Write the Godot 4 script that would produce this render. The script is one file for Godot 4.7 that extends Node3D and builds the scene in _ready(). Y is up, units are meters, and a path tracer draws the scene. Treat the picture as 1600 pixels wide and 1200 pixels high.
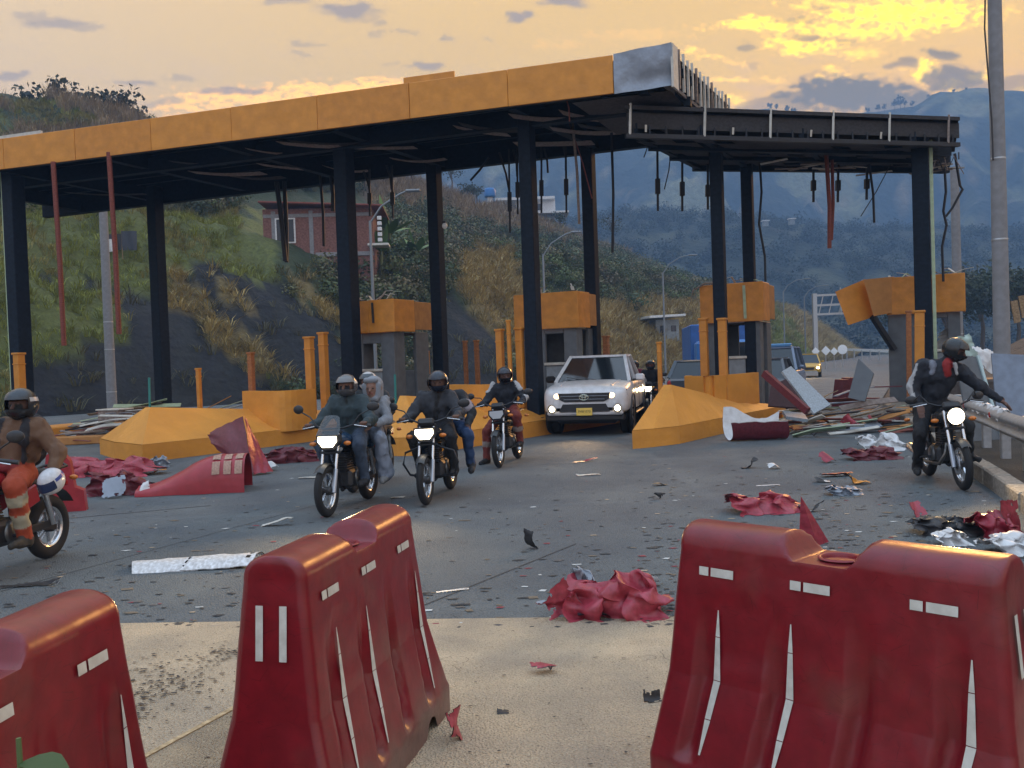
extends Node3D

const F := 1400.0          # focal length of the photograph in its own pixels (1600 wide)
const EYE := Vector3(0, 1.65, 0)
var cam: Camera3D
var rng := RandomNumberGenerator.new()
var names := {}
var M := {}
var nz := FastNoiseLite.new()
var nz2 := FastNoiseLite.new()
var nz3 := FastNoiseLite.new()
var LANE := 0.47           # heading of the toll lanes, radians to the right of the view axis

# ------------------------------------------------------------------ geometry
class Geo:
	var v := PackedVector3Array()
	var ix := PackedInt32Array()
	var c := PackedColorArray()
	var uv := PackedVector2Array()
	var uv2 := PackedVector2Array()
	var col = null
	var xf := Transform3D()

	func vert(p: Vector3) -> int:
		v.append(xf * p)
		if col != null:
			c.append(col)
		return v.size() - 1

	func tri(a: Vector3, b: Vector3, d: Vector3) -> void:
		var i := vert(a); vert(b); vert(d)
		ix.append_array([i, i + 1, i + 2])

	func quad(a: Vector3, b: Vector3, d: Vector3, e: Vector3) -> void:
		var i := vert(a); vert(b); vert(d); vert(e)
		ix.append_array([i, i + 1, i + 2, i, i + 2, i + 3])

	func box(at: Vector3, s: Vector3, b := Basis()) -> void:
		var h := s * 0.5
		var p := []
		for k in 8:
			p.append(at + b * Vector3(h.x if k & 1 else -h.x, h.y if k & 2 else -h.y, h.z if k & 4 else -h.z))
		for f in [[0, 1, 3, 2], [5, 4, 6, 7], [4, 0, 2, 6], [1, 5, 7, 3], [2, 3, 7, 6], [4, 5, 1, 0]]:
			quad(p[f[0]], p[f[1]], p[f[2]], p[f[3]])

	# box with chamfered edges
	func cbox(at: Vector3, s: Vector3, r: float, b := Basis()) -> void:
		var h := s * 0.5
		r = minf(r, minf(h.x, minf(h.y, h.z)) * 0.9)
		var q := func(sx: int, sy: int, sz: int, ax: int) -> Vector3:
			var p := Vector3(sx * h.x, sy * h.y, sz * h.z)
			if ax != 0: p.x -= sx * r
			if ax != 1: p.y -= sy * r
			if ax != 2: p.z -= sz * r
			return at + b * p
		for ax in 3:
			for sg in [-1, 1]:
				var pts := []
				for k in [[-1, -1], [1, -1], [1, 1], [-1, 1]]:
					var t := [0, 0, 0]
					t[ax] = sg; t[(ax + 1) % 3] = k[0]; t[(ax + 2) % 3] = k[1]
					pts.append(q.call(t[0], t[1], t[2], ax))
				if sg > 0: pts.reverse()
				quad(pts[0], pts[1], pts[2], pts[3])
		for ax in 3:
			for k in [[-1, -1], [1, -1], [1, 1], [-1, 1]]:
				var o := []
				for e in [-1, 1]:
					var t := [0, 0, 0]
					t[ax] = e; t[(ax + 1) % 3] = k[0]; t[(ax + 2) % 3] = k[1]
					o.append(q.call(t[0], t[1], t[2], (ax + 1) % 3))
					o.append(q.call(t[0], t[1], t[2], (ax + 2) % 3))
				if k[0] * k[1] > 0: quad(o[0], o[1], o[3], o[2])
				else: quad(o[0], o[2], o[3], o[1])
		for sx in [-1, 1]:
			for sy in [-1, 1]:
				for sz in [-1, 1]:
					var a = q.call(sx, sy, sz, 0); var bb = q.call(sx, sy, sz, 1); var d = q.call(sx, sy, sz, 2)
					if sx * sy * sz > 0: tri(a, d, bb)
					else: tri(a, bb, d)

	# rectangular bar from a to b
	func beam(a: Vector3, b: Vector3, w: float, h: float, up := Vector3.UP) -> void:
		var d := b - a
		var l := d.length()
		if l < 1e-5: return
		d /= l
		if absf(d.dot(up)) > 0.99: up = Vector3(0.0, 0.05, 1.0).normalized()
		var x := up.cross(d).normalized()
		var y := d.cross(x).normalized()
		box((a + b) * 0.5, Vector3(w, h, l), Basis(x, y, d))

	func tube(p: Array, r, seg := 8, caps := true) -> void:
		var n := p.size()
		var rows := []
		var ref := Vector3.UP
		for k in n:
			var d: Vector3 = (p[mini(k + 1, n - 1)] - p[maxi(k - 1, 0)]).normalized()
			if absf(d.dot(ref)) > 0.95: ref = Vector3(1, 0, 0.1).normalized()
			var x := ref.cross(d).normalized()
			var y := d.cross(x)
			var rr: float = r[k] if r is Array else r
			var row := PackedInt32Array()
			for j in seg:
				var a := TAU * j / seg
				row.append(vert(p[k] + (x * cos(a) + y * sin(a)) * rr))
			rows.append(row)
		for k in n - 1:
			for j in seg:
				var j2 := (j + 1) % seg
				ix.append_array([rows[k][j], rows[k + 1][j], rows[k + 1][j2], rows[k][j], rows[k + 1][j2], rows[k][j2]])
		if caps:
			for e in [0, n - 1]:
				var cc := vert(p[e])
				var ring := PackedInt32Array()
				for j in seg:
					v.append(v[rows[e][j]])
					if col != null: c.append(col)
					ring.append(v.size() - 1)
				for j in seg:
					var j2 := (j + 1) % seg
					if e == 0: ix.append_array([cc, ring[j], ring[j2]])
					else: ix.append_array([cc, ring[j2], ring[j]])

	# profile of (radius, height) turned about the y axis of b
	func lathe(pr: Array, seg: int, at := Vector3.ZERO, b := Basis()) -> void:
		var rows := []
		for k in pr.size():
			var row := PackedInt32Array()
			for j in seg:
				var a := TAU * j / seg
				row.append(vert(at + b * Vector3(cos(a) * pr[k][0], pr[k][1], sin(a) * pr[k][0])))
			rows.append(row)
		for k in pr.size() - 1:
			for j in seg:
				var j2 := (j + 1) % seg
				ix.append_array([rows[k][j], rows[k + 1][j], rows[k + 1][j2], rows[k][j], rows[k + 1][j2], rows[k][j2]])

	func grid(nx: int, ny: int, f: Callable, keep = null) -> void:
		var i0 := v.size()
		for j in ny + 1:
			for i in nx + 1:
				vert(f.call(float(i) / nx, float(j) / ny))
		for j in ny:
			for i in nx:
				if keep != null and not keep.call((i + 0.5) / nx, (j + 0.5) / ny): continue
				var a := i0 + j * (nx + 1) + i
				var d := a + nx + 1
				ix.append_array([a, d, d + 1, a, d + 1, a + 1])

	func flatgrid(nx: int, ny: int, f: Callable, keep = null) -> void:
		for j in ny:
			for i in nx:
				if keep != null and not keep.call((i + 0.5) / nx, (j + 0.5) / ny): continue
				var u0 := float(i) / nx; var u1 := float(i + 1) / nx; var w0 := float(j) / ny; var w1 := float(j + 1) / ny
				var a = f.call(u0, w0); var b = f.call(u0, w1); var d = f.call(u1, w1); var e = f.call(u1, w0)
				if (i + j) % 2:
					tri(a, b, d); tri(a, d, e)
				else:
					tri(a, b, e); tri(b, d, e)

	func ball(at: Vector3, r: Vector3, nu := 16, nv := 10, b := Basis()) -> void:
		grid(nu, nv, func(u, w):
			var a: float = TAU * u; var e: float = PI * (w - 0.5)
			return at + b * Vector3(cos(e) * sin(a) * r.x, sin(e) * r.y, cos(e) * cos(a) * r.z))

	# plan polygon (x, z) between heights
	func prism(poly: PackedVector2Array, y0: float, y1: float) -> void:
		var t := Geometry2D.triangulate_polygon(poly)
		for k in range(0, t.size(), 3):
			var a := poly[t[k]]; var b := poly[t[k + 1]]; var d := poly[t[k + 2]]
			tri(Vector3(a.x, y1, a.y), Vector3(b.x, y1, b.y), Vector3(d.x, y1, d.y))
			tri(Vector3(a.x, y0, a.y), Vector3(d.x, y0, d.y), Vector3(b.x, y0, b.y))
		for k in poly.size():
			var a := poly[k]; var b := poly[(k + 1) % poly.size()]
			quad(Vector3(a.x, y0, a.y), Vector3(b.x, y0, b.y), Vector3(b.x, y1, b.y), Vector3(a.x, y1, a.y))

	# outline in the x-y plane given depth along z
	func plate(poly: PackedVector2Array, z0: float, z1: float) -> void:
		var t := Geometry2D.triangulate_polygon(poly)
		for k in range(0, t.size(), 3):
			var a := poly[t[k]]; var b := poly[t[k + 1]]; var d := poly[t[k + 2]]
			tri(Vector3(a.x, a.y, z1), Vector3(b.x, b.y, z1), Vector3(d.x, d.y, z1))
			tri(Vector3(a.x, a.y, z0), Vector3(d.x, d.y, z0), Vector3(b.x, b.y, z0))
		for k in poly.size():
			var a := poly[k]; var b := poly[(k + 1) % poly.size()]
			quad(Vector3(a.x, a.y, z0), Vector3(b.x, b.y, z0), Vector3(b.x, b.y, z1), Vector3(a.x, a.y, z1))

	func mesh() -> ArrayMesh:
		var n := PackedVector3Array()
		n.resize(v.size())
		for k in range(0, ix.size(), 3):
			var a := ix[k]; var b := ix[k + 1]; var d := ix[k + 2]
			var f := (v[d] - v[a]).cross(v[b] - v[a])
			n[a] += f; n[b] += f; n[d] += f
		for k in n.size():
			n[k] = n[k].normalized() if n[k].length_squared() > 1e-20 else Vector3.UP
		var arr := []
		arr.resize(Mesh.ARRAY_MAX)
		arr[Mesh.ARRAY_VERTEX] = v
		arr[Mesh.ARRAY_NORMAL] = n
		arr[Mesh.ARRAY_INDEX] = ix
		if c.size() == v.size(): arr[Mesh.ARRAY_COLOR] = c
		if uv.size() == v.size(): arr[Mesh.ARRAY_TEX_UV] = uv
		if uv2.size() == v.size(): arr[Mesh.ARRAY_TEX_UV2] = uv2
		var m := ArrayMesh.new()
		m.add_surface_from_arrays(Mesh.PRIMITIVE_TRIANGLES, arr)
		return m

# ------------------------------------------------------------------ nodes
func numbered(called: String) -> String:
	if not names.has(called):
		names[called] = 0
		return called
	names[called] += 1
	return "%s_%03d" % [called, names[called]]

func tag(o: Node, label: String, category := "", group := "", kind := "") -> Node:
	if label: o.set_meta("label", label)
	if category: o.set_meta("category", category)
	if group: o.set_meta("group", group)
	if kind: o.set_meta("kind", kind)
	return o

func thing(called: String, label: String, category: String, at := Vector3.ZERO, turn := 0.0, group := "") -> Node3D:
	var o := Node3D.new()
	o.name = numbered(called)
	add_child(o)
	o.position = at
	o.rotation.y = turn
	tag(o, label, category, group)
	return o

func part(called: String, g, m: Material, parent: Node, at = null) -> MeshInstance3D:
	var o := MeshInstance3D.new()
	o.name = called
	o.mesh = g if g is Mesh else g.mesh()
	o.material_override = m
	o.cast_shadow = GeometryInstance3D.SHADOW_CASTING_SETTING_ON
	parent.add_child(o, true)
	if at is Transform3D: o.transform = at
	elif at is Vector3: o.position = at
	return o

func solo(called: String, g, m: Material, label: String, category: String, group := "", at = null) -> MeshInstance3D:
	var o := part(numbered(called), g, m, self, at)
	tag(o, label, category, group)
	return o

func struct(called: String, g, m: Material, label := "") -> MeshInstance3D:
	var o := part(numbered(called), g, m, self)
	o.set_meta("kind", "structure")
	if label: o.set_meta("label", label)
	return o

func many(called: String, mesh: Mesh, m: Material, xs: Array, cols: Array, label: String, category: String) -> MultiMeshInstance3D:
	var mm := MultiMesh.new()
	mm.transform_format = MultiMesh.TRANSFORM_3D
	mm.use_colors = true
	mm.mesh = mesh
	mm.instance_count = xs.size()
	for k in xs.size():
		mm.set_instance_transform(k, xs[k])
		mm.set_instance_color(k, cols[k])
	var o := MultiMeshInstance3D.new()
	o.name = numbered(called)
	o.multimesh = mm
	o.material_override = m
	add_child(o)
	tag(o, label, category, "", "stuff")
	return o

# ------------------------------------------------------------------ where a photograph pixel lies in the place
func ray(px: float, py: float) -> Vector3:
	return cam.basis * Vector3((px - 800.0) / F, -(py - 600.0) / F, -1.0)

func at(px: float, py: float, d: float) -> Vector3:
	var r := ray(px, py)
	return EYE + r * (d / -r.z)

func gr(px: float, py: float, y := 0.0) -> Vector3:
	var r := ray(px, py)
	return EYE + r * ((y - EYE.y) / r.y)

func px_of(p: Vector3) -> Vector2:
	var q := cam.basis.inverse() * (p - EYE)
	return Vector2(800.0 + F * q.x / -q.z, 600.0 - F * q.y / -q.z)

# plan point from the ray through px at depth d (height y)
func pl(px: float, d: float, y := 0.0) -> Vector3:
	return Vector3((px - 800.0) / F * d, y, -d)

func L(a: float, b: float, c: float) -> Color:
	return Color(a, b, c)

# ------------------------------------------------------------------ materials
func noise_tex(kind: int, freq: float, lo: Color, hi: Color, size := 512, oct := 4, seed_ := 1, contrast := 1.0) -> ImageTexture:
	var n := FastNoiseLite.new()
	n.noise_type = kind
	n.frequency = freq
	n.fractal_octaves = oct
	n.seed = seed_
	var im := n.get_seamless_image(size, size)
	im.convert(Image.FORMAT_L8)
	var s := im.get_data()
	var lut := []
	for k in 256:
		var t := clampf((k / 255.0 - 0.5) * contrast + 0.5, 0, 1)
		lut.append(lo.lerp(hi, t))
	var d := PackedByteArray()
	d.resize(size * size * 3)
	for k in s.size():
		var q: Color = lut[s[k]]
		d[k * 3] = int(q.r * 255); d[k * 3 + 1] = int(q.g * 255); d[k * 3 + 2] = int(q.b * 255)
	return ImageTexture.create_from_image(Image.create_from_data(size, size, false, Image.FORMAT_RGB8, d))

func normal_tex(freq: float, strength: float, size := 256, oct := 4, seed_ := 5) -> ImageTexture:
	var n := FastNoiseLite.new()
	n.frequency = freq
	n.fractal_octaves = oct
	n.seed = seed_
	var im := n.get_seamless_image(size, size)
	im.convert(Image.FORMAT_RGBA8)
	im.bump_map_to_normal_map(strength)
	return ImageTexture.create_from_image(im)

# base colour given as linear reflectance
func mat(c: Color, rough := 0.7, metal := 0.0, tex: Texture2D = null, scale := 1.0, nrm: Texture2D = null, nstr := 0.5) -> StandardMaterial3D:
	var m := StandardMaterial3D.new()
	m.albedo_color = c.linear_to_srgb()
	m.roughness = rough
	m.metallic = metal
	if tex or nrm:
		m.uv1_triplanar = true
		m.uv1_scale = Vector3.ONE * scale
	if tex: m.albedo_texture = tex
	if nrm:
		m.normal_enabled = true
		m.normal_texture = nrm
		m.normal_scale = nstr
	return m

func vmat(rough := 0.8, tex: Texture2D = null, scale := 1.0, nrm: Texture2D = null, nstr := 0.5) -> StandardMaterial3D:
	var m := mat(Color.WHITE, rough, 0.0, tex, scale, nrm, nstr)
	m.vertex_color_use_as_albedo = true
	return m

func glow(c: Color, e: float, base := Color(0.8, 0.8, 0.8)) -> StandardMaterial3D:
	var m := mat(base, 0.3)
	m.emission_enabled = true
	m.emission = c.linear_to_srgb()
	m.emission_energy_multiplier = e
	return m

# ------------------------------------------------------------------ camera, sky, light
func setup_view() -> void:
	cam = Camera3D.new()
	cam.name = "camera"
	cam.fov = rad_to_deg(2.0 * atan(600.0 / F))
	cam.near = 0.05
	cam.far = 6000.0
	cam.position = EYE
	cam.rotation = Vector3(-35.0 / F, 0, -0.035)
	add_child(cam)
	var env := Environment.new()
	env.background_mode = Environment.BG_SKY
	env.tonemap_mode = Environment.TONE_MAPPER_LINEAR
	env.tonemap_exposure = EXPOSURE
	env.sdfgi_enabled = true
	env.ssao_enabled = true
	env.ssil_enabled = true
	env.fog_enabled = true
	env.fog_density = 0.00095
	env.fog_light_color = Color(0.58, 0.77, 1.0)
	var sky := Sky.new()
	var pm := PanoramaSkyMaterial.new()
	pm.panorama = ImageTexture.create_from_image(sky_image())
	sky.sky_material = pm
	env.sky = sky
	var we := WorldEnvironment.new()
	we.name = "world"
	we.environment = env
	add_child(we)
	var sun := DirectionalLight3D.new()
	sun.name = "sun"
	sun.light_color = Color(1.0, 0.72, 0.42)
	sun.light_energy = 0.5
	sun.light_angular_distance = 12.0
	sun.shadow_enabled = true
	add_child(sun)
	# behind the clouds over the ridge, ahead and to the right
	var az := deg_to_rad(28.0); var el := deg_to_rad(16.0)
	sun.look_at_from_position(Vector3(sin(az) * cos(el), sin(el), -cos(az) * cos(el)) * 50.0, Vector3.ZERO)

const EXPOSURE := 1.75

# clouds: centre x, y and half sizes as the photograph shows them; how much; colour
const BRIGHT := [
	[1420, 22, 135, 26, 1.0], [1330, 48, 110, 18, 0.75], [1215, 36, 75, 11, 0.8], [1165, 40, 60, 7, 0.8], [1300, 8, 90, 7, 0.6],
	[1260, 74, 62, 13, 0.8], [1340, 82, 50, 9, 0.6], [1385, 50, 60, 10, 0.6], [1225, 63, 22, 8, 0.6],
	[400, 152, 130, 15, 0.8], [310, 168, 70, 8, 0.7], [540, 138, 120, 12, 0.85], [290, 190, 90, 10, 0.6], [620, 130, 50, 6, 0.7], [470, 165, 120, 14, 0.7],
	[1105, 88, 24, 6, 0.5], [1072, 77, 20, 3, 0.6], [1150, 100, 36, 6, 0.3], [1140, 127, 36, 4, 0.5], [1205, 126, 24, 4, 0.4],
	[1445, 112, 34, 17, 1.1], [1540, 118, 34, 12, 1.0], [1490, 136, 14, 9, 1.0], [1312, 112, 20, 7, 0.7], [1293, 124, 12, 8, 0.8], [1348, 120, 9, 8, 0.6],
	[1152, 158, 26, 10, 0.7], [1228, 162, 18, 10, 0.5], [1425, 162, 40, 6, 0.5], [1597, 140, 20, 8, 0.7], [1000, 55, 90, 8, 0.15], [880, 70, 60, 8, 0.12]]
const DARK := [
	[1325, 147, 105, 30, 1.0], [1400, 160, 90, 22, 1.0], [1245, 155, 40, 20, 0.9], [1495, 122, 50, 22, 0.95], [1190, 164, 45, 14, 0.8], [1585, 132, 38, 14, 0.8], [1520, 135, 40, 12, 0.8],
	[1408, 98, 22, 10, 0.8], [1472, 88, 24, 8, 0.85], [1262, 62, 16, 5, 0.6], [1232, 31, 18, 6, 0.6], [1255, 36, 12, 5, 0.5], [1172, 72, 14, 6, 0.6], [1180, 102, 10, 4, 0.6], [1292, 12, 14, 6, 0.5], [1312, 68, 12, 5, 0.4],
	[85, 36, 50, 9, 0.7], [60, 26, 30, 6, 0.5], [125, 44, 40, 4, 0.5], [12, 117, 32, 6, 0.7], [208, 129, 30, 4, 0.7], [289, 122, 20, 6, 0.45], [365, 143, 58, 5, 0.8], [255, 160, 34, 4, 0.4],
	[548, 13, 40, 12, 0.85], [580, 20, 24, 6, 0.5], [592, 38, 14, 5, 0.5], [560, 30, 26, 5, 0.4], [815, 28, 18, 7, 0.85], [880, 3, 40, 8, 0.85], [660, 102, 20, 6, 0.75], [475, 70, 22, 4, 0.5],
	[690, 60, 14, 4, 0.6], [703, 61, 10, 4, 0.5], [632, 52, 12, 3, 0.4], [475, 86, 16, 3, 0.4], [600, 52, 14, 4, 0.4], [760, 62, 10, 2, 0.4], [612, 100, 9, 2, 0.4], [455, 2, 40, 6, 0.6]]

var sky_inv := Basis()

func sky_color(d: Vector3, detail: bool) -> Vector3:
	var az := atan2(d.x, -d.z)
	var el := asin(clampf(d.y, -1, 1))
	var e := clampf(el / (PI * 0.5), 0, 1)
	var toward := 0.5 + 0.5 * cos(az - 0.45)          # 1 towards the sunset
	var low := Vector3(1.0, 0.46, 0.07).lerp(Vector3(0.60, 0.55, 0.56), 1.0 - toward)
	var midc := Vector3(0.77, 0.47, 0.10).lerp(Vector3(0.60, 0.66, 0.78), 1.0 - toward)
	var top := Vector3(0.76, 0.98, 1.26)
	var c := low.lerp(midc, smoothstep(0.06, 0.2, e)).lerp(top, smoothstep(0.22, 0.75, e))
	var glow_ := exp(-pow((az - 0.44) / 0.30, 2.0) - pow((el - 0.20) / 0.16, 2.0))
	c += Vector3(0.28, 0.13, 0.0) * glow_
	if el <= 0.0:
		return Vector3(0.3, 0.28, 0.26)
	var q := sky_inv * d
	if detail and q.z < -0.3:
		var x := 800.0 + F * q.x / -q.z
		var y := 600.0 - F * q.y / -q.z
		var w := nz.get_noise_2d(x * 0.9, y * 2.2)
		var w2 := nz2.get_noise_2d(x * 2.2, y * 4.5)
		var w3 := nz2.get_noise_2d(x * 3.2 + 60.0 + y * 1.5, y * 11.0)
		var wx := x + 26.0 * nz2.get_noise_2d(x * 0.7 + 900.0, y * 1.6) + 8.0 * w2
		var wy := y + 9.0 * nz2.get_noise_2d(x * 0.8, y * 1.8 + 500.0) + 3.0 * w2
		var br := 0.0
		for b in BRIGHT:
			var ex: float = (wx - b[0]) / b[2]; var ey: float = (wy - b[1]) / b[3]
			var r2 := ex * ex + ey * ey
			if r2 < 4.0: br = maxf(br, b[4] * smoothstep(0.22, 1.0, exp(-r2 * 0.9) * 1.05 + 0.7 * w2 * exp(-r2 * 0.5) + 1.0 * w3 * exp(-r2 * 0.4)))
		var dk := 0.0
		for b in DARK:
			var ex: float = (wx - b[0]) / b[2]; var ey: float = (wy - b[1]) / b[3]
			var r2 := ex * ex + ey * ey
			if r2 < 4.0: dk = maxf(dk, b[4] * smoothstep(0.12, 0.62, exp(-r2 * 0.9) + 0.42 * w2 * exp(-r2 * 0.5)))
		var warm := smoothstep(900.0, 1200.0, x)
		var thin := smoothstep(0.05, 0.5, w + 0.35 * w2) * (0.16 + 0.2 * warm)
		c = c.lerp(Vector3(0.62, 0.43, 0.33).lerp(Vector3(0.75, 0.47, 0.28), warm), thin * smoothstep(20.0, 160.0, y))
		var bc := Vector3(1.75, 0.85, 0.12).lerp(Vector3(2.2, 1.32, 0.0), clampf(warm * br * 1.2, 0, 1))
		c = c.lerp(bc, clampf(br * 1.05, 0, 1))
		var dc := Vector3(0.27, 0.22, 0.21).lerp(Vector3(0.15, 0.13, 0.10), warm)
		c = c.lerp(dc, clampf(dk, 0, 1) * 0.93)
		# sunlit rims where a dark bank is thin
		c += Vector3(0.5, 0.26, 0.05) * clampf(dk * (1.0 - dk) * 4.0, 0, 1) * warm * smoothstep(80.0, 110.0, y) * 0.5
	else:
		var w := nz.get_noise_3d(d.x * 200.0, d.y * 600.0, d.z * 200.0)
		c = c.lerp(c * 0.62, smoothstep(0.18, 0.5, w) * 0.5)
		c = c.lerp(c * 1.18, smoothstep(0.1, 0.5, -w) * 0.4)
	return c

func sky_image() -> Image:
	sky_inv = cam.basis.inverse()
	nz.seed = 7; nz.frequency = 0.011; nz.fractal_octaves = 4
	nz2.seed = 19; nz2.frequency = 0.016; nz2.fractal_octaves = 4
	nz3.seed = 23; nz3.frequency = 0.016; nz3.fractal_octaves = 2
	var w := 512; var h := 256
	var im := Image.create(w, h, false, Image.FORMAT_RGBF)
	for j in h:
		var el := PI * (0.5 - (j + 0.5) / h)
		for i in w:
			var az := wrapf(TAU * (i + 0.5) / w, -PI, PI)
			var c := sky_color(Vector3(sin(az) * cos(el), sin(el), -cos(az) * cos(el)), false)
			im.set_pixel(i, j, Color(c.x, c.y, c.z))
	var W := 4096; var H := 2048
	im.resize(W, H, Image.INTERPOLATE_BILINEAR)
	var az0 := -0.72; var az1 := 0.72; var e0 := 0.0; var e1 := 0.52
	for j in range(int((0.5 - e1 / PI) * H), int((0.5 - e0 / PI) * H)):
		var el := PI * (0.5 - (j + 0.5) / H)
		for i in range(int(az0 / TAU * W), int(az1 / TAU * W)):
			var az := TAU * (i + 0.5) / W
			var c := sky_color(Vector3(sin(az) * cos(el), sin(el), -cos(az) * cos(el)), true)
			var edge := smoothstep(0.0, 0.1, minf(az - az0, az1 - az)) * smoothstep(0.0, 0.07, e1 - el)
			var k := posmod(i, W)
			var o := im.get_pixel(k, j)
			im.set_pixel(k, j, o.lerp(Color(c.x, c.y, c.z), edge))
	return im

# ------------------------------------------------------------------ materials shared by the place
func setup_materials() -> void:
	var S := FastNoiseLite.TYPE_SIMPLEX_SMOOTH
	var fine := noise_tex(S, 0.09, Color(0.62, 0.62, 0.62), Color(1, 1, 1), 512, 3, 3)
	var soft := noise_tex(S, 0.012, Color(0.86, 0.85, 0.84), Color(1, 1, 1), 512, 5, 4)
	var grime := noise_tex(S, 0.02, Color(0.74, 0.72, 0.70), Color(1, 1, 1), 512, 6, 8, 1.3)
	var nf := normal_tex(0.08, 6.0)
	var nsoft := normal_tex(0.02, 10.0, 256, 4, 9)
	M.fine = fine; M.soft = soft; M.grime = grime; M.nf = nf; M.nsoft = nsoft
	M.orange = mat(L(0.70, 0.28, 0.028), 0.5, 0, soft, 0.35, nsoft, 0.12)
	M.orange2 = mat(L(0.66, 0.26, 0.03), 0.55, 0, soft, 0.5, nsoft, 0.12)
	M.orange_dull = mat(L(0.48, 0.22, 0.06), 0.7, 0, soft, 0.6)
	M.concrete_orange = mat(L(0.74, 0.31, 0.04), 0.65, 0, soft, 0.22, nf, 0.12)
	M.zinc = mat(L(0.30, 0.34, 0.40), 0.5, 0.25, soft, 0.6, nsoft, 0.25)
	M.navy = mat(L(0.014, 0.022, 0.036), 0.6, 0, grime, 0.7)
	M.navy.metallic_specular = 0.25
	M.black_steel = mat(L(0.020, 0.022, 0.028), 0.55, 0.2, soft, 1.0)
	M.char = mat(L(0.045, 0.042, 0.045), 0.85, 0, grime, 1.2)
	M.deck = mat(L(0.10, 0.085, 0.08), 0.7, 0.1, grime, 0.8)
	M.taupe = mat(L(0.30, 0.24, 0.21), 0.65, 0, grime, 0.9)
	M.rust = mat(L(0.26, 0.07, 0.05), 0.75, 0.1, grime, 2.0)
	M.bone = mat(L(0.62, 0.60, 0.54), 0.6, 0, soft, 1.0)
	M.pale_green = mat(L(0.42, 0.52, 0.34), 0.6, 0, soft, 1.0)
	M.booth_grey = mat(L(0.12, 0.135, 0.15), 0.6, 0, soft, 0.6)
	M.booth_lower = mat(L(0.28, 0.32, 0.35), 0.6, 0, soft, 0.6)
	M.white = mat(L(0.72, 0.73, 0.74), 0.5, 0, soft, 1.0)
	M.lamp_grey = mat(L(0.20, 0.22, 0.24), 0.5, 0.3)
	M.pole = mat(L(0.26, 0.26, 0.27), 0.85, 0, soft, 0.8, nf, 0.1)
	M.galv = mat(L(0.48, 0.50, 0.52), 0.45, 0.6, soft, 1.5, nsoft, 0.15)
	M.red = mat(L(0.36, 0.022, 0.032), 0.38, 0, soft, 1.1, nsoft, 0.06)
	M.red_sheet = mat(L(0.36, 0.03, 0.055), 0.4, 0.1, grime, 1.4, nsoft, 0.25)
	M.dark_red = mat(L(0.17, 0.022, 0.035), 0.5, 0.0, grime, 1.4)
	M.black_scrap = mat(L(0.03, 0.03, 0.034), 0.6, 0, soft, 1.0)
	M.kerb = mat(L(0.34, 0.30, 0.25), 0.9, 0, grime, 1.6, nf, 0.5)
	M.kerb2 = mat(L(0.40, 0.36, 0.30), 0.9, 0, grime, 1.3, nf, 0.5)
	M.glass_dark = mat(L(0.012, 0.016, 0.02), 0.08)
	M.rubber = mat(L(0.022, 0.022, 0.024), 0.85, 0, fine, 3.0)
	M.chrome = mat(L(0.62, 0.63, 0.65), 0.22, 0.9)
	M.engine = mat(L(0.06, 0.062, 0.068), 0.45, 0.5, soft, 3.0)
	M.black_plastic = mat(L(0.018, 0.018, 0.02), 0.42)
	M.foliage = vmat(0.75)
	M.foliage.backlight_enabled = true
	M.foliage.backlight = Color(0.35, 0.4, 0.25)
	M.wood = mat(L(0.34, 0.24, 0.14), 0.8, 0, grime, 1.4)
	M.brick = mat(L(0.25, 0.115, 0.09), 0.85, 0, grime, 0.5)
	M.bark = mat(L(0.11, 0.085, 0.06), 0.9, 0, grime, 1.0)
	M.smoked = mat(L(0.03, 0.035, 0.04), 0.06)
	M.smoked.transparency = BaseMaterial3D.TRANSPARENCY_ALPHA
	M.smoked.albedo_color.a = 0.5
	M.sign_white = mat(L(0.75, 0.77, 0.78), 0.4)

func paler(im: Image, a: float) -> Image:
	im.convert(Image.FORMAT_RGBA8)
	var w := Image.create(im.get_width(), im.get_height(), false, Image.FORMAT_RGBA8)
	w.fill(Color(1, 1, 1, a))
	im.blend_rect(w, Rect2i(0, 0, im.get_width(), im.get_height()), Vector2i.ZERO)
	im.convert(Image.FORMAT_RGB8)
	return im

# worn aggregate: grain, pebbles, hairline cracks
func grit_tex(freq: float, sd: int, size: int) -> ImageTexture:
	var n := FastNoiseLite.new()
	n.frequency = freq
	n.fractal_octaves = 3
	n.seed = sd
	var im := n.get_seamless_image(size, size)
	im = paler(im, 0.80)
	var r := RandomNumberGenerator.new()
	r.seed = sd
	for k in 26000:
		var x := r.randi() % size; var y := r.randi() % size
		var v := r.randf_range(0.3, 0.62) if k % 3 else 1.0
		var c := Color(v, v, v)
		for dx in 1 + r.randi() % 3:
			for dy in 1 + r.randi() % 3: im.set_pixel((x + dx) % size, (y + dy) % size, c)
	for k in 16:
		var p := Vector2(r.randf(), r.randf()) * size
		var a := r.randf() * TAU
		for s in r.randi_range(120, 520):
			a += r.randf_range(-0.35, 0.35)
			p += Vector2(cos(a), sin(a)) * 1.2
			im.set_pixel(posmod(int(p.x), size), posmod(int(p.y), size), Color(0.34, 0.33, 0.32))
			if s % 3: im.set_pixel(posmod(int(p.x) + 1, size), posmod(int(p.y), size), Color(0.45, 0.44, 0.43))
	return ImageTexture.create_from_image(im)

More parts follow.
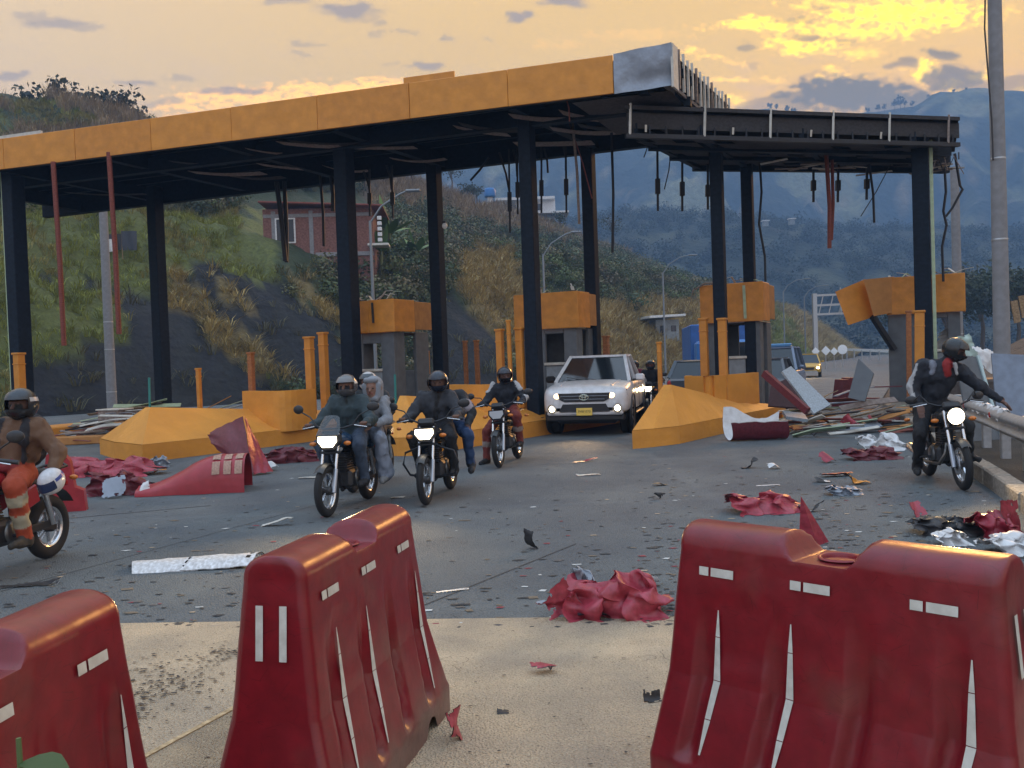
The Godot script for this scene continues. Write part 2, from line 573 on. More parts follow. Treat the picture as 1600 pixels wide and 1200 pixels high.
# scuffed plastic: dull patches and fine scratches
func scuff_tex(sd: int) -> ImageTexture:
	var size := 1024
	var n := FastNoiseLite.new()
	n.frequency = 0.01
	n.fractal_octaves = 6
	n.seed = sd
	var im := n.get_seamless_image(size, size)
	im = paler(im, 0.80)
	var r := RandomNumberGenerator.new()
	r.seed = sd
	for k in 900:
		var p := Vector2(r.randf(), r.randf()) * size
		var a := r.randfn() * 0.5 + (PI * 0.5 if r.randf() < 0.3 else 0.0)
		var v := r.randf_range(0.45, 0.7) if k % 2 else 1.0
		for s in r.randi_range(6, 60):
			a += r.randf_range(-0.05, 0.05)
			p += Vector2(cos(a), sin(a))
			im.set_pixel(posmod(int(p.x), size), posmod(int(p.y), size), Color(v, v * 0.98, v * 0.96))
	return ImageTexture.create_from_image(im)

func sheet_uv(g: Geo, s1: float, s2: float) -> void:
	for p in g.v:
		g.uv.append(Vector2(p.x, p.z) * s1)
		g.uv2.append(Vector2(p.x * 0.966 + p.z * 0.26, p.z * 0.966 - p.x * 0.26) * s2)

func ground_mat(c: Color, a: Texture2D, d: Texture2D, n: Texture2D, ns: float, rough := 0.9) -> StandardMaterial3D:
	var m := StandardMaterial3D.new()
	m.albedo_color = c.linear_to_srgb()
	m.albedo_texture = a
	m.roughness = rough
	m.normal_enabled = true
	m.normal_texture = n
	m.normal_scale = ns
	m.detail_enabled = true
	m.detail_blend_mode = BaseMaterial3D.BLEND_MODE_MUL
	m.detail_uv_layer = BaseMaterial3D.DETAIL_UV_2
	m.detail_albedo = d
	return m

func poly_sheet(pts: Array, y: float) -> Geo:
	var g := Geo.new()
	var poly := PackedVector2Array()
	for p in pts: poly.append(Vector2(p.x, p.z))
	var t := Geometry2D.triangulate_polygon(poly)
	for p in poly: g.vert(Vector3(p.x, y, p.y))
	g.ix = t
	return g

# foot of the hillside, plan (x, depth)
const FOOT := [[-40, 12], [-30, 22], [-24, 33], [-21, 37], [-17, 42], [-11, 47.5], [-6, 51], [0, 57], [9, 70], [25, 96], [45, 131], [68, 180], [82, 214], [92, 240]]
const TOPS := [19, 20, 22, 25, 29, 33, 35, 36, 37, 37, 36, 34, 17, 3]
const KERB := [[2.0, 0.2], [3.35, 4.0], [4.95, 8.78], [8.9, 20.8], [10.6, 26.0]]

func setup_ground() -> void:
	var S := FastNoiseLite.TYPE_SIMPLEX_SMOOTH
	var speck := grit_tex(0.11, 21, 2048)
	var stain := noise_tex(S, 0.012, Color(0.82, 0.83, 0.85), Color(1.0, 0.99, 0.97), 1024, 7, 22, 1.5)
	var ngr := normal_tex(0.22, 9.0, 1024, 3, 31)
	var earth := Geo.new()
	earth.quad(Vector3(-900, -0.06, 60), Vector3(900, -0.06, 60), Vector3(900, -0.06, -1200), Vector3(-900, -0.06, -1200))
	sheet_uv(earth, 0.2, 0.03)
	struct("ground", earth, ground_mat(L(0.10, 0.085, 0.06), speck, stain, ngr, 0.5))
	# the grey carriageway and toll plaza
	var pts := []
	var b0 := gr(0, 977); var b1 := gr(1040, 963)
	var dirb := (b1 - b0).normalized()
	pts.append(b0 - dirb * 26.0)
	for k in range(1, FOOT.size()):
		pts.append(Vector3(FOOT[k][0] - 0.6, 0, -FOOT[k][1]))
	pts.append(Vector3(104, 0, -235)); pts.append(Vector3(84, 0, -196)); pts.append(Vector3(43, 0, -100)); pts.append(Vector3(20.5, 0, -48))
	for k in range(KERB.size() - 1, 1, -1):
		pts.append(Vector3(KERB[k][0], 0, -KERB[k][1]))
	pts.append(b0 + dirb * (((KERB[1][0] + 0.7) - b0.x) / dirb.x))
	var road := poly_sheet(pts, 0.0)
	sheet_uv(road, 0.24, 0.052)
	struct("road", road, ground_mat(L(0.185, 0.212, 0.224), speck, stain, ngr, 0.8, 0.85))
	# the tan slab in front
	var e := b0 + dirb * 12.0
	var tan_ := poly_sheet([b0 - dirb * 14.0, e, Vector3(e.x, 0, 4), Vector3(b0.x - 13.0, 0, 4)], 0.004)
	sheet_uv(tan_, 0.29, 0.11)
	struct("pavement", tan_, ground_mat(L(0.76, 0.59, 0.40), speck, stain, ngr, 0.8, 0.9))
	# grey patch of the slab beyond its joint and the joint itself
	var j0 := gr(215, 1192); var j1 := gr(430, 1074)
	var jd := (j1 - j0).normalized()
	var slab := poly_sheet([j0 - jd * 3.0, j0 + jd * 0.95, Vector3(-0.72, 0, -3.6), Vector3(-0.85, 0, -2.6), Vector3(-1.2, 0, 0.5), Vector3(-2.4, 0, 0.8)], 0.008)
	sheet_uv(slab, 0.29, 0.2)
	struct("pavement_slab", slab, ground_mat(L(0.60, 0.46, 0.30), speck, stain, ngr, 0.9, 0.9))
	var jt := Geo.new()
	jt.beam(j0 - jd * 3.0 + Vector3(0, 0.008, 0), j0 + jd * 1.35 + Vector3(0, 0.008, 0), 0.028, 0.012)
	struct("pavement_joint", jt, mat(L(0.62, 0.46, 0.26), 0.9, 0, M.grime, 2.0))
	# sawn joints of the carriageway
	var jm := mat(L(0.05, 0.05, 0.052), 0.95)
	for a in [[gr(0, 925), gr(500, 788)], [gr(640, 955), gr(900, 850)], [gr(395, 905), gr(600, 850)], [gr(0, 820), gr(330, 790)]]:
		var g := Geo.new()
		g.quad(a[0] + Vector3(0, 0.004, 0.012), a[1] + Vector3(0, 0.004, 0.012), a[1] + Vector3(0, 0.004, -0.012), a[0] + Vector3(0, 0.004, -0.012))
		struct("road_joint", g, jm)
	# dirt verge behind the kerb
	var vg := []
	for k in KERB: vg.append(Vector3(k[0] + 0.1, 0, -k[1]))
	vg.append_array([Vector3(20.5, 0, -48), Vector3(43, 0, -100), Vector3(120, 0, -100), Vector3(60, 0, -8), Vector3(14, 0, 0)])
	var verge := poly_sheet(vg, 0.05)
	sheet_uv(verge, 0.4, 0.09)
	struct("verge", verge, ground_mat(L(0.115, 0.085, 0.06), speck, stain, ngr, 1.2))

func foot_at(u: float) -> Array:      # u in 0..1 along FOOT -> plan point, back direction, top height
	var n := FOOT.size() - 1
	var t := u * n
	var k := mini(int(t), n - 1)
	var f := t - k
	var a := Vector2(FOOT[k][0], FOOT[k][1]); var b := Vector2(FOOT[k + 1][0], FOOT[k + 1][1])
	var p := a.lerp(b, f)
	var back := Vector2(-0.72, 0.69).lerp(Vector2(-0.82, 0.57), u).normalized()
	return [p, back, lerpf(TOPS[k], TOPS[k + 1], f)]

func hill_h(top: float, p: float, x: float, z: float) -> float:
	var h := 0.0
	var cut := minf(11.0, top * 0.6)
	if p < 14.0:
		h = cut * pow(p / 14.0, 0.85)
	else:
		h = cut + (top - cut) * smoothstep(0.0, 1.0, pow(clampf((p - 14.0) / 62.0, 0, 1), 0.8) * 0.85)
	var k := clampf(p / 6.0, 0, 1) * clampf(top / 12.0, 0, 1)
	h += k * (nz.get_noise_2d(x * 5.0, z * 5.0) * 1.7 + nz2.get_noise_2d(x * 13.0, z * 13.0) * 0.7 + nz2.get_noise_2d(x * 45.0, z * 45.0) * 0.25)
	if p > 78.0: h -= (p - 78.0) * 0.25
	return h

func hill_pos(u: float, p: float) -> Vector3:
	var f := foot_at(u)
	var q: Vector2 = f[0] + f[1] * p
	return Vector3(q.x, hill_h(f[2], p, q.x, q.y) - 0.05, -q.y)

func inside(q: Vector2, poly: Array) -> bool:
	var pv := PackedVector2Array()
	for a in poly: pv.append(Vector2(a[0], a[1]))
	return Geometry2D.is_point_in_polygon(q, pv)

var zone_polys := []
# what grows where on the hillside: 0 shrubs, 1 bare dark soil, 2 green grass, 3 dry grass, 4 tall brown reed
func zone(p: Vector3) -> int:
	var q := px_of(p)
	q += Vector2(nz2.get_noise_2d(p.x * 22.0, p.z * 22.0), nz2.get_noise_2d(p.x * 22.0 + 300.0, p.y * 22.0)) * 26.0
	for z in zone_polys:
		if Geometry2D.is_point_in_polygon(q, z[1]): return z[0]
	if q.x > 560 and q.y < 400 and q.y > 270 - 0.0 and q.y < 300 + (q.x - 700) * 0.2 + 40: return 4
	if q.x < 430 and q.y > 330: return 2
	if q.x > 850 and q.y > 470: return 3
	if q.x < 0: return 2
	return 0

const ZCOL := [Color(0.045, 0.062, 0.028), Color(0.020, 0.020, 0.022), Color(0.12, 0.135, 0.035), Color(0.19, 0.145, 0.06), Color(0.15, 0.11, 0.07)]

func setup_hills() -> void:
	var raw := [
		[3, [[262, 425], [300, 438], [345, 490], [410, 540], [455, 595], [410, 602], [352, 548], [300, 500], [262, 470]]],
		[3, [[330, 425], [372, 440], [400, 470], [385, 480], [350, 460]]],
		[3, [[440, 440], [480, 445], [545, 500], [545, 530], [490, 490]]],
		[3, [[722, 392], [752, 376], [800, 392], [836, 440], [860, 600], [800, 575], [770, 520], [735, 470], [705, 455]]],
		[2, [[60, 455], [120, 452], [190, 480], [206, 498], [196, 530], [150, 520], [110, 548], [60, 560]]],
		[1, [[55, 420], [120, 428], [190, 452], [250, 470], [246, 440], [262, 470], [300, 500], [352, 548], [410, 602], [460, 640], [0, 680], [55, 555], [110, 548], [150, 522], [196, 530], [208, 500], [190, 478], [120, 450], [55, 448]]],
		[1, [[285, 412], [340, 420], [400, 440], [440, 452], [490, 492], [548, 535], [560, 625], [470, 620], [455, 595], [410, 540], [345, 490], [300, 438]]],
		[1, [[655, 610], [668, 470], [700, 470], [735, 480], [770, 525], [800, 580], [800, 620]]],
		[2, [[40, 320], [150, 325], [240, 380], [258, 425], [250, 440], [190, 445], [120, 425], [40, 415]]],
		[2, [[1195, 440], [1260, 540], [1290, 600], [1200, 600]]]]
	for z in raw:
		var pv := PackedVector2Array()
		for a in z[1]: pv.append(Vector2(a[0], a[1]))
		zone_polys.append([z[0], pv])
	# the hillside as one sheet
	var ps := []
	var p := 0.0
	while p < 130.0:
		ps.append(p)
		p += 0.9 if p < 18 else (2.2 if p < 50 else 5.0)
	var nu := 230
	var g := Geo.new()
	g.col = Color.WHITE
	for j in ps.size():
		for i in nu + 1:
			var q := hill_pos(float(i) / nu, ps[j])
			var zc: Color = ZCOL[zone(q)]
			var v := 1.0 + 0.35 * nz2.get_noise_2d(q.x * 30.0, q.z * 30.0 + q.y * 20.0)
			g.col = Color(zc.r * v, zc.g * v, zc.b * v)
			g.vert(q)
	for j in ps.size() - 1:
		for i in nu:
			var a := j * (nu + 1) + i
			var b := a + nu + 1
			g.ix.append_array([a, b, b + 1, a, b + 1, a + 1])
	struct("hillside", g, vmat(0.95, M.grime, 0.35, M.nsoft, 0.9))
	# far forest hill and the mountain behind it
	var far := Geo.new()
	far.col = Color.WHITE
	var nx := 150; var ny := 34
	for j in ny + 1:
		for i in nx + 1:
			var X := lerpf(-260.0, 560.0, float(i) / nx)
			var t := float(j) / ny
			var d := 232.0 + t * 330.0 + 0.05 * X
			var ridge := 62.0 + 16.0 * sin(X * 0.011 + 0.9) + 30.0 * clampf((X - 180.0) / 260.0, 0, 1) - 20.0 * clampf((60.0 - X) / 160.0, 0, 1)
			var h := ridge * smoothstep(0.0, 0.8, t) + nz.get_noise_2d(X * 1.6, d * 1.6) * 9.0 * t + nz2.get_noise_2d(X * 4.0, d * 4.0) * 3.0 * t
			var n := nz2.get_noise_2d(X * 3.0 + 50.0, d * 3.0)
			far.col = Color(0.018, 0.026, 0.014).lerp(Color(0.08, 0.085, 0.04), smoothstep(0.1, 0.5, n))
			far.vert(Vector3(X, h - 0.3, -d))
	for j in ny:
		for i in nx:
			var a := j * (nx + 1) + i
			var b := a + nx + 1
			far.ix.append_array([a, b, b + 1, a, b + 1, a + 1])
	struct("forest_hill", far, vmat(0.95, M.grime, 0.05, M.nsoft, 1.0))
	far_forest = far
	var mt := Geo.new()
	mt.col = Color.WHITE
	nx = 190; ny = 60
	for j in ny + 1:
		for i in nx + 1:
			var X := lerpf(-620.0, 900.0, float(i) / nx)
			var t := float(j) / ny
			var d := 470.0 + t * 420.0
			mt.col = Color.WHITE
			var h := mountain_h(X, d)
			var n := nz.get_noise_2d(X * 1.1 + 200.0, d * 1.1)
			var n2 := nz2.get_noise_2d(X * 2.6, d * 2.6 + 77.0)
			var c := Color(0.020, 0.030, 0.020).lerp(Color(0.20, 0.19, 0.09), smoothstep(0.05, 0.35, n + 0.5 * n2))
			c = c.lerp(Color(0.24, 0.18, 0.10), smoothstep(0.3, 0.5, n2))
			mt.col = c
			mt.vert(Vector3(X, h, -d))
	for j in ny:
		for i in nx:
			var a := j * (nx + 1) + i
			var b := a + nx + 1
			mt.ix.append_array([a, b, b + 1, a, b + 1, a + 1])
	struct("mountain", mt, vmat(0.95, M.grime, 0.02, M.nsoft, 1.0))

var far_forest: Geo

# ridge line: photograph x -> height of the skyline above the eye level, in pixels
const RIDGE := [[-500, 150], [0, 260], [400, 330], [690, 345], [900, 360], [1100, 372], [1200, 384], [1250, 377], [1300, 368], [1380, 370], [1430, 378], [1480, 395], [1530, 400], [1600, 398], [1750, 410], [2100, 330]]

func mountain_h(X: float, d: float) -> float:
	var px := X / d * F + 800.0
	var hp := 0.0
	for k in RIDGE.size() - 1:
		if px >= RIDGE[k][0] and px <= RIDGE[k + 1][0]:
			hp = lerpf(RIDGE[k][1], RIDGE[k + 1][1], smoothstep(0, 1, (px - RIDGE[k][0]) / float(RIDGE[k + 1][0] - RIDGE[k][0])))
	if px < RIDGE[0][0]: hp = 150
	var D := 800.0
	var top := EYE.y + hp / F * D
	var t := clampf((d - 470.0) / (D - 470.0), 0, 1)
	var h := top * (0.12 * t + 0.88 * pow(t, 1.35))
	var k := sin(PI * clampf(t, 0, 1)) * 0.9 + 0.1
	h += k * (absf(nz.get_noise_2d(X * 0.9, d * 0.55)) * -62.0 + nz.get_noise_2d(X * 0.5 + 90.0, d * 0.4) * 34.0 + nz2.get_noise_2d(X * 2.0, d * 2.0) * 7.0 + 6.0)
	if d > D: h -= (d - D) * 0.4
	return h - 2.0

# ------------------------------------------------------------------ toll plaza
func P(x: float, d: float, y: float) -> Vector3:
	return Vector3(x, y, -d)

var AX := Vector3.ZERO     # away along the lanes
var AC := Vector3.ZERO     # across the lanes, to the right

const F0 := Vector2(-17.0, 24.3)
const F1 := Vector2(3.40, 17.93)
const B1 := Vector2(5.5, 21.9)
const B0 := Vector2(-15.0, 29.6)

func cpt(s: float, t: float, y: float) -> Vector3:
	var q := F0.lerp(F1, s).lerp(B0.lerp(B1, s), t)
	return P(q.x, q.y, y)

const A0 := Vector2(2.52, 18.6)
const A1 := Vector2(10.35, 20.5)
const A0B := Vector2(4.8, 22.7)
const A1B := Vector2(12.1, 24.2)

func cpt2(s: float, t: float, y: float) -> Vector3:
	var q := A0.lerp(A1, s).lerp(A0B.lerp(A1B, s), t)
	return P(q.x, q.y, y)

func column(o: Node3D, px: float, d: float, w: float, top: float, strip: int) -> void:
	var p := pl(px, d)
	var b := Basis(Vector3.UP, -LANE)
	var g := Geo.new()
	g.cbox(p + Vector3(0, top * 0.5, 0), Vector3(w, top, w), 0.02, b)
	g.cbox(p + Vector3(0, 0.36, 0), Vector3(w + 0.22, 0.06, w + 0.22), 0.01, b)
	var c := part("column", g, M.navy, o)
	if strip != 0:
		var s := Geo.new()
		s.cbox(p + b * Vector3(strip * (w * 0.5 + 0.05), 0, w * 0.3) + Vector3(0, top * 0.5, 0), Vector3(0.075, top - 0.4, 0.075), 0.01, b)
		part("conduit", s, M.pale_green, c)

func hanger(o: Node3D, x0: float, y0: float, x1: float, y1: float, d: float, w: float, m: Material, boxed := false) -> void:
	var g := Geo.new()
	var a := at(x0, y0 - 12, d); var b := at(x1, y1, d)
	if boxed:
		g.beam(a, a.lerp(b, 0.97), w * 0.5, w * 0.5)
		g.beam(a.lerp(b, 0.5), a.lerp(b, 0.72), w * 1.1, w * 1.1)
	else:
		var mid := a.lerp(b, 0.55) + Vector3(0.03, 0, 0.02)
		g.tube([a, mid, b], w * 0.5, 6)
	part("hanger", g, m, o)

func setup_canopy() -> void:
	AX = Vector3(sin(LANE), 0, -cos(LANE)); AC = Vector3(cos(LANE), 0, sin(LANE))
	var o := thing("toll_canopy", "long toll plaza canopy with ochre yellow fascia on dark columns", "canopy")
	var len := F0.distance_to(F1)
	var ud := (F1 - F0) / len
	var nrm := Vector3(ud.y, 0, ud.x).normalized()      # out of the front, towards the camera
	if nrm.z < 0: nrm = -nrm
	# fascia panels; the last one has lost its paint
	var n := 9
	var cuts := []
	var L0 := len - 1.18
	for k in n + 1: cuts.append(L0 * k / n)
	for k in n:
		var g := Geo.new()
		var a: Vector2 = F0 + ud * (cuts[k] + 0.004); var b: Vector2 = F0 + ud * (cuts[k + 1] - 0.004)
		var wob := rng.randf_range(-0.006, 0.006)
		g.cbox((P(a.x, a.y, 7.385) + P(b.x, b.y, 7.385)) * 0.5 + nrm * wob, Vector3(a.distance_to(b), 0.77 + wob, 0.05), 0.008, Basis(Vector3(ud.x, 0, -ud.y), Vector3.UP, Vector3(ud.x, 0, -ud.y).cross(Vector3.UP)))
		part("fascia_panel", g, M.orange if k % 3 else M.orange2, o)
	var rg := Geo.new()
	var r0 := pl(652, 20.05); var r1 := pl(728, 19.6)
	rg.cbox((r0 + r1) * 0.5 + Vector3(0, 7.78, 0) + nrm * 0.06, Vector3(r0.distance_to(r1), 0.42, 0.05), 0.01, Basis(Vector3(ud.x, 0, -ud.y), Vector3.UP, Vector3(ud.x, 0, -ud.y).cross(Vector3.UP)))
	part("raised_fascia_panel", rg, M.orange, o)
	var wl := Geo.new()
	wl.beam(P(F0.x, F0.y, 7.8) - nrm * 0.05, P(F0.x, F0.y, 7.8).lerp(pl(82, 22.6, 7.81), 1.0) - nrm * 0.05, 0.06, 0.09)
	part("roof_flashing", wl, M.bone, o)
	var s0: Vector2 = F0 + ud * (L0 + 0.01)
	var sg := Geo.new()
	sg.grid(14, 10, func(u, w):
		var q: Vector2 = s0.lerp(F1, u)
		var y: float = lerpf(6.98 + 0.05 * u, 7.79 + 0.07 * u, w)
		return P(q.x, q.y, y) + nrm * (0.03 - 0.16 * exp(-pow((w - 0.22) / 0.25, 2.0)) * u + 0.02 * sin(u * 9.0 + w * 4.0)))
	tag(part("bare_fascia_panel", sg, M.zinc, o), "bare grey metal end panel of the fascia")
	var cg := Geo.new()
	cg.box(P(F1.x, F1.y, 7.42) + AX * 0.16, Vector3(0.05, 0.86, 0.34), Basis(Vector3.UP, -LANE))
	part("corner_post", cg, M.bone, o)
	# roof deck, ribbed
	var dg := Geo.new()
	for k in 64:
		var t0 := k / 64.0; var t1 := (k + 1) / 64.0
		var y := 7.58 + (0.03 if k % 2 else 0.0)
		dg.quad(cpt(0, t0, y), cpt(1, t0, y), cpt(1, t1, y), cpt(0, t1, y))
	dg.quad(cpt(0, 0, 7.66), cpt(1, 0, 7.66), cpt(1, 1, 7.66), cpt(0, 1, 7.66))
	part("roof_deck", dg, M.deck, o)
	for k in 8:
		var t := 0.04 + 0.92 * k / 7.0
		var g := Geo.new()
		g.beam(cpt(0, t, 7.45), cpt(1, t, 7.45), 0.09, 0.2)
		part("purlin", g, M.navy, o)
	for s in [0.06, 0.2, 0.35, 0.5, 0.645, 0.84, 0.97]:
		var g := Geo.new()
		g.beam(cpt(s, 0.03, 7.14), cpt(s + 0.01, 0.99, 7.14), 0.2, 0.36)
		part("girder", g, M.navy, o)
	for t in [0.28, 0.97]:
		var g := Geo.new()
		g.beam(cpt(0, t, 7.05 if t < 0.5 else 7.13), cpt(1, t, 7.05 if t < 0.5 else 7.13), 0.22, 0.34 if t < 0.5 else 0.5)
		part("girder", g, M.navy, o)
	var fg := Geo.new()
	fg.beam(cpt(0, 0.012, 7.03), cpt(0.93, 0.012, 7.03), 0.12, 0.06)
	part("fascia_rail", fg, M.black_steel, o)
	# sagging remains of the slatted ceiling
	for k in 20:
		var s := rng.randf_range(0.02, 0.94); var t := rng.randf_range(0.03, 0.7); var l := rng.randf_range(0.14, 0.3)
		var dr := rng.randf_range(0.01, 0.08)
		var sk := rng.randf_range(0.02, 0.09)
		var g := Geo.new()
		var y := 6.93
		var wdt := rng.randf_range(0.18, 0.5)
		g.grid(8, 1, func(u, w):
			return cpt(s + sk * u, t + l * u, y + 0.03 - dr * sin(PI * u)) + nrm * wdt * (w - 0.5))
		g.grid(8, 1, func(u, w):
			return cpt(s + sk * u, t + l * u, y + 0.042 - dr * sin(PI * u)) + nrm * wdt * (w - 0.5))
		part("ceiling_slat", g, M.taupe if k % 3 else M.char, o)
	# stripped side with its upright studs
	for k in 14:
		var t := 0.1 + 0.9 * k / 13.0
		var g := Geo.new()
		g.beam(cpt(1, t, 7.06), cpt(1, t, 7.80 + rng.randf_range(-0.02, 0.08)), 0.05, 0.05, AX)
		part("stud", g, M.bone if k % 4 else M.taupe, o)
	for y in [7.07, 7.7]:
		var g := Geo.new()
		g.beam(cpt(0.996, 0.05, y), cpt(0.996, 1, y), 0.05, 0.07)
		part("side_rail", g, M.taupe, o)
	var sd := Geo.new()
	sd.beam(cpt(0.985, 0.09, 7.38), cpt(0.985, 1, 7.38), 0.03, 0.52)
	part("side_backing", sd, M.char, o)
	# dark wrinkled end soffit
	var eg := Geo.new()
	eg.flatgrid(10, 6, func(u, w):
		return cpt(lerpf(0.9, 0.995, u), lerpf(0.04, 0.62, w), 6.97 - 0.1 * sin(u * 4.0 + w * 2.0) * w - 0.3 * u * w))
	part("end_soffit", eg, M.deck, o)
	column(o, 36, 23.7, 0.40, 7.3, -1)
	column(o, 255, 27.2, 0.36, 7.3, 0)
	column(o, 551, 21.8, 0.37, 7.3, 0)
	column(o, 690, 24.2, 0.32, 7.3, 0)
	column(o, 836, 20.2, 0.31, 7.3, 0)
	column(o, 930, 22.9, 0.30, 7.3, 0)
	for h in [[83, 265, 100, 540, 22.4], [170, 250, 186, 522, 22.0]]:
		hanger(o, h[0], h[1], h[2], h[3], h[4], 0.12, M.rust)
	for h in [[432, 296, 446, 408, 25.6, 0.14], [500, 282, 506, 385, 25.0, 0.08], [444, 295, 448, 410, 25.7, 0.12], [517, 286, 520, 330, 25.0, 0.11]]:
		hanger(o, h[0], h[1], h[2], h[3], h[4], h[5], M.black_steel)
	for h in [[577, 276, 578, 340], [612, 270, 614, 344], [795, 245, 797, 368], [808, 244, 809, 338], [846, 240, 846, 336], [884, 236, 885, 336]]:
		hanger(o, h[0], h[1], h[2], h[3], 24.0 - (h[0] - 577) * 0.0035, 0.10, M.black_steel, true)
	for h in [[568, 280, 578, 300], [604, 270, 612, 296], [780, 250, 796, 300], [802, 246, 808, 276], [850, 243, 856, 270], [880, 238, 884, 266], [764, 258, 735, 282]]:
		hanger(o, h[0], h[1], h[2], h[3], 24.0 - (h[0] - 577) * 0.0035, 0.06, M.black_steel)
	for h in [[893, 185, 905, 350, 21.0, 0.07, M.taupe], [955, 205, 957, 395, 21.2, 0.07, M.black_steel], [882, 155, 890, 190, 19.0, 0.03, M.rust], [888, 200, 925, 310, 21.0, 0.03, M.rust]]:
		hanger(o, h[0], h[1], h[2], h[3], h[4], h[5], h[6])
	# ---- the lower, burnt-out canopy over the right-hand lane
	var q := thing("burnt_canopy", "lower burnt-out canopy section with bare dark frame at the right", "canopy")
	var tg := Geo.new()
	tg.beam(cpt2(0, 0, 6.80), cpt2(1, 0, 6.80), 0.1, 0.08)
	part("top_chord", tg, M.char, q)
	tg = Geo.new()
	tg.beam(cpt2(0, 0, 6.22), cpt2(1, 0, 6.22), 0.1, 0.09)
	part("bottom_chord", tg, M.black_steel, q)
	tg = Geo.new()
	tg.beam(cpt2(0, 0.02, 6.56), cpt2(1, 0.02, 6.56), 0.04, 0.34)
	part("fascia_backing", tg, M.char, q)
	for k in 6:
		var s := [0.015, 0.222, 0.412, 0.60, 0.775, 0.965][k] as float
		var g := Geo.new()
		g.beam(cpt2(s, -0.012, 6.24), cpt2(s + 0.004, -0.012, 6.88), 0.045, 0.04, AX)
		part("fascia_bracket", g, M.bone if k < 5 else M.taupe, q)
	for k in 22:
		var s := 0.02 + 0.96 * k / 21.0
		var g := Geo.new()
		g.beam(cpt2(s, 0.006, 6.24), cpt2(s, 0.006, 6.45), 0.03, 0.03, AX)
		part("stud", g, M.black_steel, q)
	for s in [0.055, 0.3, 0.53, 0.745]:
		var g := Geo.new()
		g.flatgrid(2, 3, func(u, w): return cpt2(s + 0.006 * u + 0.003 * w, -0.01 - 0.01 * w, 6.3 + 0.14 * w))
		part("torn_tab", g, M.bone, q)
	var dk := Geo.new()
	dk.quad(cpt2(0, 0, 6.72), cpt2(1, 0, 6.72), cpt2(1, 1, 6.86), cpt2(0, 1, 6.86))
	dk.quad(cpt2(0, 0, 6.76), cpt2(1, 0, 6.76), cpt2(1, 1, 6.9), cpt2(0, 1, 6.9))
	part("roof_deck", dk, M.char, q)
	var sf := Geo.new()
	sf.flatgrid(16, 8, func(u, w): return cpt2(u * 0.93, w, 6.2 + 0.2 * w + 0.05 * nz2.get_noise_2d(u * 700.0, w * 400.0)), func(u, w): return nz2.get_noise_2d(u * 420.0 + 9.0, w * 300.0) < 0.22)
	part("soffit", sf, M.char, q)
	for t in [0.3, 0.6, 0.97]:
		var g := Geo.new()
		g.beam(cpt2(0.0, t, 6.3 + 0.12 * t), cpt2(0.97, t, 6.3 + 0.12 * t), 0.16, 0.3)
		part("girder", g, M.navy, q)
	for s in [0.02, 0.2, 0.5, 0.85]:
		var g := Geo.new()
		g.beam(cpt2(s, 0.02, 6.36), cpt2(s, 0.98, 6.44), 0.12, 0.28)
		part("girder", g, M.navy, q)
	for k in 16:
		var s := rng.randf_range(0.28, 0.98); var t := rng.randf_range(0.5, 1.0)
		var g := Geo.new()
		var a := cpt2(s, t, 6.2)
		g.beam(a, a + AC * rng.randf_range(0.3, 0.9) + Vector3(0, rng.randf_range(-0.12, 0.06), rng.randf_range(-0.3, 0.3)), 0.14, 0.015)
		part("ceiling_slat", g, M.taupe if k % 2 else M.bone, q)
	column(q, 1129, 20.6, 0.27, 6.5, 0)
	column(q, 1176, 22.6, 0.27, 6.5, 0)
	column(q, 1446, 20.9, 0.36, 6.6, 1)
	for h in [[1027, 238, 1028, 333, 21.6], [1066, 248, 1066, 333, 22.0], [1106, 260, 1106, 330, 22.4], [1271, 258, 1271, 318, 23.0], [1310, 258, 1309, 318, 23.0], [1355, 258, 1354, 314, 23.0]]:
		hanger(q, h[0], h[1], h[2], h[3], h[4], 0.10, M.black_steel, true)
	for h in [[1291, 254, 1296, 388, 21.5, 0.10, M.rust], [1300, 262, 1299, 375, 21.7, 0.08, M.rust], [1357, 260, 1366, 348, 22.6, 0.06, M.black_steel], [1394, 264, 1345, 338, 22.6, 0.025, M.black_steel], [1049, 242, 1038, 296, 21.7, 0.03, M.black_steel], [1012, 228, 1006, 246, 21.0, 0.03, M.black_steel]]:
		hanger(q, h[0], h[1], h[2], h[3], h[4], h[5], h[6])
	for c in [[[1187, 252], [1190, 300], [1186, 350], [1195, 400], [1196, 440]], [[1476, 262], [1478, 300], [1474, 330], [1479, 352], [1472, 385], [1474, 440]], [[1492, 240], [1500, 290], [1504, 296], [1488, 325], [1478, 338]]]:
		var pts := []
		for a in c: pts.append(at(a[0], a[1], 21.6 if c[0][0] > 1300 else 22.4))
		var g := Geo.new()
		g.tube(pts, 0.03, 6)
		part("torn_cable", g, M.black_steel, q)
	for k in 9:
		var a := at(1462 + k * 4.5, 250 - k * 1.5, 20.6)
		var g := Geo.new()
		g.beam(a, a + Vector3(rng.randf_range(-0.25, 0.25), -rng.randf_range(0.15, 0.5), rng.randf_range(-0.2, 0.2)), 0.03, 0.01)
		part("torn_strip", g, M.char if k % 3 else M.taupe, q)

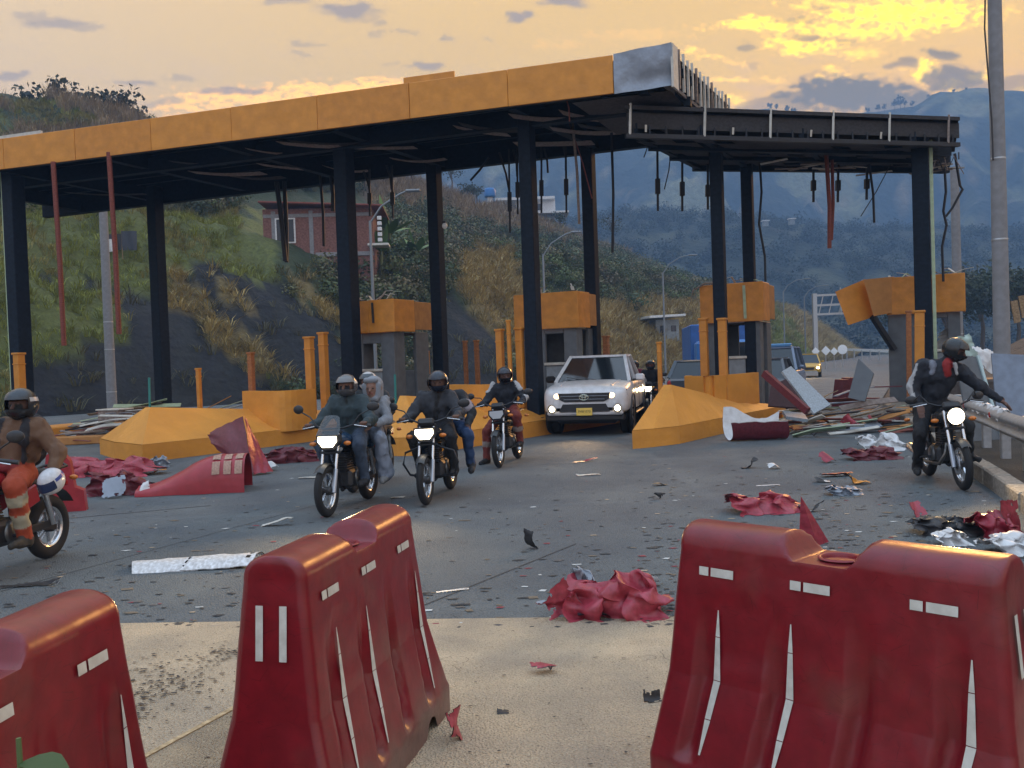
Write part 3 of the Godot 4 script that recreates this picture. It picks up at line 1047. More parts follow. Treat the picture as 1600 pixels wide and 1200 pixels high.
# a raised concrete island: kerb plinth, wedge nose, curved parapet
func island(label: String, Lf: Vector2, Cf: Vector2, apex: Vector2, apex_h: float, depth: float, wall: Array) -> void:
	var o := thing("toll_island", label, "traffic island", P(Cf.x, Cf.y, 0))
	var off := -o.position
	var ax := Vector2(sin(0.60), cos(0.60)); var ac := Vector2(cos(0.60), -sin(0.60))
	var wdt := maxf(absf((Cf - Lf).dot(ac)), 1.35)
	var R := Cf + ax * depth
	var Lb := R - ac * wdt
	var kh := 0.33
	var g := Geo.new()
	g.xf = Transform3D(Basis(), off)
	var foot := [Lf, Cf, R, Lb]
	var mid := Lf.lerp(Cf, 0.5) - ax * 0.12
	foot = [Lf, mid, Cf, R, Lb]
	for k in foot.size():
		var a: Vector2 = foot[k]; var b: Vector2 = foot[(k + 1) % foot.size()]
		var steps := maxi(1, int(a.distance_to(b) / 0.6))
		for s in steps:
			var p0 := a.lerp(b, float(s) / steps); var p1 := a.lerp(b, float(s + 1) / steps)
			g.quad(P(p0.x, p0.y, -0.02), P(p1.x, p1.y, -0.02), P(p1.x, p1.y, kh), P(p0.x, p0.y, kh))
	part("plinth", g, M.concrete_orange, o)
	# wedge: from the plinth edge up to a ridge that falls to the back
	var w := Geo.new()
	w.xf = Transform3D(Basis(), off)
	var ins := []
	var cen: Vector2 = (Lf + Cf + R + Lb) * 0.25
	for p in foot: ins.append(p + (cen - p).normalized() * 0.015)
	var back := apex + ax * (depth * 0.62)
	var A := P(apex.x, apex.y, apex_h); var A2 := P(apex.x, apex.y, apex_h) + Vector3(ac.x, 0, -ac.y) * 0.16
	var B := P(back.x, back.y, kh + 0.22)
	var pv := []
	for p in ins: pv.append(P(p.x, p.y, kh + 0.006))
	w.tri(pv[0], pv[1], A); w.tri(pv[1], pv[2], A2); w.tri(pv[1], A2, A)
	var cuts := 6
	for k in cuts:
		var t0 := float(k) / cuts; var t1 := float(k + 1) / cuts
		w.quad(pv[2].lerp(pv[3], t0), pv[2].lerp(pv[3], t1), A2.lerp(B, t1), A2.lerp(B, t0))
		w.quad(pv[0].lerp(pv[4], t0), pv[0].lerp(pv[4], t1), A.lerp(B, t1), A.lerp(B, t0))
		w.quad(A.lerp(B, t0), A2.lerp(B, t0), A2.lerp(B, t1), A.lerp(B, t1))
	w.tri(pv[3], pv[4], B)
	part("nose_wedge", w, M.concrete_orange, o)
	if wall.size():
		# parapet: plan points of its outer face
		var pw := Geo.new()
		pw.xf = Transform3D(Basis(), off)
		var n := wall.size()
		for k in n - 1:
			var a := P(wall[k][0], wall[k][1], 0); var b := P(wall[k + 1][0], wall[k + 1][1], 0)
			var nn := (b - a).cross(Vector3.UP).normalized() * 0.14
			var y0 := 0.3; var y1 := 1.19
			pw.quad(a + Vector3(0, y0, 0), b + Vector3(0, y0, 0), b + Vector3(0, y1, 0), a + Vector3(0, y1, 0))
			pw.quad(a - nn + Vector3(0, y0, 0), b - nn + Vector3(0, y0, 0), b - nn + Vector3(0, y1, 0), a - nn + Vector3(0, y1, 0))
			pw.quad(a + Vector3(0, y1, 0), b + Vector3(0, y1, 0), b - nn + Vector3(0, y1, 0), a - nn + Vector3(0, y1, 0))
		for e in [[0, 1], [n - 1, n - 2]]:
			var a := P(wall[e[0]][0], wall[e[0]][1], 0); var b := P(wall[e[1]][0], wall[e[1]][1], 0)
			var nn := (b - a).cross(Vector3.UP).normalized() * (0.14 if e[0] == 0 else -0.14)
			pw.quad(a + Vector3(0, 0.3, 0), a - nn + Vector3(0, 0.3, 0), a - nn + Vector3(0, 1.19, 0), a + Vector3(0, 1.19, 0))
		part("parapet", pw, M.concrete_orange, o)

func arc_wall(px0: float, px1: float, d0: float, bulge: float, d1: float) -> Array:
	var out := []
	for k in 13:
		var t := k / 12.0
		var px := lerpf(px0, px1, t)
		var d := lerpf(d0, d1, t) - bulge * sin(PI * t)
		var p := pl(px, d)
		out.append([p.x, d])
	return out

func setup_islands() -> void:
	island("ochre toll island with long wedge nose at the left", Vector2(-8.75, 18.9), Vector2(-6.96, 16.75), Vector2(-7.5, 18.3), 0.98, 9.0, arc_wall(378, 492, 20.6, 1.0, 20.4))
	island("ochre toll island behind the middle motorcycles", Vector2(-2.42, 16.55), Vector2(-1.72, 16.25), Vector2(-2.2, 17.5), 1.06, 9.5, arc_wall(702, 812, 19.8, 0.9, 19.6))
	island("ochre toll island right beside the white pickup", Vector2(2.13, 16.1), Vector2(3.1, 16.75), Vector2(2.98, 17.6), 1.09, 6.4, [[4.0, 20.6], [3.85, 20.0], [4.25, 19.3], [5.35, 20.6], [5.9, 21.4]])
	# far left island without a wedge, and the right one
	var o := thing("toll_island", "low ochre island kerb under the leftmost column", "traffic island", pl(36, 23.7))
	var g := Geo.new()
	g.cbox(AX * 2.5 + Vector3(0, 0.15, 0), Vector3(1.3, 0.36, 8.0), 0.03, Basis(Vector3.UP, -LANE))
	part("plinth", g, M.concrete_orange, o)
	var o2 := thing("toll_island", "grey concrete island under the damaged right booth", "traffic island", pl(1446, 21.0))
	var g2 := Geo.new()
	g2.cbox(AX * 1.6 + AC * 0.1 + Vector3(0, 0.14, 0), Vector3(1.8, 0.34, 6.0), 0.03, Basis(Vector3.UP, -LANE))
	part("plinth", g2, M.kerb, o2)

func post(label: String, x0: float, y0: float, x1: float, y1: float, d: float, w: float, m: Material, cap := true) -> void:
	var a := at(x1, y1, d); var b := at(x0, y0, d)
	b.x = a.x + (b.x - a.x) * 0.3
	a.y = minf(a.y, 0.6)
	var o := thing("guard_post", label, "post", Vector3(a.x, a.y, a.z), 0, "ochre posts on the toll islands")
	var h := b.y - a.y
	var g := Geo.new()
	g.cbox(Vector3((b.x - a.x) * 0.5, h * 0.5, 0), Vector3(w, h, w), 0.012, Basis(Vector3.UP, -LANE) * Basis(Vector3.BACK, -(b.x - a.x) / h))
	part("shaft", g, m, o)
	if cap:
		var c := Geo.new()
		c.cbox(Vector3(b.x - a.x, h + 0.02, 0), Vector3(w * 1.25, 0.05, w * 1.25), 0.01, Basis(Vector3.UP, -LANE))
		part("cap", c, m, o)
		c = Geo.new()
		c.cbox(Vector3((b.x - a.x) * 0.9, h * 0.86, 0), Vector3(w * 1.12, 0.03, w * 1.12), 0.006, Basis(Vector3.UP, -LANE))
		part("collar", c, m, o)

func setup_posts() -> void:
	var om: Material = M.orange2
	var rm := mat(L(0.42, 0.16, 0.05), 0.7, 0, M.grime, 1.5)
	post("wide ochre post behind the helmet of the leftmost rider", 29, 554, 34, 650, 21.5, 0.19, om)
	post("thin ochre post behind the left island wedge", 309, 578, 313, 645, 21.5, 0.10, om)
	post("ochre post at the left end of the curved left parapet", 392, 553, 394, 612, 21.6, 0.13, rm)
	post("tall ochre post at the right end of the left parapet", 481, 529, 487, 625, 20.6, 0.17, om)
	post("tall ochre post with raised tip behind the left parapet", 503, 522, 509, 630, 21.2, 0.17, om)
	post("short ochre stub beside the first booth doorway", 667, 548, 669, 585, 25.0, 0.10, om, false)
	post("rusty ochre post left of a pair beyond the middle island", 726, 535, 729, 600, 24.0, 0.10, rm)
	post("rusty ochre post right of a pair beyond the middle island", 743, 534, 747, 600, 24.0, 0.11, rm)
	post("ochre post left of three behind the helmeted lone rider", 780, 517, 783, 590, 20.4, 0.15, om)
	post("slender tallest ochre post of three behind the lone rider", 792, 503, 798, 590, 20.0, 0.08, om)
	post("ochre post against the dark column behind the lone rider", 809, 515, 815, 600, 20.2, 0.16, om)
	post("rusty post above the pickup roof", 946, 527, 949, 590, 26.0, 0.16, rm)
	post("ochre cross-topped post on the right island's left edge", 1029, 537, 1032, 605, 20.3, 0.09, om)
	post("ochre post left of two before the third booth", 1097, 500, 1102, 584, 20.6, 0.17, om)
	post("ochre post right of two before the third booth", 1127, 500, 1131, 584, 20.0, 0.17, om)
	post("bent ochre post before the damaged right booth", 1444, 488, 1437, 640, 19.2, 0.19, om)
	post("thin flaking ochre post left of the damaged right booth", 1424, 488, 1421, 622, 20.2, 0.11, rm)

# booth at plan point (front right corner of its base), sizes across and along
func booth(label: String, c: Vector2, w: float, l: float, y_cr: float, y_top: float, win: Array, wreck: bool) -> Node3D:
	var o := thing("toll_booth", label, "toll booth", P(c.x, c.y, 0.3), -LANE)
	# local: x to the right across, -z away; the front right corner is the origin
	var y1 := y_cr - 0.3
	var th := 0.1
	var cw := func(x0, x1, z0, z1, ya, yb, m, nm):
		var g := Geo.new()
		g.cbox(Vector3((x0 + x1) * 0.5, (ya + yb) * 0.5, (z0 + z1) * 0.5), Vector3(absf(x1 - x0), absf(yb - ya), absf(z1 - z0)), 0.012)
		return part(nm, g, m, o)
	var sill := 1.22
	# front wall round the opening
	var a: float = win[0]; var b: float = win[1]
	cw.call(-w, -w + a, -th, 0.0, 0.0, y1, M.booth_grey, "front_wall")
	cw.call(-w + b, 0.0, -th, 0.0, 0.0, y1, M.booth_grey, "front_wall")
	cw.call(-w + a, -w + b, -th + 0.01, -0.006, 0.0, sill, M.booth_lower, "front_wall_lower")
	cw.call(-w + a, -w + b, -th + 0.01, -0.004, win[2], y1, M.booth_grey, "front_wall_upper")
	var sl = cw.call(-w + a - 0.03, -w + b + 0.03, -th - 0.02, 0.05, sill + 0.002, sill + 0.07, M.bone, "sill")
	# side walls: a doorway in each, back wall with a window in line
	for x in [[-w, -w + th], [-th, 0.0]]:
		cw.call(x[0] + 0.003, x[1] - 0.003, -l, -l * 0.62, 0.0, y1, M.booth_grey, "side_wall")
		cw.call(x[0] + 0.003, x[1] - 0.003, -l * 0.3, -th - 0.002, 0.0, y1, M.booth_grey, "side_wall")
	cw.call(-w + th, -w + a, -l, -l + th, 0.0, y1, M.booth_grey, "back_wall")
	cw.call(-w + b, -th, -l, -l + th, 0.0, y1, M.booth_grey, "back_wall")
	cw.call(-w + a, -w + b, -l + 0.004, -l + th, 0.0, sill, M.booth_lower, "back_wall_lower")
	# crown
	var yc := y1; var yt := y_top - 0.3
	var e := 0.12
	if not wreck:
		cw.call(-w - e, -w * 0.62, e, e - 0.05, yc, yt, M.orange2, "crown_panel")
		cw.call(-w * 0.62 + 0.006, e, e, e - 0.05, yc, yt + 0.005, M.orange2, "crown_panel")
	else:
		cw.call(-w - 0.02, e, e, e - 0.05, yc, yt + 0.005, M.orange2, "crown_panel")
	cw.call(e - 0.052, e - 0.002, e - 0.052, -l * 0.5, yc + 0.004, yt, M.orange2, "crown_panel")
	cw.call(e - 0.056, e - 0.006, -l * 0.5 - 0.006, -l, yc + 0.06, yt - 0.03, M.orange_dull, "crown_panel")
	if not wreck: cw.call(-w - e + 0.002, -w - e + 0.05, e - 0.052, -l, yc + 0.004, yt, M.orange2, "crown_panel")
	cw.call(-w + 0.02, -0.02, -0.02, -l, yc - 0.05, yc - 0.006, M.char, "ceiling_board")
	# torn strips along the top
	for k in 8:
		var g := Geo.new()
		var x := rng.randf_range(-w, 0.1)
		var p := Vector3(x, yt + rng.randf_range(0.0, 0.05), rng.randf_range(-0.4, e))
		var p2 := p + Vector3(rng.randf_range(-0.55, 0.6), rng.randf_range(-0.05, 0.2), rng.randf_range(-0.2, 0.15))
		var mid := (p + p2) * 0.5 + Vector3(0, rng.randf_range(0.0, 0.12), 0)
		g.beam(p, mid, rng.randf_range(0.03, 0.1), 0.012)
		g.beam(mid, p2, rng.randf_range(0.02, 0.07), 0.012)
		part("torn_strip", g, [M.bone, M.pale_green, M.taupe, M.bone][k % 4], o)
	return o

func setup_booths() -> void:
	var b1 := pl(618, 22.0); var o := booth("toll booth with grey walls and ochre crown behind the pillion riders", Vector2(b1.x, 22.0), 1.05, 1.6, 2.48, 3.28, [0.12, 0.66, 1.92], false)
	var g := Geo.new()
	g.beam(Vector3(-0.5, 2.92, 0.15), Vector3(-0.48, 2.42, 0.155), 0.06, 0.012, Vector3(0, 0, 1))
	part("burn_streak", g, M.char, o)
	var b2 := pl(903, 21.8); booth("toll booth with ochre crown directly behind the white pickup", Vector2(b2.x, 21.8), 1.5, 1.3, 2.42, 3.3, [0.66, 1.16, 2.0], false)
	var b3 := pl(1190, 22.4); o = booth("toll booth with ochre crown behind the right island", Vector2(b3.x, 22.4), 1.35, 1.4, 2.45, 3.42, [0.52, 0.98, 2.12], false)
	for s in [[-1.06, 0.5], [-0.34, 0.2]]:
		g = Geo.new()
		var z := 0.16
		g.beam(Vector3(s[0], 3.05, z), Vector3(s[0] + 0.02, 2.2 + s[1] * 0.1, z + 0.01), 0.07, 0.012, Vector3(0, 0, 1))
		part("hanging_strip", g, M.pale_green, o)
	g = Geo.new()
	g.tube([Vector3(-1.0, 3.15, 0.2), Vector3(-1.3, 3.16, 0.22), Vector3(-1.6, 3.0, 0.25), Vector3(-1.72, 2.6, 0.25)], [0.03, 0.03, 0.02, 0.01], 6)
	part("hanging_strip", g, M.taupe, o)
	var b4 := pl(1503, 21.7); o = booth("wrecked toll booth at the right with its crown torn open", Vector2(b4.x, 21.7), 1.62, 1.4, 2.48, 3.40, [0.95, 1.34, 2.05], true)
	# crown panels blown off to the left
	for a in [[[1305, 456], [1352, 436], [1368, 494], [1325, 508], M.orange2], [[1349, 437], [1397, 432], [1397, 488], [1365, 494], M.orange_dull]]:
		var pg := Geo.new()
		var q := []
		for k in 4: q.append(o.transform.affine_inverse() * at(a[k][0], a[k][1], 22.0 if k in [0, 3] else 22.3))
		var nn := Vector3(0, 0, -0.06)
		pg.quad(q[0], q[1], q[2], q[3]); pg.quad(q[0] + nn, q[1] + nn, q[2] + nn, q[3] + nn)
		for k in 4: pg.quad(q[k], q[(k + 1) % 4], q[(k + 1) % 4] + nn, q[k] + nn)
		part("blown_crown_panel", pg, a[4], o)
	g = Geo.new()
	g.beam(o.transform.affine_inverse() * at(1363, 494, 22.2), o.transform.affine_inverse() * at(1397, 546, 22.3), 0.16, 0.1)
	part("fallen_strut", g, M.black_steel, o)

# ------------------------------------------------------------------ red plastic water barriers
func bar_w(y: float) -> float:
	if y < 0.12: return 0.25
	if y < 0.15: return lerpf(0.25, 0.238, (y - 0.12) / 0.03)
	if y < 0.44: return lerpf(0.238, 0.168, (y - 0.15) / 0.29)
	if y < 0.90: return lerpf(0.168, 0.124, (y - 0.44) / 0.46)
	var t := clampf((y - 0.90) / 0.10, 0, 1)
	return 0.124 * pow(maxf(0.0, 1.0 - pow(t, 2.6)), 0.42)

func bar_l(y: float) -> float:
	if y < 0.12: return 0.66
	if y < 0.44: return lerpf(0.66, 0.615, (y - 0.12) / 0.32)
	if y < 0.9: return lerpf(0.615, 0.575, (y - 0.44) / 0.46)
	var t := clampf((y - 0.9) / 0.1, 0, 1)
	return 0.575 - 0.016 * (1.0 - sqrt(maxf(0.0, 1.0 - pow(t, 6.0))))

const GROOVES := [-0.44, -0.15, 0.15, 0.44]

func bar_groove(x: float, y: float) -> float:
	var g := 0.0
	for c in GROOVES:
		g = maxf(g, smoothstep(0.045, 0.02, absf(x - c + 0.05 * clampf((0.44 - y) / 0.3, 0, 1))))
	return g * 0.034 * smoothstep(0.80, 0.40, y) * smoothstep(0.12, 0.17, y)

func barrier(label: String, mid: Vector3, turn: float, dirty: bool, panel_side: float) -> void:
	var o := thing("water_barrier", label, "barrier", mid, turn, "red plastic barriers across the road")
	var ys := [0.0, 0.02, 0.06, 0.10, 0.12, 0.135, 0.15, 0.17]
	var y := 0.2
	while y < 0.865:
		ys.append(y); y += 0.0333
	for k in 13: ys.append(0.90 + 0.10 * pow(sin(PI * 0.5 * k / 12.0), 0.8))
	ys.insert(ys.find(0.2) + 7, 0.44)
	ys.sort()
	var nl := 64
	var ring := []          # normalised outline: along the long side, the corners, the ends
	var g := Geo.new()
	var n := 0
	for yy in ys:
		var W := bar_w(yy); var Lh := bar_l(yy)
		var rc := minf(0.036, W * 0.5)
		var row := []
		for sgn in [1.0, -1.0]:
			for k in nl + 1:
				var x: float = sgn * lerpf(-(Lh - rc), Lh - rc, float(k) / nl)
				var z: float = W - bar_groove(x, yy)
				if panel_side * sgn > 0 and x > -0.40 and x < -0.18 and yy > 0.5 and yy < 0.74: z -= 0.007
				row.append(Vector3(x, yy, sgn * z))
			for k in range(1, 6):
				var a := PI * 0.5 * k / 6.0
				row.append(Vector3(sgn * (Lh - rc + rc * sin(a)), yy, sgn * (W - rc + rc * cos(a))))
			for k in 7:
				var zz := lerpf(W - rc, -(W - rc), k / 6.0)
				row.append(Vector3(sgn * Lh, yy, sgn * zz))
			for k in range(1, 6):
				var a := PI * 0.5 * k / 6.0
				row.append(Vector3(sgn * (Lh - rc + rc * cos(a)), yy, -sgn * (W - rc + rc * sin(a))))
		n = row.size()
		for p in row:
			var q: Vector3 = p
			# filler recess in the top
			var floor_ := 0.915 + 0.085 * smoothstep(0.10, 0.16, absf(q.x - 0.0))
			q.y = minf(q.y, floor_)
			# fork openings under the foot
			if yy <= 0.06:
				var arch := 0.075 * sqrt(maxf(0.0, 1.0 - pow((absf(q.x) - 0.36) / 0.07, 2.0)))
				q.y = maxf(q.y, arch)
			q += Vector3(nz2.get_noise_2d(q.x * 90.0, q.y * 90.0), 0, nz2.get_noise_2d(q.x * 60.0 + 40.0, q.y * 60.0 + q.z * 50.0)) * 0.006
			var dirt := 0.0
			if dirty:
				dirt = smoothstep(0.24, 0.08, q.y + 0.10 * nz2.get_noise_2d(q.x * 150.0, q.y * 120.0)) * 0.75
			dirt += 0.25 * smoothstep(0.25, 0.6, nz2.get_noise_3d(q.x * 160.0, q.y * 110.0, q.z * 160.0 + mid.x * 50.0))
			g.col = Color(0.215, 0.011, 0.018).lerp(Color(0.16, 0.11, 0.085), clampf(dirt, 0, 0.85))
			g.vert(q)
	for r in ys.size() - 1:
		for k in n:
			var a := r * n + k; var b := r * n + (k + 1) % n
			g.ix.append_array([a, a + n, b + n, a, b + n, b])
	var vm := vmat(0.30, M.scuff, 0.9, M.nsoft, 0.05)
	vm.metallic_specular = 0.5
	vm.rim_enabled = true
	vm.rim = 0.05
	vm.rim_tint = 0.0
	part("body", g, vm, o)
	var hole := Geo.new()
	hole.lathe([[0.075, 0.006], [0.07, 0.012], [0.06, 0.008], [0.055, -0.02], [0.055, -0.16], [0.0, -0.16]], 20, Vector3(0.02, 0.916, 0))
	part("filler_hole", hole, mat(L(0.215, 0.011, 0.018), 0.4), o)
	var wm := mat(L(0.62, 0.63, 0.58), 0.35, 0, M.soft, 2.5)
	for sgn in [1.0, -1.0]:
		for x in [-0.44, 0.0 - 0.15 + 0.15, 0.44]:
			var s := Geo.new()
			var xs: float = x + 0.0
			for c in GROOVES:
				if absf(c - x) < 0.2 and x != 0.0: xs = c + 0.055
			if x == 0.0: xs = -0.15 + 0.055
			var prof := [[0.70, 0.004], [0.60, 0.018], [0.44, 0.030], [0.30, 0.024], [0.17, 0.008]]
			for k in prof.size() - 1:
				var f := func(yy: float, dx: float) -> Vector3:
					var lean := -0.05 * clampf((0.44 - yy) / 0.3, 0, 1)
					return Vector3(xs + dx + lean, yy, sgn * (bar_w(yy) - bar_groove(xs + dx + lean, yy) + 0.005))
				var a: Array = prof[k]; var b: Array = prof[k + 1]
				s.quad(f.call(a[0], -a[1] * 0.5), f.call(a[0], a[1] * 0.5), f.call(b[0] + 0.003, b[1] * 0.5), f.call(b[0] + 0.003, -b[1] * 0.5))
			part("reflective_strip", s, wm, o)
		for x in [-0.40, -0.03, 0.38]:
			var s := Geo.new()
			for h in [[-0.07, -0.03], [-0.02, 0.075]]:
				s.quad(Vector3(x + h[0], 0.82, sgn * (bar_w(0.82) + 0.007)), Vector3(x + h[1], 0.82, sgn * (bar_w(0.82) + 0.007)), Vector3(x + h[1], 0.852, sgn * (bar_w(0.852) + 0.007)), Vector3(x + h[0], 0.852, sgn * (bar_w(0.852) + 0.007)))
			part("top_tape", s, wm, o)
		for z in [-0.045, 0.045]:
			var s := Geo.new()
			var xl := func(yy): return sgn * (bar_l(yy) + 0.008)
			s.quad(Vector3(xl.call(0.64), 0.64, z - 0.014), Vector3(xl.call(0.64), 0.64, z + 0.014), Vector3(xl.call(0.83), 0.83, z + 0.014), Vector3(xl.call(0.83), 0.83, z - 0.014))
			part("reflective_bar", s, wm, o)

func setup_barriers() -> void:
	M.scuff = scuff_tex(77)
	var mk := func(a: Vector3, b: Vector3, label, dirty, side):
		a.y = 0; b.y = 0
		var d := (b - a).normalized()
		barrier(label, (a + b) * 0.5, atan2(-d.z, d.x), dirty, side)
	mk.call(at(430, 868, 3.14), at(603, 787, 4.2), "red plastic road barrier standing end-on in the middle", true, 1.0)
	mk.call(at(1088, 812, 3.54), at(1580, 868, 2.74), "red plastic road barrier at the right foreground", false, 1.0)
	mk.call(Vector3(-1.47, 0, -1.62), Vector3(-1.335, 0, -2.72), "red plastic road barrier at the left foreground edge", false, 1.0)

# ------------------------------------------------------------------ wreckage
# crumpled sheet: returns [painted face, bare face] lying on y = 0
func crumple(w: float, h: float, n: int, sd: int, folds: int, ang: float, amp: float, tear := 0.25, curl := 0.0) -> Array:
	var r := RandomNumberGenerator.new()
	r.seed = sd
	n = int(n * 1.9)
	var nx := maxi(6, int(n * sqrt(w / h))); var ny := maxi(6, int(n * sqrt(h / w)))
	var pts := []
	for j in ny + 1:
		for i in nx + 1:
			var x := (float(i) / nx - 0.5) * w; var z := (float(j) / ny - 0.5) * h
			pts.append(Vector3(x, 0, z) + Vector3(r.randf_range(-1, 1) * w / nx, 0, r.randf_range(-1, 1) * h / ny) * 0.28)
	if curl != 0.0:
		for k in pts.size():
			var p: Vector3 = pts[k]
			var a := p.z * curl
			pts[k] = Vector3(p.x, (1.0 - cos(a)) / curl, sin(a) / curl)
	for f in folds:
		var c := Vector3(r.randf_range(-0.35, 0.35) * w, 0, r.randf_range(-0.35, 0.35) * h)
		var ph := r.randf_range(0, TAU)
		var ax := Vector3(cos(ph), r.randf_range(-0.15, 0.15), sin(ph)).normalized()
		var side := ax.cross(Vector3.UP).normalized()
		var th := ang * r.randf_range(0.45, 1.0) * (1.0 if r.randf() < 0.6 else -1.0)
		var soft := 0.03 + 0.05 * r.randf()
		for k in pts.size():
			var p: Vector3 = pts[k] - c
			var t := p.dot(side)
			if t > 0.0:
				pts[k] = c + p.rotated(ax, th * clampf(t / soft, 0, 1))
	var lo := 1e9
	for k in pts.size():
		var p: Vector3 = pts[k]
		pts[k] += Vector3(nz2.get_noise_3d(p.x * 240.0 + sd, p.y * 240.0, p.z * 240.0), nz2.get_noise_3d(p.x * 240.0, p.y * 240.0 + sd, p.z * 240.0) * 1.3, nz2.get_noise_3d(p.x * 240.0, p.y * 240.0, p.z * 240.0 + sd)) * amp
		lo = minf(lo, pts[k].y)
	for k in pts.size(): pts[k] -= Vector3(0, lo - 0.003, 0)
	var ga := Geo.new(); var gb := Geo.new()
	var nm := []
	for k in pts.size(): nm.append(Vector3.ZERO)
	for j in ny:
		for i in nx:
			var a := j * (nx + 1) + i
			var nn: Vector3 = ((pts[a + nx + 2] - pts[a]) as Vector3).cross(pts[a + nx + 1] - pts[a + 1])
			for e in [a, a + 1, a + nx + 1, a + nx + 2]: nm[e] += nn
	for k in pts.size():
		ga.vert(pts[k])
		gb.vert(pts[k] + nm[k].normalized() * 0.005)
	for j in ny:
		for i in nx:
			var e := minf(minf((i + 0.5) / nx, 1.0 - (i + 0.5) / nx), minf((j + 0.5) / ny, 1.0 - (j + 0.5) / ny))
			if e < tear and nz2.get_noise_2d(i * 160.0 / n + sd * 3.0, j * 160.0 / n) > 0.08 + e * 1.6: continue
			var a := j * (nx + 1) + i
			for gg in [ga, gb]: gg.ix.append_array([a, a + nx + 1, a + nx + 2, a, a + nx + 2, a + 1])
	return [ga, gb]

func scrap(label: String, p: Vector3, turn: float, w: float, h: float, sd: int, m1: Material, m2: Material, folds := 3, ang := 1.2, amp := 0.02, n := 9, tilt := Vector3.ZERO, tear := 0.25, curl := 0.0, cat := "debris") -> Node3D:
	var o := thing("crumpled_sheet", label, cat, p, turn, "wreckage on the road")
	var c := crumple(w, h, n, sd, folds, ang, amp, tear, curl)
	if tilt != Vector3.ZERO:
		var b := Basis.from_euler(tilt)
		var lo := 1e9
		for g in c:
			for k in g.v.size():
				g.v[k] = b * g.v[k]
				lo = minf(lo, g.v[k].y)
		for g in c:
			for k in g.v.size(): g.v[k].y -= lo
	if c[0].v.size() == 0: return o
	var mn := Vector3.ONE * 1e9; var mx := -mn
	for v in c[0].v:
		mn = mn.min(v); mx = mx.max(v)
	for gg in c:
		for k in gg.v.size():
			gg.v[k] -= Vector3((mn.x + mx.x) * 0.5, 0, lerpf(mn.z, mx.z, 0.75))
	part("painted_side", c[0], m1, o)
	part("bare_side", c[1], m2, o)
	return o

# a crushed sheet: creased hollow shell standing on the ground
func lump(label: String, p: Vector3, turn: float, w: float, dp: float, h: float, sd: int, m1: Material, m2: Material, fr := 1.0) -> void:
	var o := thing("crushed_sheet", label, "debris", p, turn, "wreckage on the road")
	for inner in [false]:
		var g := Geo.new()
		g.grid(52, 30, func(u, v):
			var x: float = (u - 0.5) * w; var z: float = (v - 0.5) * dp
			var a := 1.0 - absf(nz3.get_noise_2d(u * w * 150.0 * fr + sd * 9.0, v * dp * 150.0 * fr)) * 2.6
			var b := 1.0 - absf(nz3.get_noise_2d(u * w * 330.0 * fr - sd * 5.0, v * dp * 330.0 * fr + 40.0)) * 2.6
			var env: float = pow(maxf(0.0, 1.0 - pow(absf(v - 0.42) * 2.0, 1.7)), 0.7) * (0.45 + 0.55 * smoothstep(0.0, 0.35, 1.0 - absf(u - 0.32) * 1.5))
			var y: float = h * env * (0.62 + 0.24 * a + 0.14 * b)
			x += 0.07 * nz3.get_noise_2d(u * 220.0, v * 220.0 + sd) * (w / 0.6)
			z += 0.10 * nz3.get_noise_2d(u * 180.0 + 70.0, v * 200.0 + sd) + 0.25 * y
			return Vector3(x, maxf(y, 0.004) - (0.006 if inner else 0.0), z),
			func(u, v): return minf(minf(u, 1.0 - u), minf(v, 1.0 - v)) > 0.10 * nz2.get_noise_2d(u * 300.0 + sd, v * 300.0) + 0.015)
		part("bare_side" if inner else "painted_side", g, m2 if inner else m1, o)

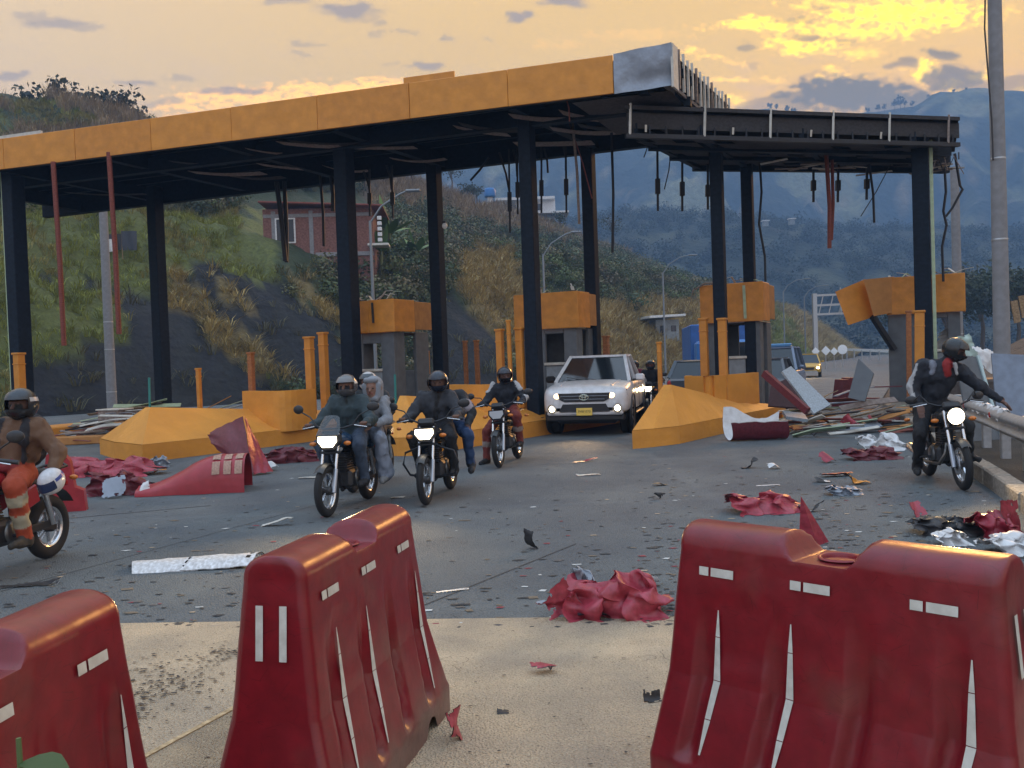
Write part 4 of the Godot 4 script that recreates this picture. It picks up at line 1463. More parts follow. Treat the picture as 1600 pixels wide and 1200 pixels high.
func setup_debris() -> void:
	var pink := mat(L(0.44, 0.055, 0.085), 0.42, 0.0, M.grime, 1.6, M.nsoft, 0.2)
	lump("large crumpled red metal sheet on the edge of the tan pavement", gr(962, 958), -0.1, 0.66, 0.38, 0.30, 19, pink, M.zinc, 0.8)
	lump("torn grey end flap on the crumpled red sheet", gr(908, 950), 0.5, 0.16, 0.16, 0.33, 29, M.zinc, M.zinc)
	scrap("small curled red scrap joined to the left of the crumpled sheet", gr(876, 968), 0.2, 0.24, 0.2, 12, pink, M.zinc, 3, 1.2, 0.03, 8, Vector3(0.3, 0, 0.3))
	scrap("crushed white bottle just behind the crumpled red sheet", gr(1017, 918), 0.4, 0.14, 0.1, 13, M.white, M.white, 3, 1.2, 0.015, 6)
	scrap("dark scrap lying under the crumpled red sheet", gr(930, 968), 0.1, 0.22, 0.1, 14, M.black_scrap, M.black_scrap, 2, 0.7, 0.01, 6)
	scrap("small red torn flake in the middle of the tan pavement", gr(850, 1054), 0.2, 0.13, 0.08, 15, pink, M.zinc, 2, 0.9, 0.01, 6)
	scrap("small pink and dark scrap beside the middle barrier's foot", gr(716, 1160), 0.9, 0.12, 0.1, 16, pink, M.black_scrap, 3, 1.2, 0.014, 6)
	scrap("flat black lump on the tan pavement", gr(786, 1116), 0.0, 0.06, 0.05, 17, M.black_scrap, M.black_scrap, 2, 0.8, 0.012, 5)
	scrap("dark scrap beside the foot of the right barrier", gr(1022, 1098), 0.3, 0.09, 0.07, 18, M.black_scrap, M.black_scrap, 2, 1.0, 0.014, 5)
	# long curved white panel
	var wp := thing("white_panel", "long curved white panel lying flat on the grey road", "panel", gr(290, 893), 0.045, "wreckage on the road")
	for s in [0.0, 0.006]:
		var g := Geo.new()
		g.grid(30, 8, func(u, w):
			var x: float = (u - 0.5) * 1.16
			var z: float = (w - 0.5) * 0.40
			var y: float = 0.055 - 0.26 * pow(w - 0.5, 2.0) + 0.03 * u + 0.012 * nz2.get_noise_2d(u * 400.0, w * 150.0) + s
			return Vector3(x + (0.14 * w if u < 0.5 else -0.05 * w), y, z - 0.2),
			func(u, w): return not (u > 0.93 and nz2.get_noise_2d(u * 900.0, w * 300.0) > 0.05) and not (u < 0.03 and w < 0.3))
		part("upper_skin" if s > 0 else "under_skin", g, mat(L(0.74, 0.75, 0.76), 0.45, 0, M.grime, 2.2), wp)
	# left: melted red barriers and sheet
	# bent sheet standing on its corner, two wings meeting at a fold
	var fs := thing("folded_sheet", "tall folded dark red sheet standing beside the left island", "debris", gr(400, 740), 0.0, "wreckage on the road")
	var wing := func(nm: String, a: Array, m: Material, dz: float):
		for layer in [0.0, 0.012]:
			var wg := Geo.new()
			var q := []
			for c in a: q.append(at(c[0], c[1], c[2]) - fs.position)
			wg.grid(10, 10, func(u, v):
				var p: Vector3 = (q[0] as Vector3).lerp(q[1], u).lerp((q[3] as Vector3).lerp(q[2], u), v)
				return p + Vector3(0.012 * nz3.get_noise_2d(u * 190.0, v * 190.0), 0.02 * nz3.get_noise_2d(u * 150.0 + 40.0, v * 150.0), dz * sin(PI * u) * sin(PI * v) + 0.05 * nz3.get_noise_2d(u * 120.0 + dz * 90.0, v * 120.0) - layer),
				func(u, v): return minf(u, minf(v, 1.0 - v)) > 0.09 * nz2.get_noise_2d(u * 380.0, v * 380.0 + dz * 50.0))
			part(nm if layer == 0.0 else nm + "_back", wg, m, fs)
	wing.call("left_wing", [[322, 678, 14.9], [380, 650, 14.6], [396, 741, 13.95], [338, 702, 14.5]], M.dark_red, 0.10)
	wing.call("right_wing", [[381, 648, 14.62], [389, 664, 14.7], [426, 737, 14.25], [396, 741, 13.95]], M.red_sheet, -0.05)
	lump("dark red sheet tail stretching right from the tall folded sheet", gr(458, 722), 0.35, 1.0, 0.36, 0.3, 22, M.dark_red, M.zinc, 0.45)
	scrap("white and grey scrap beside the dark red tail", gr(420, 736), 0.6, 0.35, 0.25, 23, M.white, M.zinc, 2, 0.9, 0.02, 7, Vector3(0.6, 0, 0.3))
	lump("long glossy pinkish red sheet behind the leftmost motorcycle", gr(172, 742), -0.22, 1.75, 0.7, 0.34, 24, pink, M.dark_red, 0.35)
	lump("dark red scrap with a bare grey flap on the left road", gr(188, 772), 0.1, 0.8, 0.4, 0.36, 25, M.dark_red, M.zinc, 0.6)
	scrap("bare grey flap on the dark red scrap of the left road", gr(178, 779), 0.3, 0.3, 0.3, 125, M.zinc, M.zinc, 1, 0.5, 0.01, 8, Vector3(0.9, 0, 0.3), 0.1)
	scrap("white torn flap beside the dark red scrap", gr(226, 776), 0.2, 0.16, 0.2, 26, M.white, M.zinc, 2, 0.9, 0.02, 6, Vector3(0.7, 0, 0.4))
	lump("grey crushed can in front of the left island", gr(247, 730), 0.3, 0.4, 0.25, 0.22, 27, M.zinc, M.zinc)
	scrap("yellow scrap in front of the left island", gr(246, 742), 0.3, 0.3, 0.1, 28, M.orange2, M.orange2, 1, 0.5, 0.01, 6)
	# flattened barrier with pale stripes
	var fb := thing("flattened_barrier", "flattened red barrier with pale stripes lying by the left island", "barrier", gr(305, 768), 0.14, "wreckage on the road")
	var fg := Geo.new()
	var bf := func(u: float, w: float) -> Vector3:
		var x := (u - 0.5) * 1.45
		var hh := lerpf(0.12, 0.50, smoothstep(0.05, 0.75, u)) + 0.02 * nz2.get_noise_2d(u * 300.0, w * 200.0)
		var a := w * PI
		return Vector3(x, hh * pow(sin(a), 0.7) + 0.004, cos(a) * (0.30 + 0.08 * u) + 0.02 * sin(u * 14.0))
	fg.grid(26, 14, bf)
	part("body", fg, M.red, fb)
	for k in 3:
		for r in 2:
			var sg := Geo.new()
			var w0 := 0.12 + 0.19 * r
			var u0 := 0.70 + 0.105 * k
			sg.grid(3, 4, func(u, w):
				var q: Vector3 = bf.call(u0 + 0.07 * u, w0 + 0.16 * w)
				return q + Vector3(0, 0.006, 0.010))
			part("pale_stripe", sg, mat(L(0.50, 0.30, 0.22), 0.6, 0, M.grime, 3.0), fb)
	var ub := thing("broken_barrier", "broken upright red barrier end behind the leftmost motorcycle", "barrier", gr(104, 800), 0.3, "wreckage on the road")
	var ug := Geo.new()
	ug.plate(PackedVector2Array([Vector2(-0.28, 0), Vector2(0.22, 0), Vector2(0.2, 0.25), Vector2(0.1, 0.3), Vector2(0.06, 0.62), Vector2(-0.08, 0.82), Vector2(-0.2, 0.7)]), -0.18, 0.0)
	part("body", ug, M.red, ub)
	# right: sheets on the sandy lane
	var tr := thing("torn_trough", "dark red trough of sheet with white lining beside the right island's base", "debris", gr(1182, 688), 0.05, "wreckage on the road")
	for inner in [false, true]:
		var tg := Geo.new()
		tg.grid(22, 14, func(u, w):
			var k := -0.012 if inner else 0.0
			var a := lerpf(-1.25, 1.35, w)
			var back := lerpf(0.58, 0.30, smoothstep(0.1, 0.6, u)) + 0.14 * smoothstep(0.75, 1.0, u)
			var y: float = (1.0 - cos(a)) * (0.46 if a < 0 else back + 0.14) * 1.1
			return Vector3((u - 0.5) * 1.08 + 0.05 * sin(w * 6.0), y - k + 0.012 + 0.02 * nz2.get_noise_2d(u * 260.0, w * 260.0), -sin(a) * (0.22 + k)))
		part("lining" if inner else "outer_skin", tg, M.white if inner else M.dark_red, tr)
	lump("dark red sheet before the heap on the right lane", gr(1362, 717), 0.05, 0.85, 0.4, 0.2, 33, M.dark_red, M.dark_red)
	lump("pale foil sheet resting behind the dark red sheet on the right lane", gr(1376, 703), -0.2, 0.7, 0.4, 0.3, 34, M.white, M.zinc)
	scrap("small upright red flake on the right lane", gr(1296, 723), 0.5, 0.25, 0.2, 35, M.red_sheet, M.zinc, 1, 0.8, 0.01, 6, Vector3(0.5, 0, -0.5))
	scrap("flat red bar-like sheet on the right lane", gr(1308, 745), 0.1, 0.42, 0.16, 36, M.red_sheet, M.dark_red, 1, 0.5, 0.012, 7)
	lump("black and grey foil on the right lane", gr(1317, 772), 0.1, 0.42, 0.22, 0.12, 37, M.zinc, M.black_scrap)
	scrap("yellow and black scrap on the right lane", gr(1344, 757), 0.1, 0.3, 0.16, 38, M.orange2, M.black_scrap, 3, 1.0, 0.02, 7)
	scrap("white bag on the right lane left of the yellow scrap", gr(1287, 754), 0.1, 0.22, 0.16, 39, M.white, M.white, 2, 0.7, 0.02, 7)
	scrap("dark rag left on the right lane", gr(1172, 732), 0.1, 0.3, 0.14, 40, M.black_scrap, M.black_scrap, 3, 1.0, 0.02, 7)
	scrap("white flake beside the dark rag on the right lane", gr(1210, 733), 0.1, 0.2, 0.12, 41, M.white, M.black_scrap, 2, 0.9, 0.02, 6)
	scrap("thin white strip on the right lane", gr(1200, 759), 0.0, 0.3, 0.06, 42, M.white, M.white, 0, 0.3, 0.004, 6)
	lump("wide red sheet lying behind the right barrier", gr(1192, 798), 0.12, 0.78, 0.5, 0.22, 43, pink, M.black_scrap, 0.6)
	scrap("bent pale metal frame right of the wide red sheet", gr(1270, 800), 0.0, 0.36, 0.1, 44, M.zinc, M.zinc, 2, 0.9, 0.01, 6)
	var sp := thing("red_spike", "pointed red sheet standing behind the right barrier's notch", "debris", gr(1270, 850), 0.2, "wreckage on the road")
	var sg := Geo.new()
	for a in [[Vector3(-0.13, 0, 0), Vector3(0.0, 0, 0.08)], [Vector3(0.0, 0, 0.08), Vector3(0.17, 0, -0.03)], [Vector3(0.17, 0, -0.03), Vector3(-0.13, 0, 0)]]:
		sg.tri(a[0], a[1], Vector3(-0.10, 0.42, 0))
	part("sheet", sg, M.red_sheet, sp)
	lump("black plastic sheet near the right kerb", gr(1478, 832), -0.1, 0.62, 0.4, 0.16, 45, M.black_scrap, M.black_scrap)
	lump("crushed white jug near the right kerb", gr(1484, 850), 0.1, 0.28, 0.18, 0.14, 46, M.white, M.white)
	lump("dark red box-like sheet near the right kerb", gr(1550, 838), 0.1, 0.42, 0.34, 0.24, 47, M.red_sheet, M.black_scrap)
	lump("silver crumpled sheet at the right edge near the barrier", gr(1575, 862), 0.4, 0.5, 0.32, 0.16, 48, M.white, M.black_scrap)
	scrap("small pink flake before the right kerb", gr(1438, 808), 0.4, 0.14, 0.16, 49, pink, M.zinc, 1, 0.8, 0.01, 5, Vector3(0.8, 0, 0.3))
	scrap("red flap at the right edge above the silver sheet", gr(1592, 838), 0.4, 0.22, 0.3, 50, M.red_sheet, M.zinc, 1, 0.8, 0.01, 6, Vector3(1.0, 0, -0.4))
	scrap("brown lump on the road below the pickup", gr(1033, 759), 0.4, 0.16, 0.1, 51, M.wood, M.wood, 3, 1.2, 0.02, 6)
	scrap("black scrap on the road below the brown lump", gr(1034, 780), 0.9, 0.1, 0.1, 52, M.black_scrap, M.black_scrap, 3, 1.2, 0.02, 5)
	scrap("black twisted scrap in the middle of the road", gr(835, 858), 0.9, 0.18, 0.1, 53, M.black_scrap, M.black_scrap, 3, 1.1, 0.02, 6)
	scrap("thin white splinter on the road right of the middle barrier", gr(708, 924), 0.25, 0.24, 0.035, 54, M.white, M.white, 0, 0.3, 0.004, 6)
	scrap("pale split board on the road behind the middle barrier", gr(432, 822), 0.0, 0.34, 0.09, 55, M.bone, M.wood, 1, 0.4, 0.008, 6)
	scrap("pale flake beside the wheel of the middle motorcycle", gr(622, 779), 0.1, 0.18, 0.06, 56, M.bone, M.wood, 1, 0.4, 0.006, 5)
	scrap("pale flake on the road left of the middle motorcycles", gr(482, 748), 0.1, 0.3, 0.08, 57, M.bone, M.wood, 1, 0.4, 0.006, 5)
	scrap("pink flake on the road before the pickup", gr(920, 743), 0.1, 0.34, 0.1, 58, M.bone, pink, 1, 0.4, 0.01, 6)
	scrap("flat pink flake on the road under the pickup's lamps", gr(915, 722), 0.1, 0.4, 0.1, 59, pink, M.bone, 1, 0.4, 0.01, 6)
	scrap("dark strip with white edge at the left road edge", gr(40, 917), 0.1, 0.5, 0.1, 60, M.black_scrap, M.white, 1, 0.4, 0.012, 7)
	scrap("orange rubble chunk at the right island's foot", gr(1126, 676), 0.4, 0.3, 0.25, 61, M.orange_dull, M.wood, 4, 1.3, 0.04, 7)
	scrap("red crumpled flap before the heap", gr(1335, 676), 0.4, 0.35, 0.3, 62, M.red_sheet, M.white, 3, 1.2, 0.03, 7, Vector3(0.6, 0, 0.2))
	scrap("pale crumpled wrapper before the heap", gr(1345, 665), 0.1, 0.4, 0.25, 63, M.white, M.zinc, 4, 1.2, 0.03, 8)
	scrap("second red crumpled flap before the heap", gr(1362, 672), -0.3, 0.3, 0.25, 64, M.red_sheet, M.dark_red, 3, 1.2, 0.03, 7, Vector3(0.5, 0, -0.3))
	scrap("white crumpled strip at the heap's left front", gr(1285, 668), 0.1, 0.6, 0.14, 65, M.white, M.taupe, 3, 0.7, 0.02, 8)
	heap()

func strip(label: String, group: String, a: Vector3, b: Vector3, w: float, t: float, m: Material) -> void:
	var g := Geo.new()
	var mid := a.lerp(b, rng.randf_range(0.35, 0.65)) + Vector3(rng.randf_range(-0.04, 0.04), rng.randf_range(-0.02, 0.05), rng.randf_range(-0.04, 0.04))
	var d := (b - a).normalized()
	var x := d.cross(Vector3.UP).normalized() * w * 0.5
	var roll := rng.randf_range(-0.5, 0.5)
	x = x.rotated(d, roll)
	var y := x.cross(d).normalized() * t
	var s := [a, mid, b]
	for k in 2:
		var p: Vector3 = s[k]; var q: Vector3 = s[k + 1]
		g.quad(p - x, p + x, q + x, q - x); g.quad(p - x - y, p + x - y, q + x - y, q - x - y)
		g.quad(p - x, q - x, q - x - y, p - x - y); g.quad(p + x, q + x, q + x - y, p + x - y)
	for p in [a, b]: g.quad(p - x, p + x, p + x - y, p - x - y)
	solo("debris_strip", g, m, label, "debris", group)

func board(called: String, label: String, q: Array, th: float, m: Material) -> void:
	var g := Geo.new()
	var nn: Vector3 = ((q[1] - q[0]) as Vector3).cross(q[3] - q[0]).normalized() * th
	g.quad(q[0], q[1], q[2], q[3]); g.quad(q[0] + nn, q[1] + nn, q[2] + nn, q[3] + nn)
	for k in 4: g.quad(q[k], q[(k + 1) % 4], q[(k + 1) % 4] + nn, q[k] + nn)
	solo(called, g, m, label, "panel", "wreckage on the road")

func heap() -> void:
	var cols := [M.bone, M.taupe, M.pale_green, M.dark_red, M.orange_dull, M.wood, M.char, M.zinc, M.bone, M.rust]
	# right-hand heap between the third booth and the kerb
	for k in 84:
		var px := rng.randf_range(1205, 1400); var d := rng.randf_range(17.2, 21.5)
		px -= (d - 17.2) * 8.0
		var hump := 0.8 * exp(-pow((px - 1290) / 70.0, 2.0)) * smoothstep(17.0, 19.5, d)
		var p := pl(px, d, 0.03 + rng.randf() * hump)
		var ph := rng.randf_range(-0.5, 0.6)
		var l := rng.randf_range(0.3, 1.5)
		strip("thin torn strip in the heap before the wrecked right booth", "strips in the right heap", p, p + Vector3(cos(ph) * l, rng.randf_range(-0.05, 0.22), sin(ph) * l), rng.randf_range(0.04, 0.22), 0.02, cols[k % cols.size()])
	# left-hand heap behind the left island
	for k in 80:
		var px := rng.randf_range(70, 236); var d := rng.randf_range(22.0, 25.0)
		var p := pl(px, d, 0.05 + rng.randf() * 0.8 * exp(-pow((px - 175) / 80.0, 2.0)))
		var ph := rng.randf_range(-0.6, 0.6)
		var l := rng.randf_range(0.5, 2.2)
		strip("thin torn strip in the heap behind the left island", "strips in the left heap", p, p + Vector3(cos(ph) * l, rng.randf_range(-0.1, 0.2), sin(ph) * l), rng.randf_range(0.05, 0.2), 0.015, cols[(k * 3) % cols.size()])
	for k in 16:
		var px := rng.randf_range(300, 375); var d := rng.randf_range(22.5, 25.0)
		var p := pl(px, d, 0.1 + rng.randf() * 0.5)
		strip("thin torn strip lying beyond the left island's ridge", "strips beyond the left island", p, p + Vector3(rng.randf_range(0.8, 2.0), rng.randf_range(0.0, 0.5), rng.randf_range(-0.6, 0.6)), 0.08, 0.015, cols[k % cols.size()])
	var bx := thing("wooden_box", "low grey box on top of the left debris heap", "box", pl(178, 22.6, 0.5), -0.3)
	var g := Geo.new()
	g.cbox(Vector3(0, 0.14, 0), Vector3(0.62, 0.28, 0.5), 0.01)
	part("case", g, M.taupe, bx)
	g = Geo.new()
	g.cbox(Vector3(0, 0.3, 0), Vector3(0.7, 0.035, 0.56), 0.008)
	part("lid", g, M.bone, bx)
	var yb := Geo.new()
	yb.cbox(pl(150, 22.0, 0.1), Vector3(2.6, 0.2, 0.4), 0.02, Basis(Vector3.UP, 0.2))
	solo("fallen_beam", yb, M.orange_dull, "fallen ochre beam under the left debris heap", "beam", "wreckage on the road")
	board("grey_panel", "grey panel standing upright in the right heap", [at(1326, 622, 18.6), at(1352, 628, 18.4), at(1366, 584, 18.5), at(1342, 561, 18.7)], 0.05, M.booth_grey)
	board("white_panel", "pale blue-white panel leaning in the right heap", [at(1222, 580, 19.6), at(1236, 572, 19.9), at(1298, 632, 18.9), at(1272, 646, 18.5)], 0.05, mat(L(0.45, 0.52, 0.58), 0.5, 0, M.grime, 2.0))
	board("dark_panel", "dark red-brown panel at the left of the right heap", [at(1200, 636, 18.9), at(1262, 640, 18.6), at(1228, 594, 19.2), at(1204, 606, 19.3)], 0.04, mat(L(0.07, 0.03, 0.03), 0.8, 0, M.grime, 2.0))
	board("grey_panel", "small grey-blue board flat before the right heap", [at(1228, 655, 17.6), at(1262, 660, 17.4), at(1256, 650, 18.1), at(1222, 646, 18.3)], 0.06, mat(L(0.26, 0.32, 0.38), 0.6, 0, M.grime, 2.0))
	for a in [["long ochre board at the foot of the right heap", 1222, 661, 1300, 659, 0.16], ["ochre board running out from the third booth's base", 1152, 646, 1232, 660, 0.2], ["second ochre board leaning on the right heap", 1168, 640, 1222, 652, 0.14], ["dark red beam slanting over the right heap", 1194, 590, 1262, 648, 0.14]]:
		var q := Geo.new()
		var p0 := gr(a[1], a[2]); var p1 := gr(a[3], a[4])
		if a[0].begins_with("dark"):
			p0 = at(a[1], a[2], 18.5); p1 = at(a[3], a[4], 17.6)
		q.beam(p0 + Vector3(0, 0.09, 0), p1 + Vector3(0, 0.07, 0), 0.1, a[5])
		solo("fallen_beam", q, M.dark_red if a[0].begins_with("dark") else M.orange2, a[0], "beam", "wreckage on the road")
	# far small cone-like red barrier pieces and chairs beyond the heap
	for a in [[1316, 594, "red plastic barrier standing on the road beyond the heap"], [1326, 588, "narrow red barrier end beyond the heap"]]:
		var o := thing("small_barrier", a[2], "barrier", pl(a[0], 26.0 if a[0] < 1320 else 27.5), 0.3, "red barriers beyond the heap")
		var bg := Geo.new()
		bg.plate(PackedVector2Array([Vector2(-0.24, 0), Vector2(0.24, 0), Vector2(0.2, 0.25), Vector2(0.1, 0.8), Vector2(-0.1, 0.8), Vector2(-0.2, 0.25)]), -0.2, 0.2)
		part("body", bg, M.dark_red, o)

func setup_litter() -> void:
	var g := Geo.new()
	g.tri(Vector3(-0.5, 0.02, -0.3), Vector3(0.45, 0.0, -0.35), Vector3(0.1, 0.16, 0.05))
	g.tri(Vector3(-0.5, 0.02, -0.3), Vector3(0.1, 0.16, 0.05), Vector3(-0.3, 0.0, 0.4))
	g.tri(Vector3(0.45, 0.0, -0.35), Vector3(0.5, 0.05, 0.3), Vector3(0.1, 0.16, 0.05))
	g.tri(Vector3(0.1, 0.16, 0.05), Vector3(0.5, 0.05, 0.3), Vector3(-0.3, 0.0, 0.4))
	var mesh := g.mesh()
	var xs := []; var cs := []
	var pal := [Color(0.03, 0.03, 0.032), Color(0.05, 0.045, 0.04), Color(0.16, 0.12, 0.08), Color(0.55, 0.55, 0.52), Color(0.25, 0.04, 0.05), Color(0.10, 0.09, 0.085), Color(0.40, 0.30, 0.2)]
	for k in 2300:
		var px := rng.randf_range(-60, 1640); var py := 640 + 340 * pow(rng.randf(), 0.7)
		if rng.randf() < 0.45: px = rng.randf_range(1000, 1600)
		var p := gr(px, py, 0.004)
		if p.z < -24: continue
		var s := rng.randf_range(0.012, 0.045) * (1.0 + 0.9 * pow(rng.randf(), 6.0))
		xs.append(Transform3D(Basis(Vector3.UP, rng.randf() * TAU).scaled(Vector3(s * rng.randf_range(0.8, 2.2), s * 0.6, s)), p))
		cs.append(pal[[0, 0, 0, 0, 1, 1, 1, 5, 5, 5, 2, 2, 2, 2, 3, 4, 6, 5, 1, 0][rng.randi() % 20]])
	many("litter", mesh, vmat(0.8), xs, cs, "small scattered litter and splinters on the grey road", "litter")
	xs = []; cs = []
	for k in 520:
		var cl: Array = [[250, 1072, 16, 7], [285, 1062, 18, 6], [225, 1082, 14, 6], [205, 1120, 22, 12], [235, 1045, 22, 8], [330, 1030, 24, 8], [355, 1018, 14, 4], [215, 1105, 16, 9], [270, 1078, 26, 10], [300, 1045, 40, 14]][rng.randi() % 10]
		var px: float = cl[0] + rng.randfn() * cl[2]; var py: float = cl[1] + rng.randfn() * cl[3]
		if k % 4 == 0: px = rng.randf_range(150, 1100); py = rng.randf_range(975, 1195)
		if k % 9 == 0: px = rng.randf_range(190, 390); py = rng.randf_range(1000, 1120)
		var p := gr(px, maxf(py, 972), 0.012)
		var s := rng.randf_range(0.006, 0.02)
		if k % 4 == 0: s *= 0.7
		xs.append(Transform3D(Basis(Vector3.UP, rng.randf() * TAU).scaled(Vector3(s * rng.randf_range(0.8, 2.4), s * 0.8, s)), p))
		cs.append([Color(0.02, 0.02, 0.022), Color(0.035, 0.03, 0.03), Color(0.09, 0.07, 0.05)][rng.randi() % 3])
	many("charred_crumbs", mesh, vmat(0.9), xs, cs, "black charred crumbs scattered on the tan pavement", "debris")

# ------------------------------------------------------------------ kerb, guard rail
func setup_kerb() -> void:
	var o := Node3D.new()
	o.name = "kerb"
	add_child(o)
	tag(o, "weathered concrete kerb along the right lane", "", "", "structure")
	var pts := []
	for k in KERB.size(): pts.append(P(KERB[k][0], KERB[k][1], 0))
	for k in pts.size() - 1:
		var a: Vector3 = pts[k]; var b: Vector3 = pts[k + 1]
		var l := a.distance_to(b); var n := int(l / 0.62)
		var d := (b - a) / l
		var side := Vector3.UP.cross(d).normalized()
		if side.x < 0: side = -side
		for j in n:
			var g := Geo.new()
			var c := a + d * (l * (j + 0.5) / n) + side * 0.09
			var h := 0.215 + rng.randf_range(-0.012, 0.012)
			g.cbox(c + Vector3(0, h * 0.5 - 0.02, 0) + side * rng.randf_range(-0.012, 0.012), Vector3(0.19, h, l / n - 0.012), 0.018, Basis.looking_at(d).rotated(d, rng.randf_range(-0.03, 0.03)))
			part("kerb_stone", g, M.kerb if j % 3 else M.kerb2, o)

func setup_guardrail() -> void:
	var a := at(1640, 664, 9.8); var b := at(1478, 612, 17.6)
	a.y = 0; b.y = 0
	a -= (b - a).normalized() * 3.5
	var o := thing("guard_rail", "galvanised corrugated guard rail on posts along the right kerb", "guard rail", a)
	var d := (b - a)
	var l := d.length()
	d /= l
	var side := d.cross(Vector3.UP).normalized()          # points to the verge or the road; profile bulges to the road
	if side.x > 0: side = -side
	var prof := [[0.0, 0.43], [0.03, 0.45], [0.08, 0.49], [0.08, 0.52], [0.01, 0.565], [0.01, 0.60], [0.08, 0.64], [0.08, 0.68], [0.03, 0.725], [0.0, 0.75]]
	var nseg := 4
	for s in nseg:
		var g := Geo.new()
		g.grid(3, prof.size() - 1, func(u, w):
			var k: int = roundi(w * (prof.size() - 1))
			var t: float = lerpf(s, s + 1.012, u) / nseg * l
			return d * t + side * (prof[k][0] + 0.004 * s) + Vector3(0, prof[k][1] + 0.006 * sin(t * 2.0), 0))
		part("rail", g, M.galv, o)
	for k in 8:
		var g := Geo.new()
		g.cbox(d * (0.6 + k * l / 8.0) - side * 0.09 + Vector3(0, 0.34, 0), Vector3(0.12, 0.8, 0.15), 0.01, Basis.looking_at(d))
		part("post", g, M.galv, o)
		g = Geo.new()
		g.cbox(d * (0.6 + k * l / 8.0) + side * 0.0 + Vector3(0, 0.585, 0), Vector3(0.06, 0.2, 0.1), 0.01, Basis.looking_at(d))
		part("spacer", g, M.galv, o)
	for k in 3:
		var g := Geo.new()
		g.cbox(d * (l * (0.36 + 0.2 * k)) + side * 0.085 + Vector3(0, 0.655, 0), Vector3(0.02, 0.07, 0.09), 0.006, Basis.looking_at(d))
		part("reflector", g, mat(L(0.45, 0.02, 0.02), 0.25), o)
	# torn white sheet draped over the rail
	var dr := thing("draped_sheet", "torn white plastic sheet draped over the guard rail", "sheet", a + d * (l * 0.62) + Vector3(0, 0.72, 0), 0.0)
	var g := Geo.new()
	g.flatgrid(24, 6, func(u, w):
		var p: Vector3 = d * ((u - 0.55) * 2.4) + side * ((w - 0.6) * 0.22)
		return p + Vector3(0, 0.06 - 0.55 * pow(absf(w - 0.55), 1.6) + 0.05 * nz2.get_noise_2d(u * 900.0, w * 400.0), 0),
		func(u, w): return nz2.get_noise_2d(u * 700.0, w * 200.0) < 0.2)
	part("sheet", g, M.white, dr)
	# leaning grey sheets beyond the rail, by the pole
	for k in 2:
		var p := [pl(1538, 15.0), pl(1596, 15.2)][k] as Vector3
		var w := [0.55, 0.75][k] as float
		var q := thing("leaning_panel", ["dark grey sheet leaning behind the right rider", "blue-grey sheet leaning right of the utility pole"][k], "panel", p, [0.25, -0.1][k])
		var pg := Geo.new()
		pg.plate(PackedVector2Array([Vector2(-w * 0.5, 0), Vector2(w * 0.62, 0), Vector2(w * 0.36, 1.5), Vector2(-w * 0.42, 1.55)]), -0.03, 0.0)
		var mm := part("panel", pg, [M.booth_grey, mat(L(0.20, 0.25, 0.33), 0.5, 0, M.soft, 0.7)][k], q)
		mm.rotation.x = -0.25
		var eg := Geo.new()
		eg.beam(Vector3(w * 0.64, 0, 0), Vector3(w * 0.38, 1.52, 0), 0.05, 0.05, Vector3(0, 0, 1))
		part("edge_trim", eg, mat(L(0.42, 0.55, 0.56), 0.5), q).rotation.x = -0.25
	for k in 3:
		scrap(["white crumpled sheet pile left of the utility pole", "second white sheet pile behind the wrecked booth window", "pale green sheet corner rising beside the right rider's helmet"][k], [pl(1545, 20.0, 0.9), pl(1478, 23.0, 0.9), pl(1512, 19.5, 1.2)][k], 0.2, [1.3, 1.1, 0.5][k], [0.6, 0.6, 0.6][k], 70 + k, [M.white, M.white, mat(L(0.45, 0.58, 0.52), 0.5)][k], M.zinc, 4, 0.9, 0.05, 9, [Vector3(0.3, 0, 0), Vector3(0.4, 0, 0.1), Vector3(1.2, 0, 0.5)][k])
	var sup := Geo.new()
	sup.cbox(pl(1530, 20.6, 0.44), Vector3(2.6, 0.88, 1.2), 0.05)
	solo("rubble_mound", sup, M.deck, "dark mound of rubble under the white sheets at the right", "rubble")

# ------------------------------------------------------------------ vegetation, hillside houses, poles
var sheet_pts := []

func setup_picks() -> void:
	for i in 620:
		for j in 110:
			var u := i / 619.0
			var p := j * 0.6 if j < 60 else 36.0 + (j - 60) * 1.0
			var q := hill_pos(u, p)
			sheet_pts.append([px_of(q), q])

# the nearest point of the hillside seen at that place of the photograph
func pick(px: float, py: float) -> Vector3:
	var best := 1e9; var out := Vector3.ZERO
	for s in sheet_pts:
		var e: float = s[0].distance_to(Vector2(px, py)) - 0.16 * s[1].z
		if e < best:
			best = e; out = s[1]
	return out

func tuft_mesh(n: int, sd: int, spread: float, wid: float) -> ArrayMesh:
	var r := RandomNumberGenerator.new(); r.seed = sd
	var g := Geo.new()
	for k in n:
		var a := r.randf() * TAU
		var b := Vector3(cos(a), 0, sin(a)) * r.randf() * 0.22
		var dir := Vector3(cos(a + r.randf_range(-0.8, 0.8)), 0, sin(a + r.randf_range(-0.8, 0.8)))
		var h := r.randf_range(0.55, 1.0)
		var mid := b + dir * spread * 0.35 * h + Vector3(0, h * 0.6, 0)
		var tip := b + dir * spread * h + Vector3(0, h * r.randf_range(0.75, 1.0), 0)
		var s := dir.cross(Vector3.UP) * wid
		g.quad(b - s, b + s, mid + s * 0.8, mid - s * 0.8)
		g.tri(mid - s * 0.8, mid + s * 0.8, tip)
	return g.mesh()

func clump_mesh(n: int, sd: int, leaf: float, squash := 0.8) -> ArrayMesh:
	var g := Geo.new()
	add_leaves(g, n, sd, Vector3.ZERO, Vector3(0.5, 0.5 * squash, 0.5), leaf)
	return g.mesh()

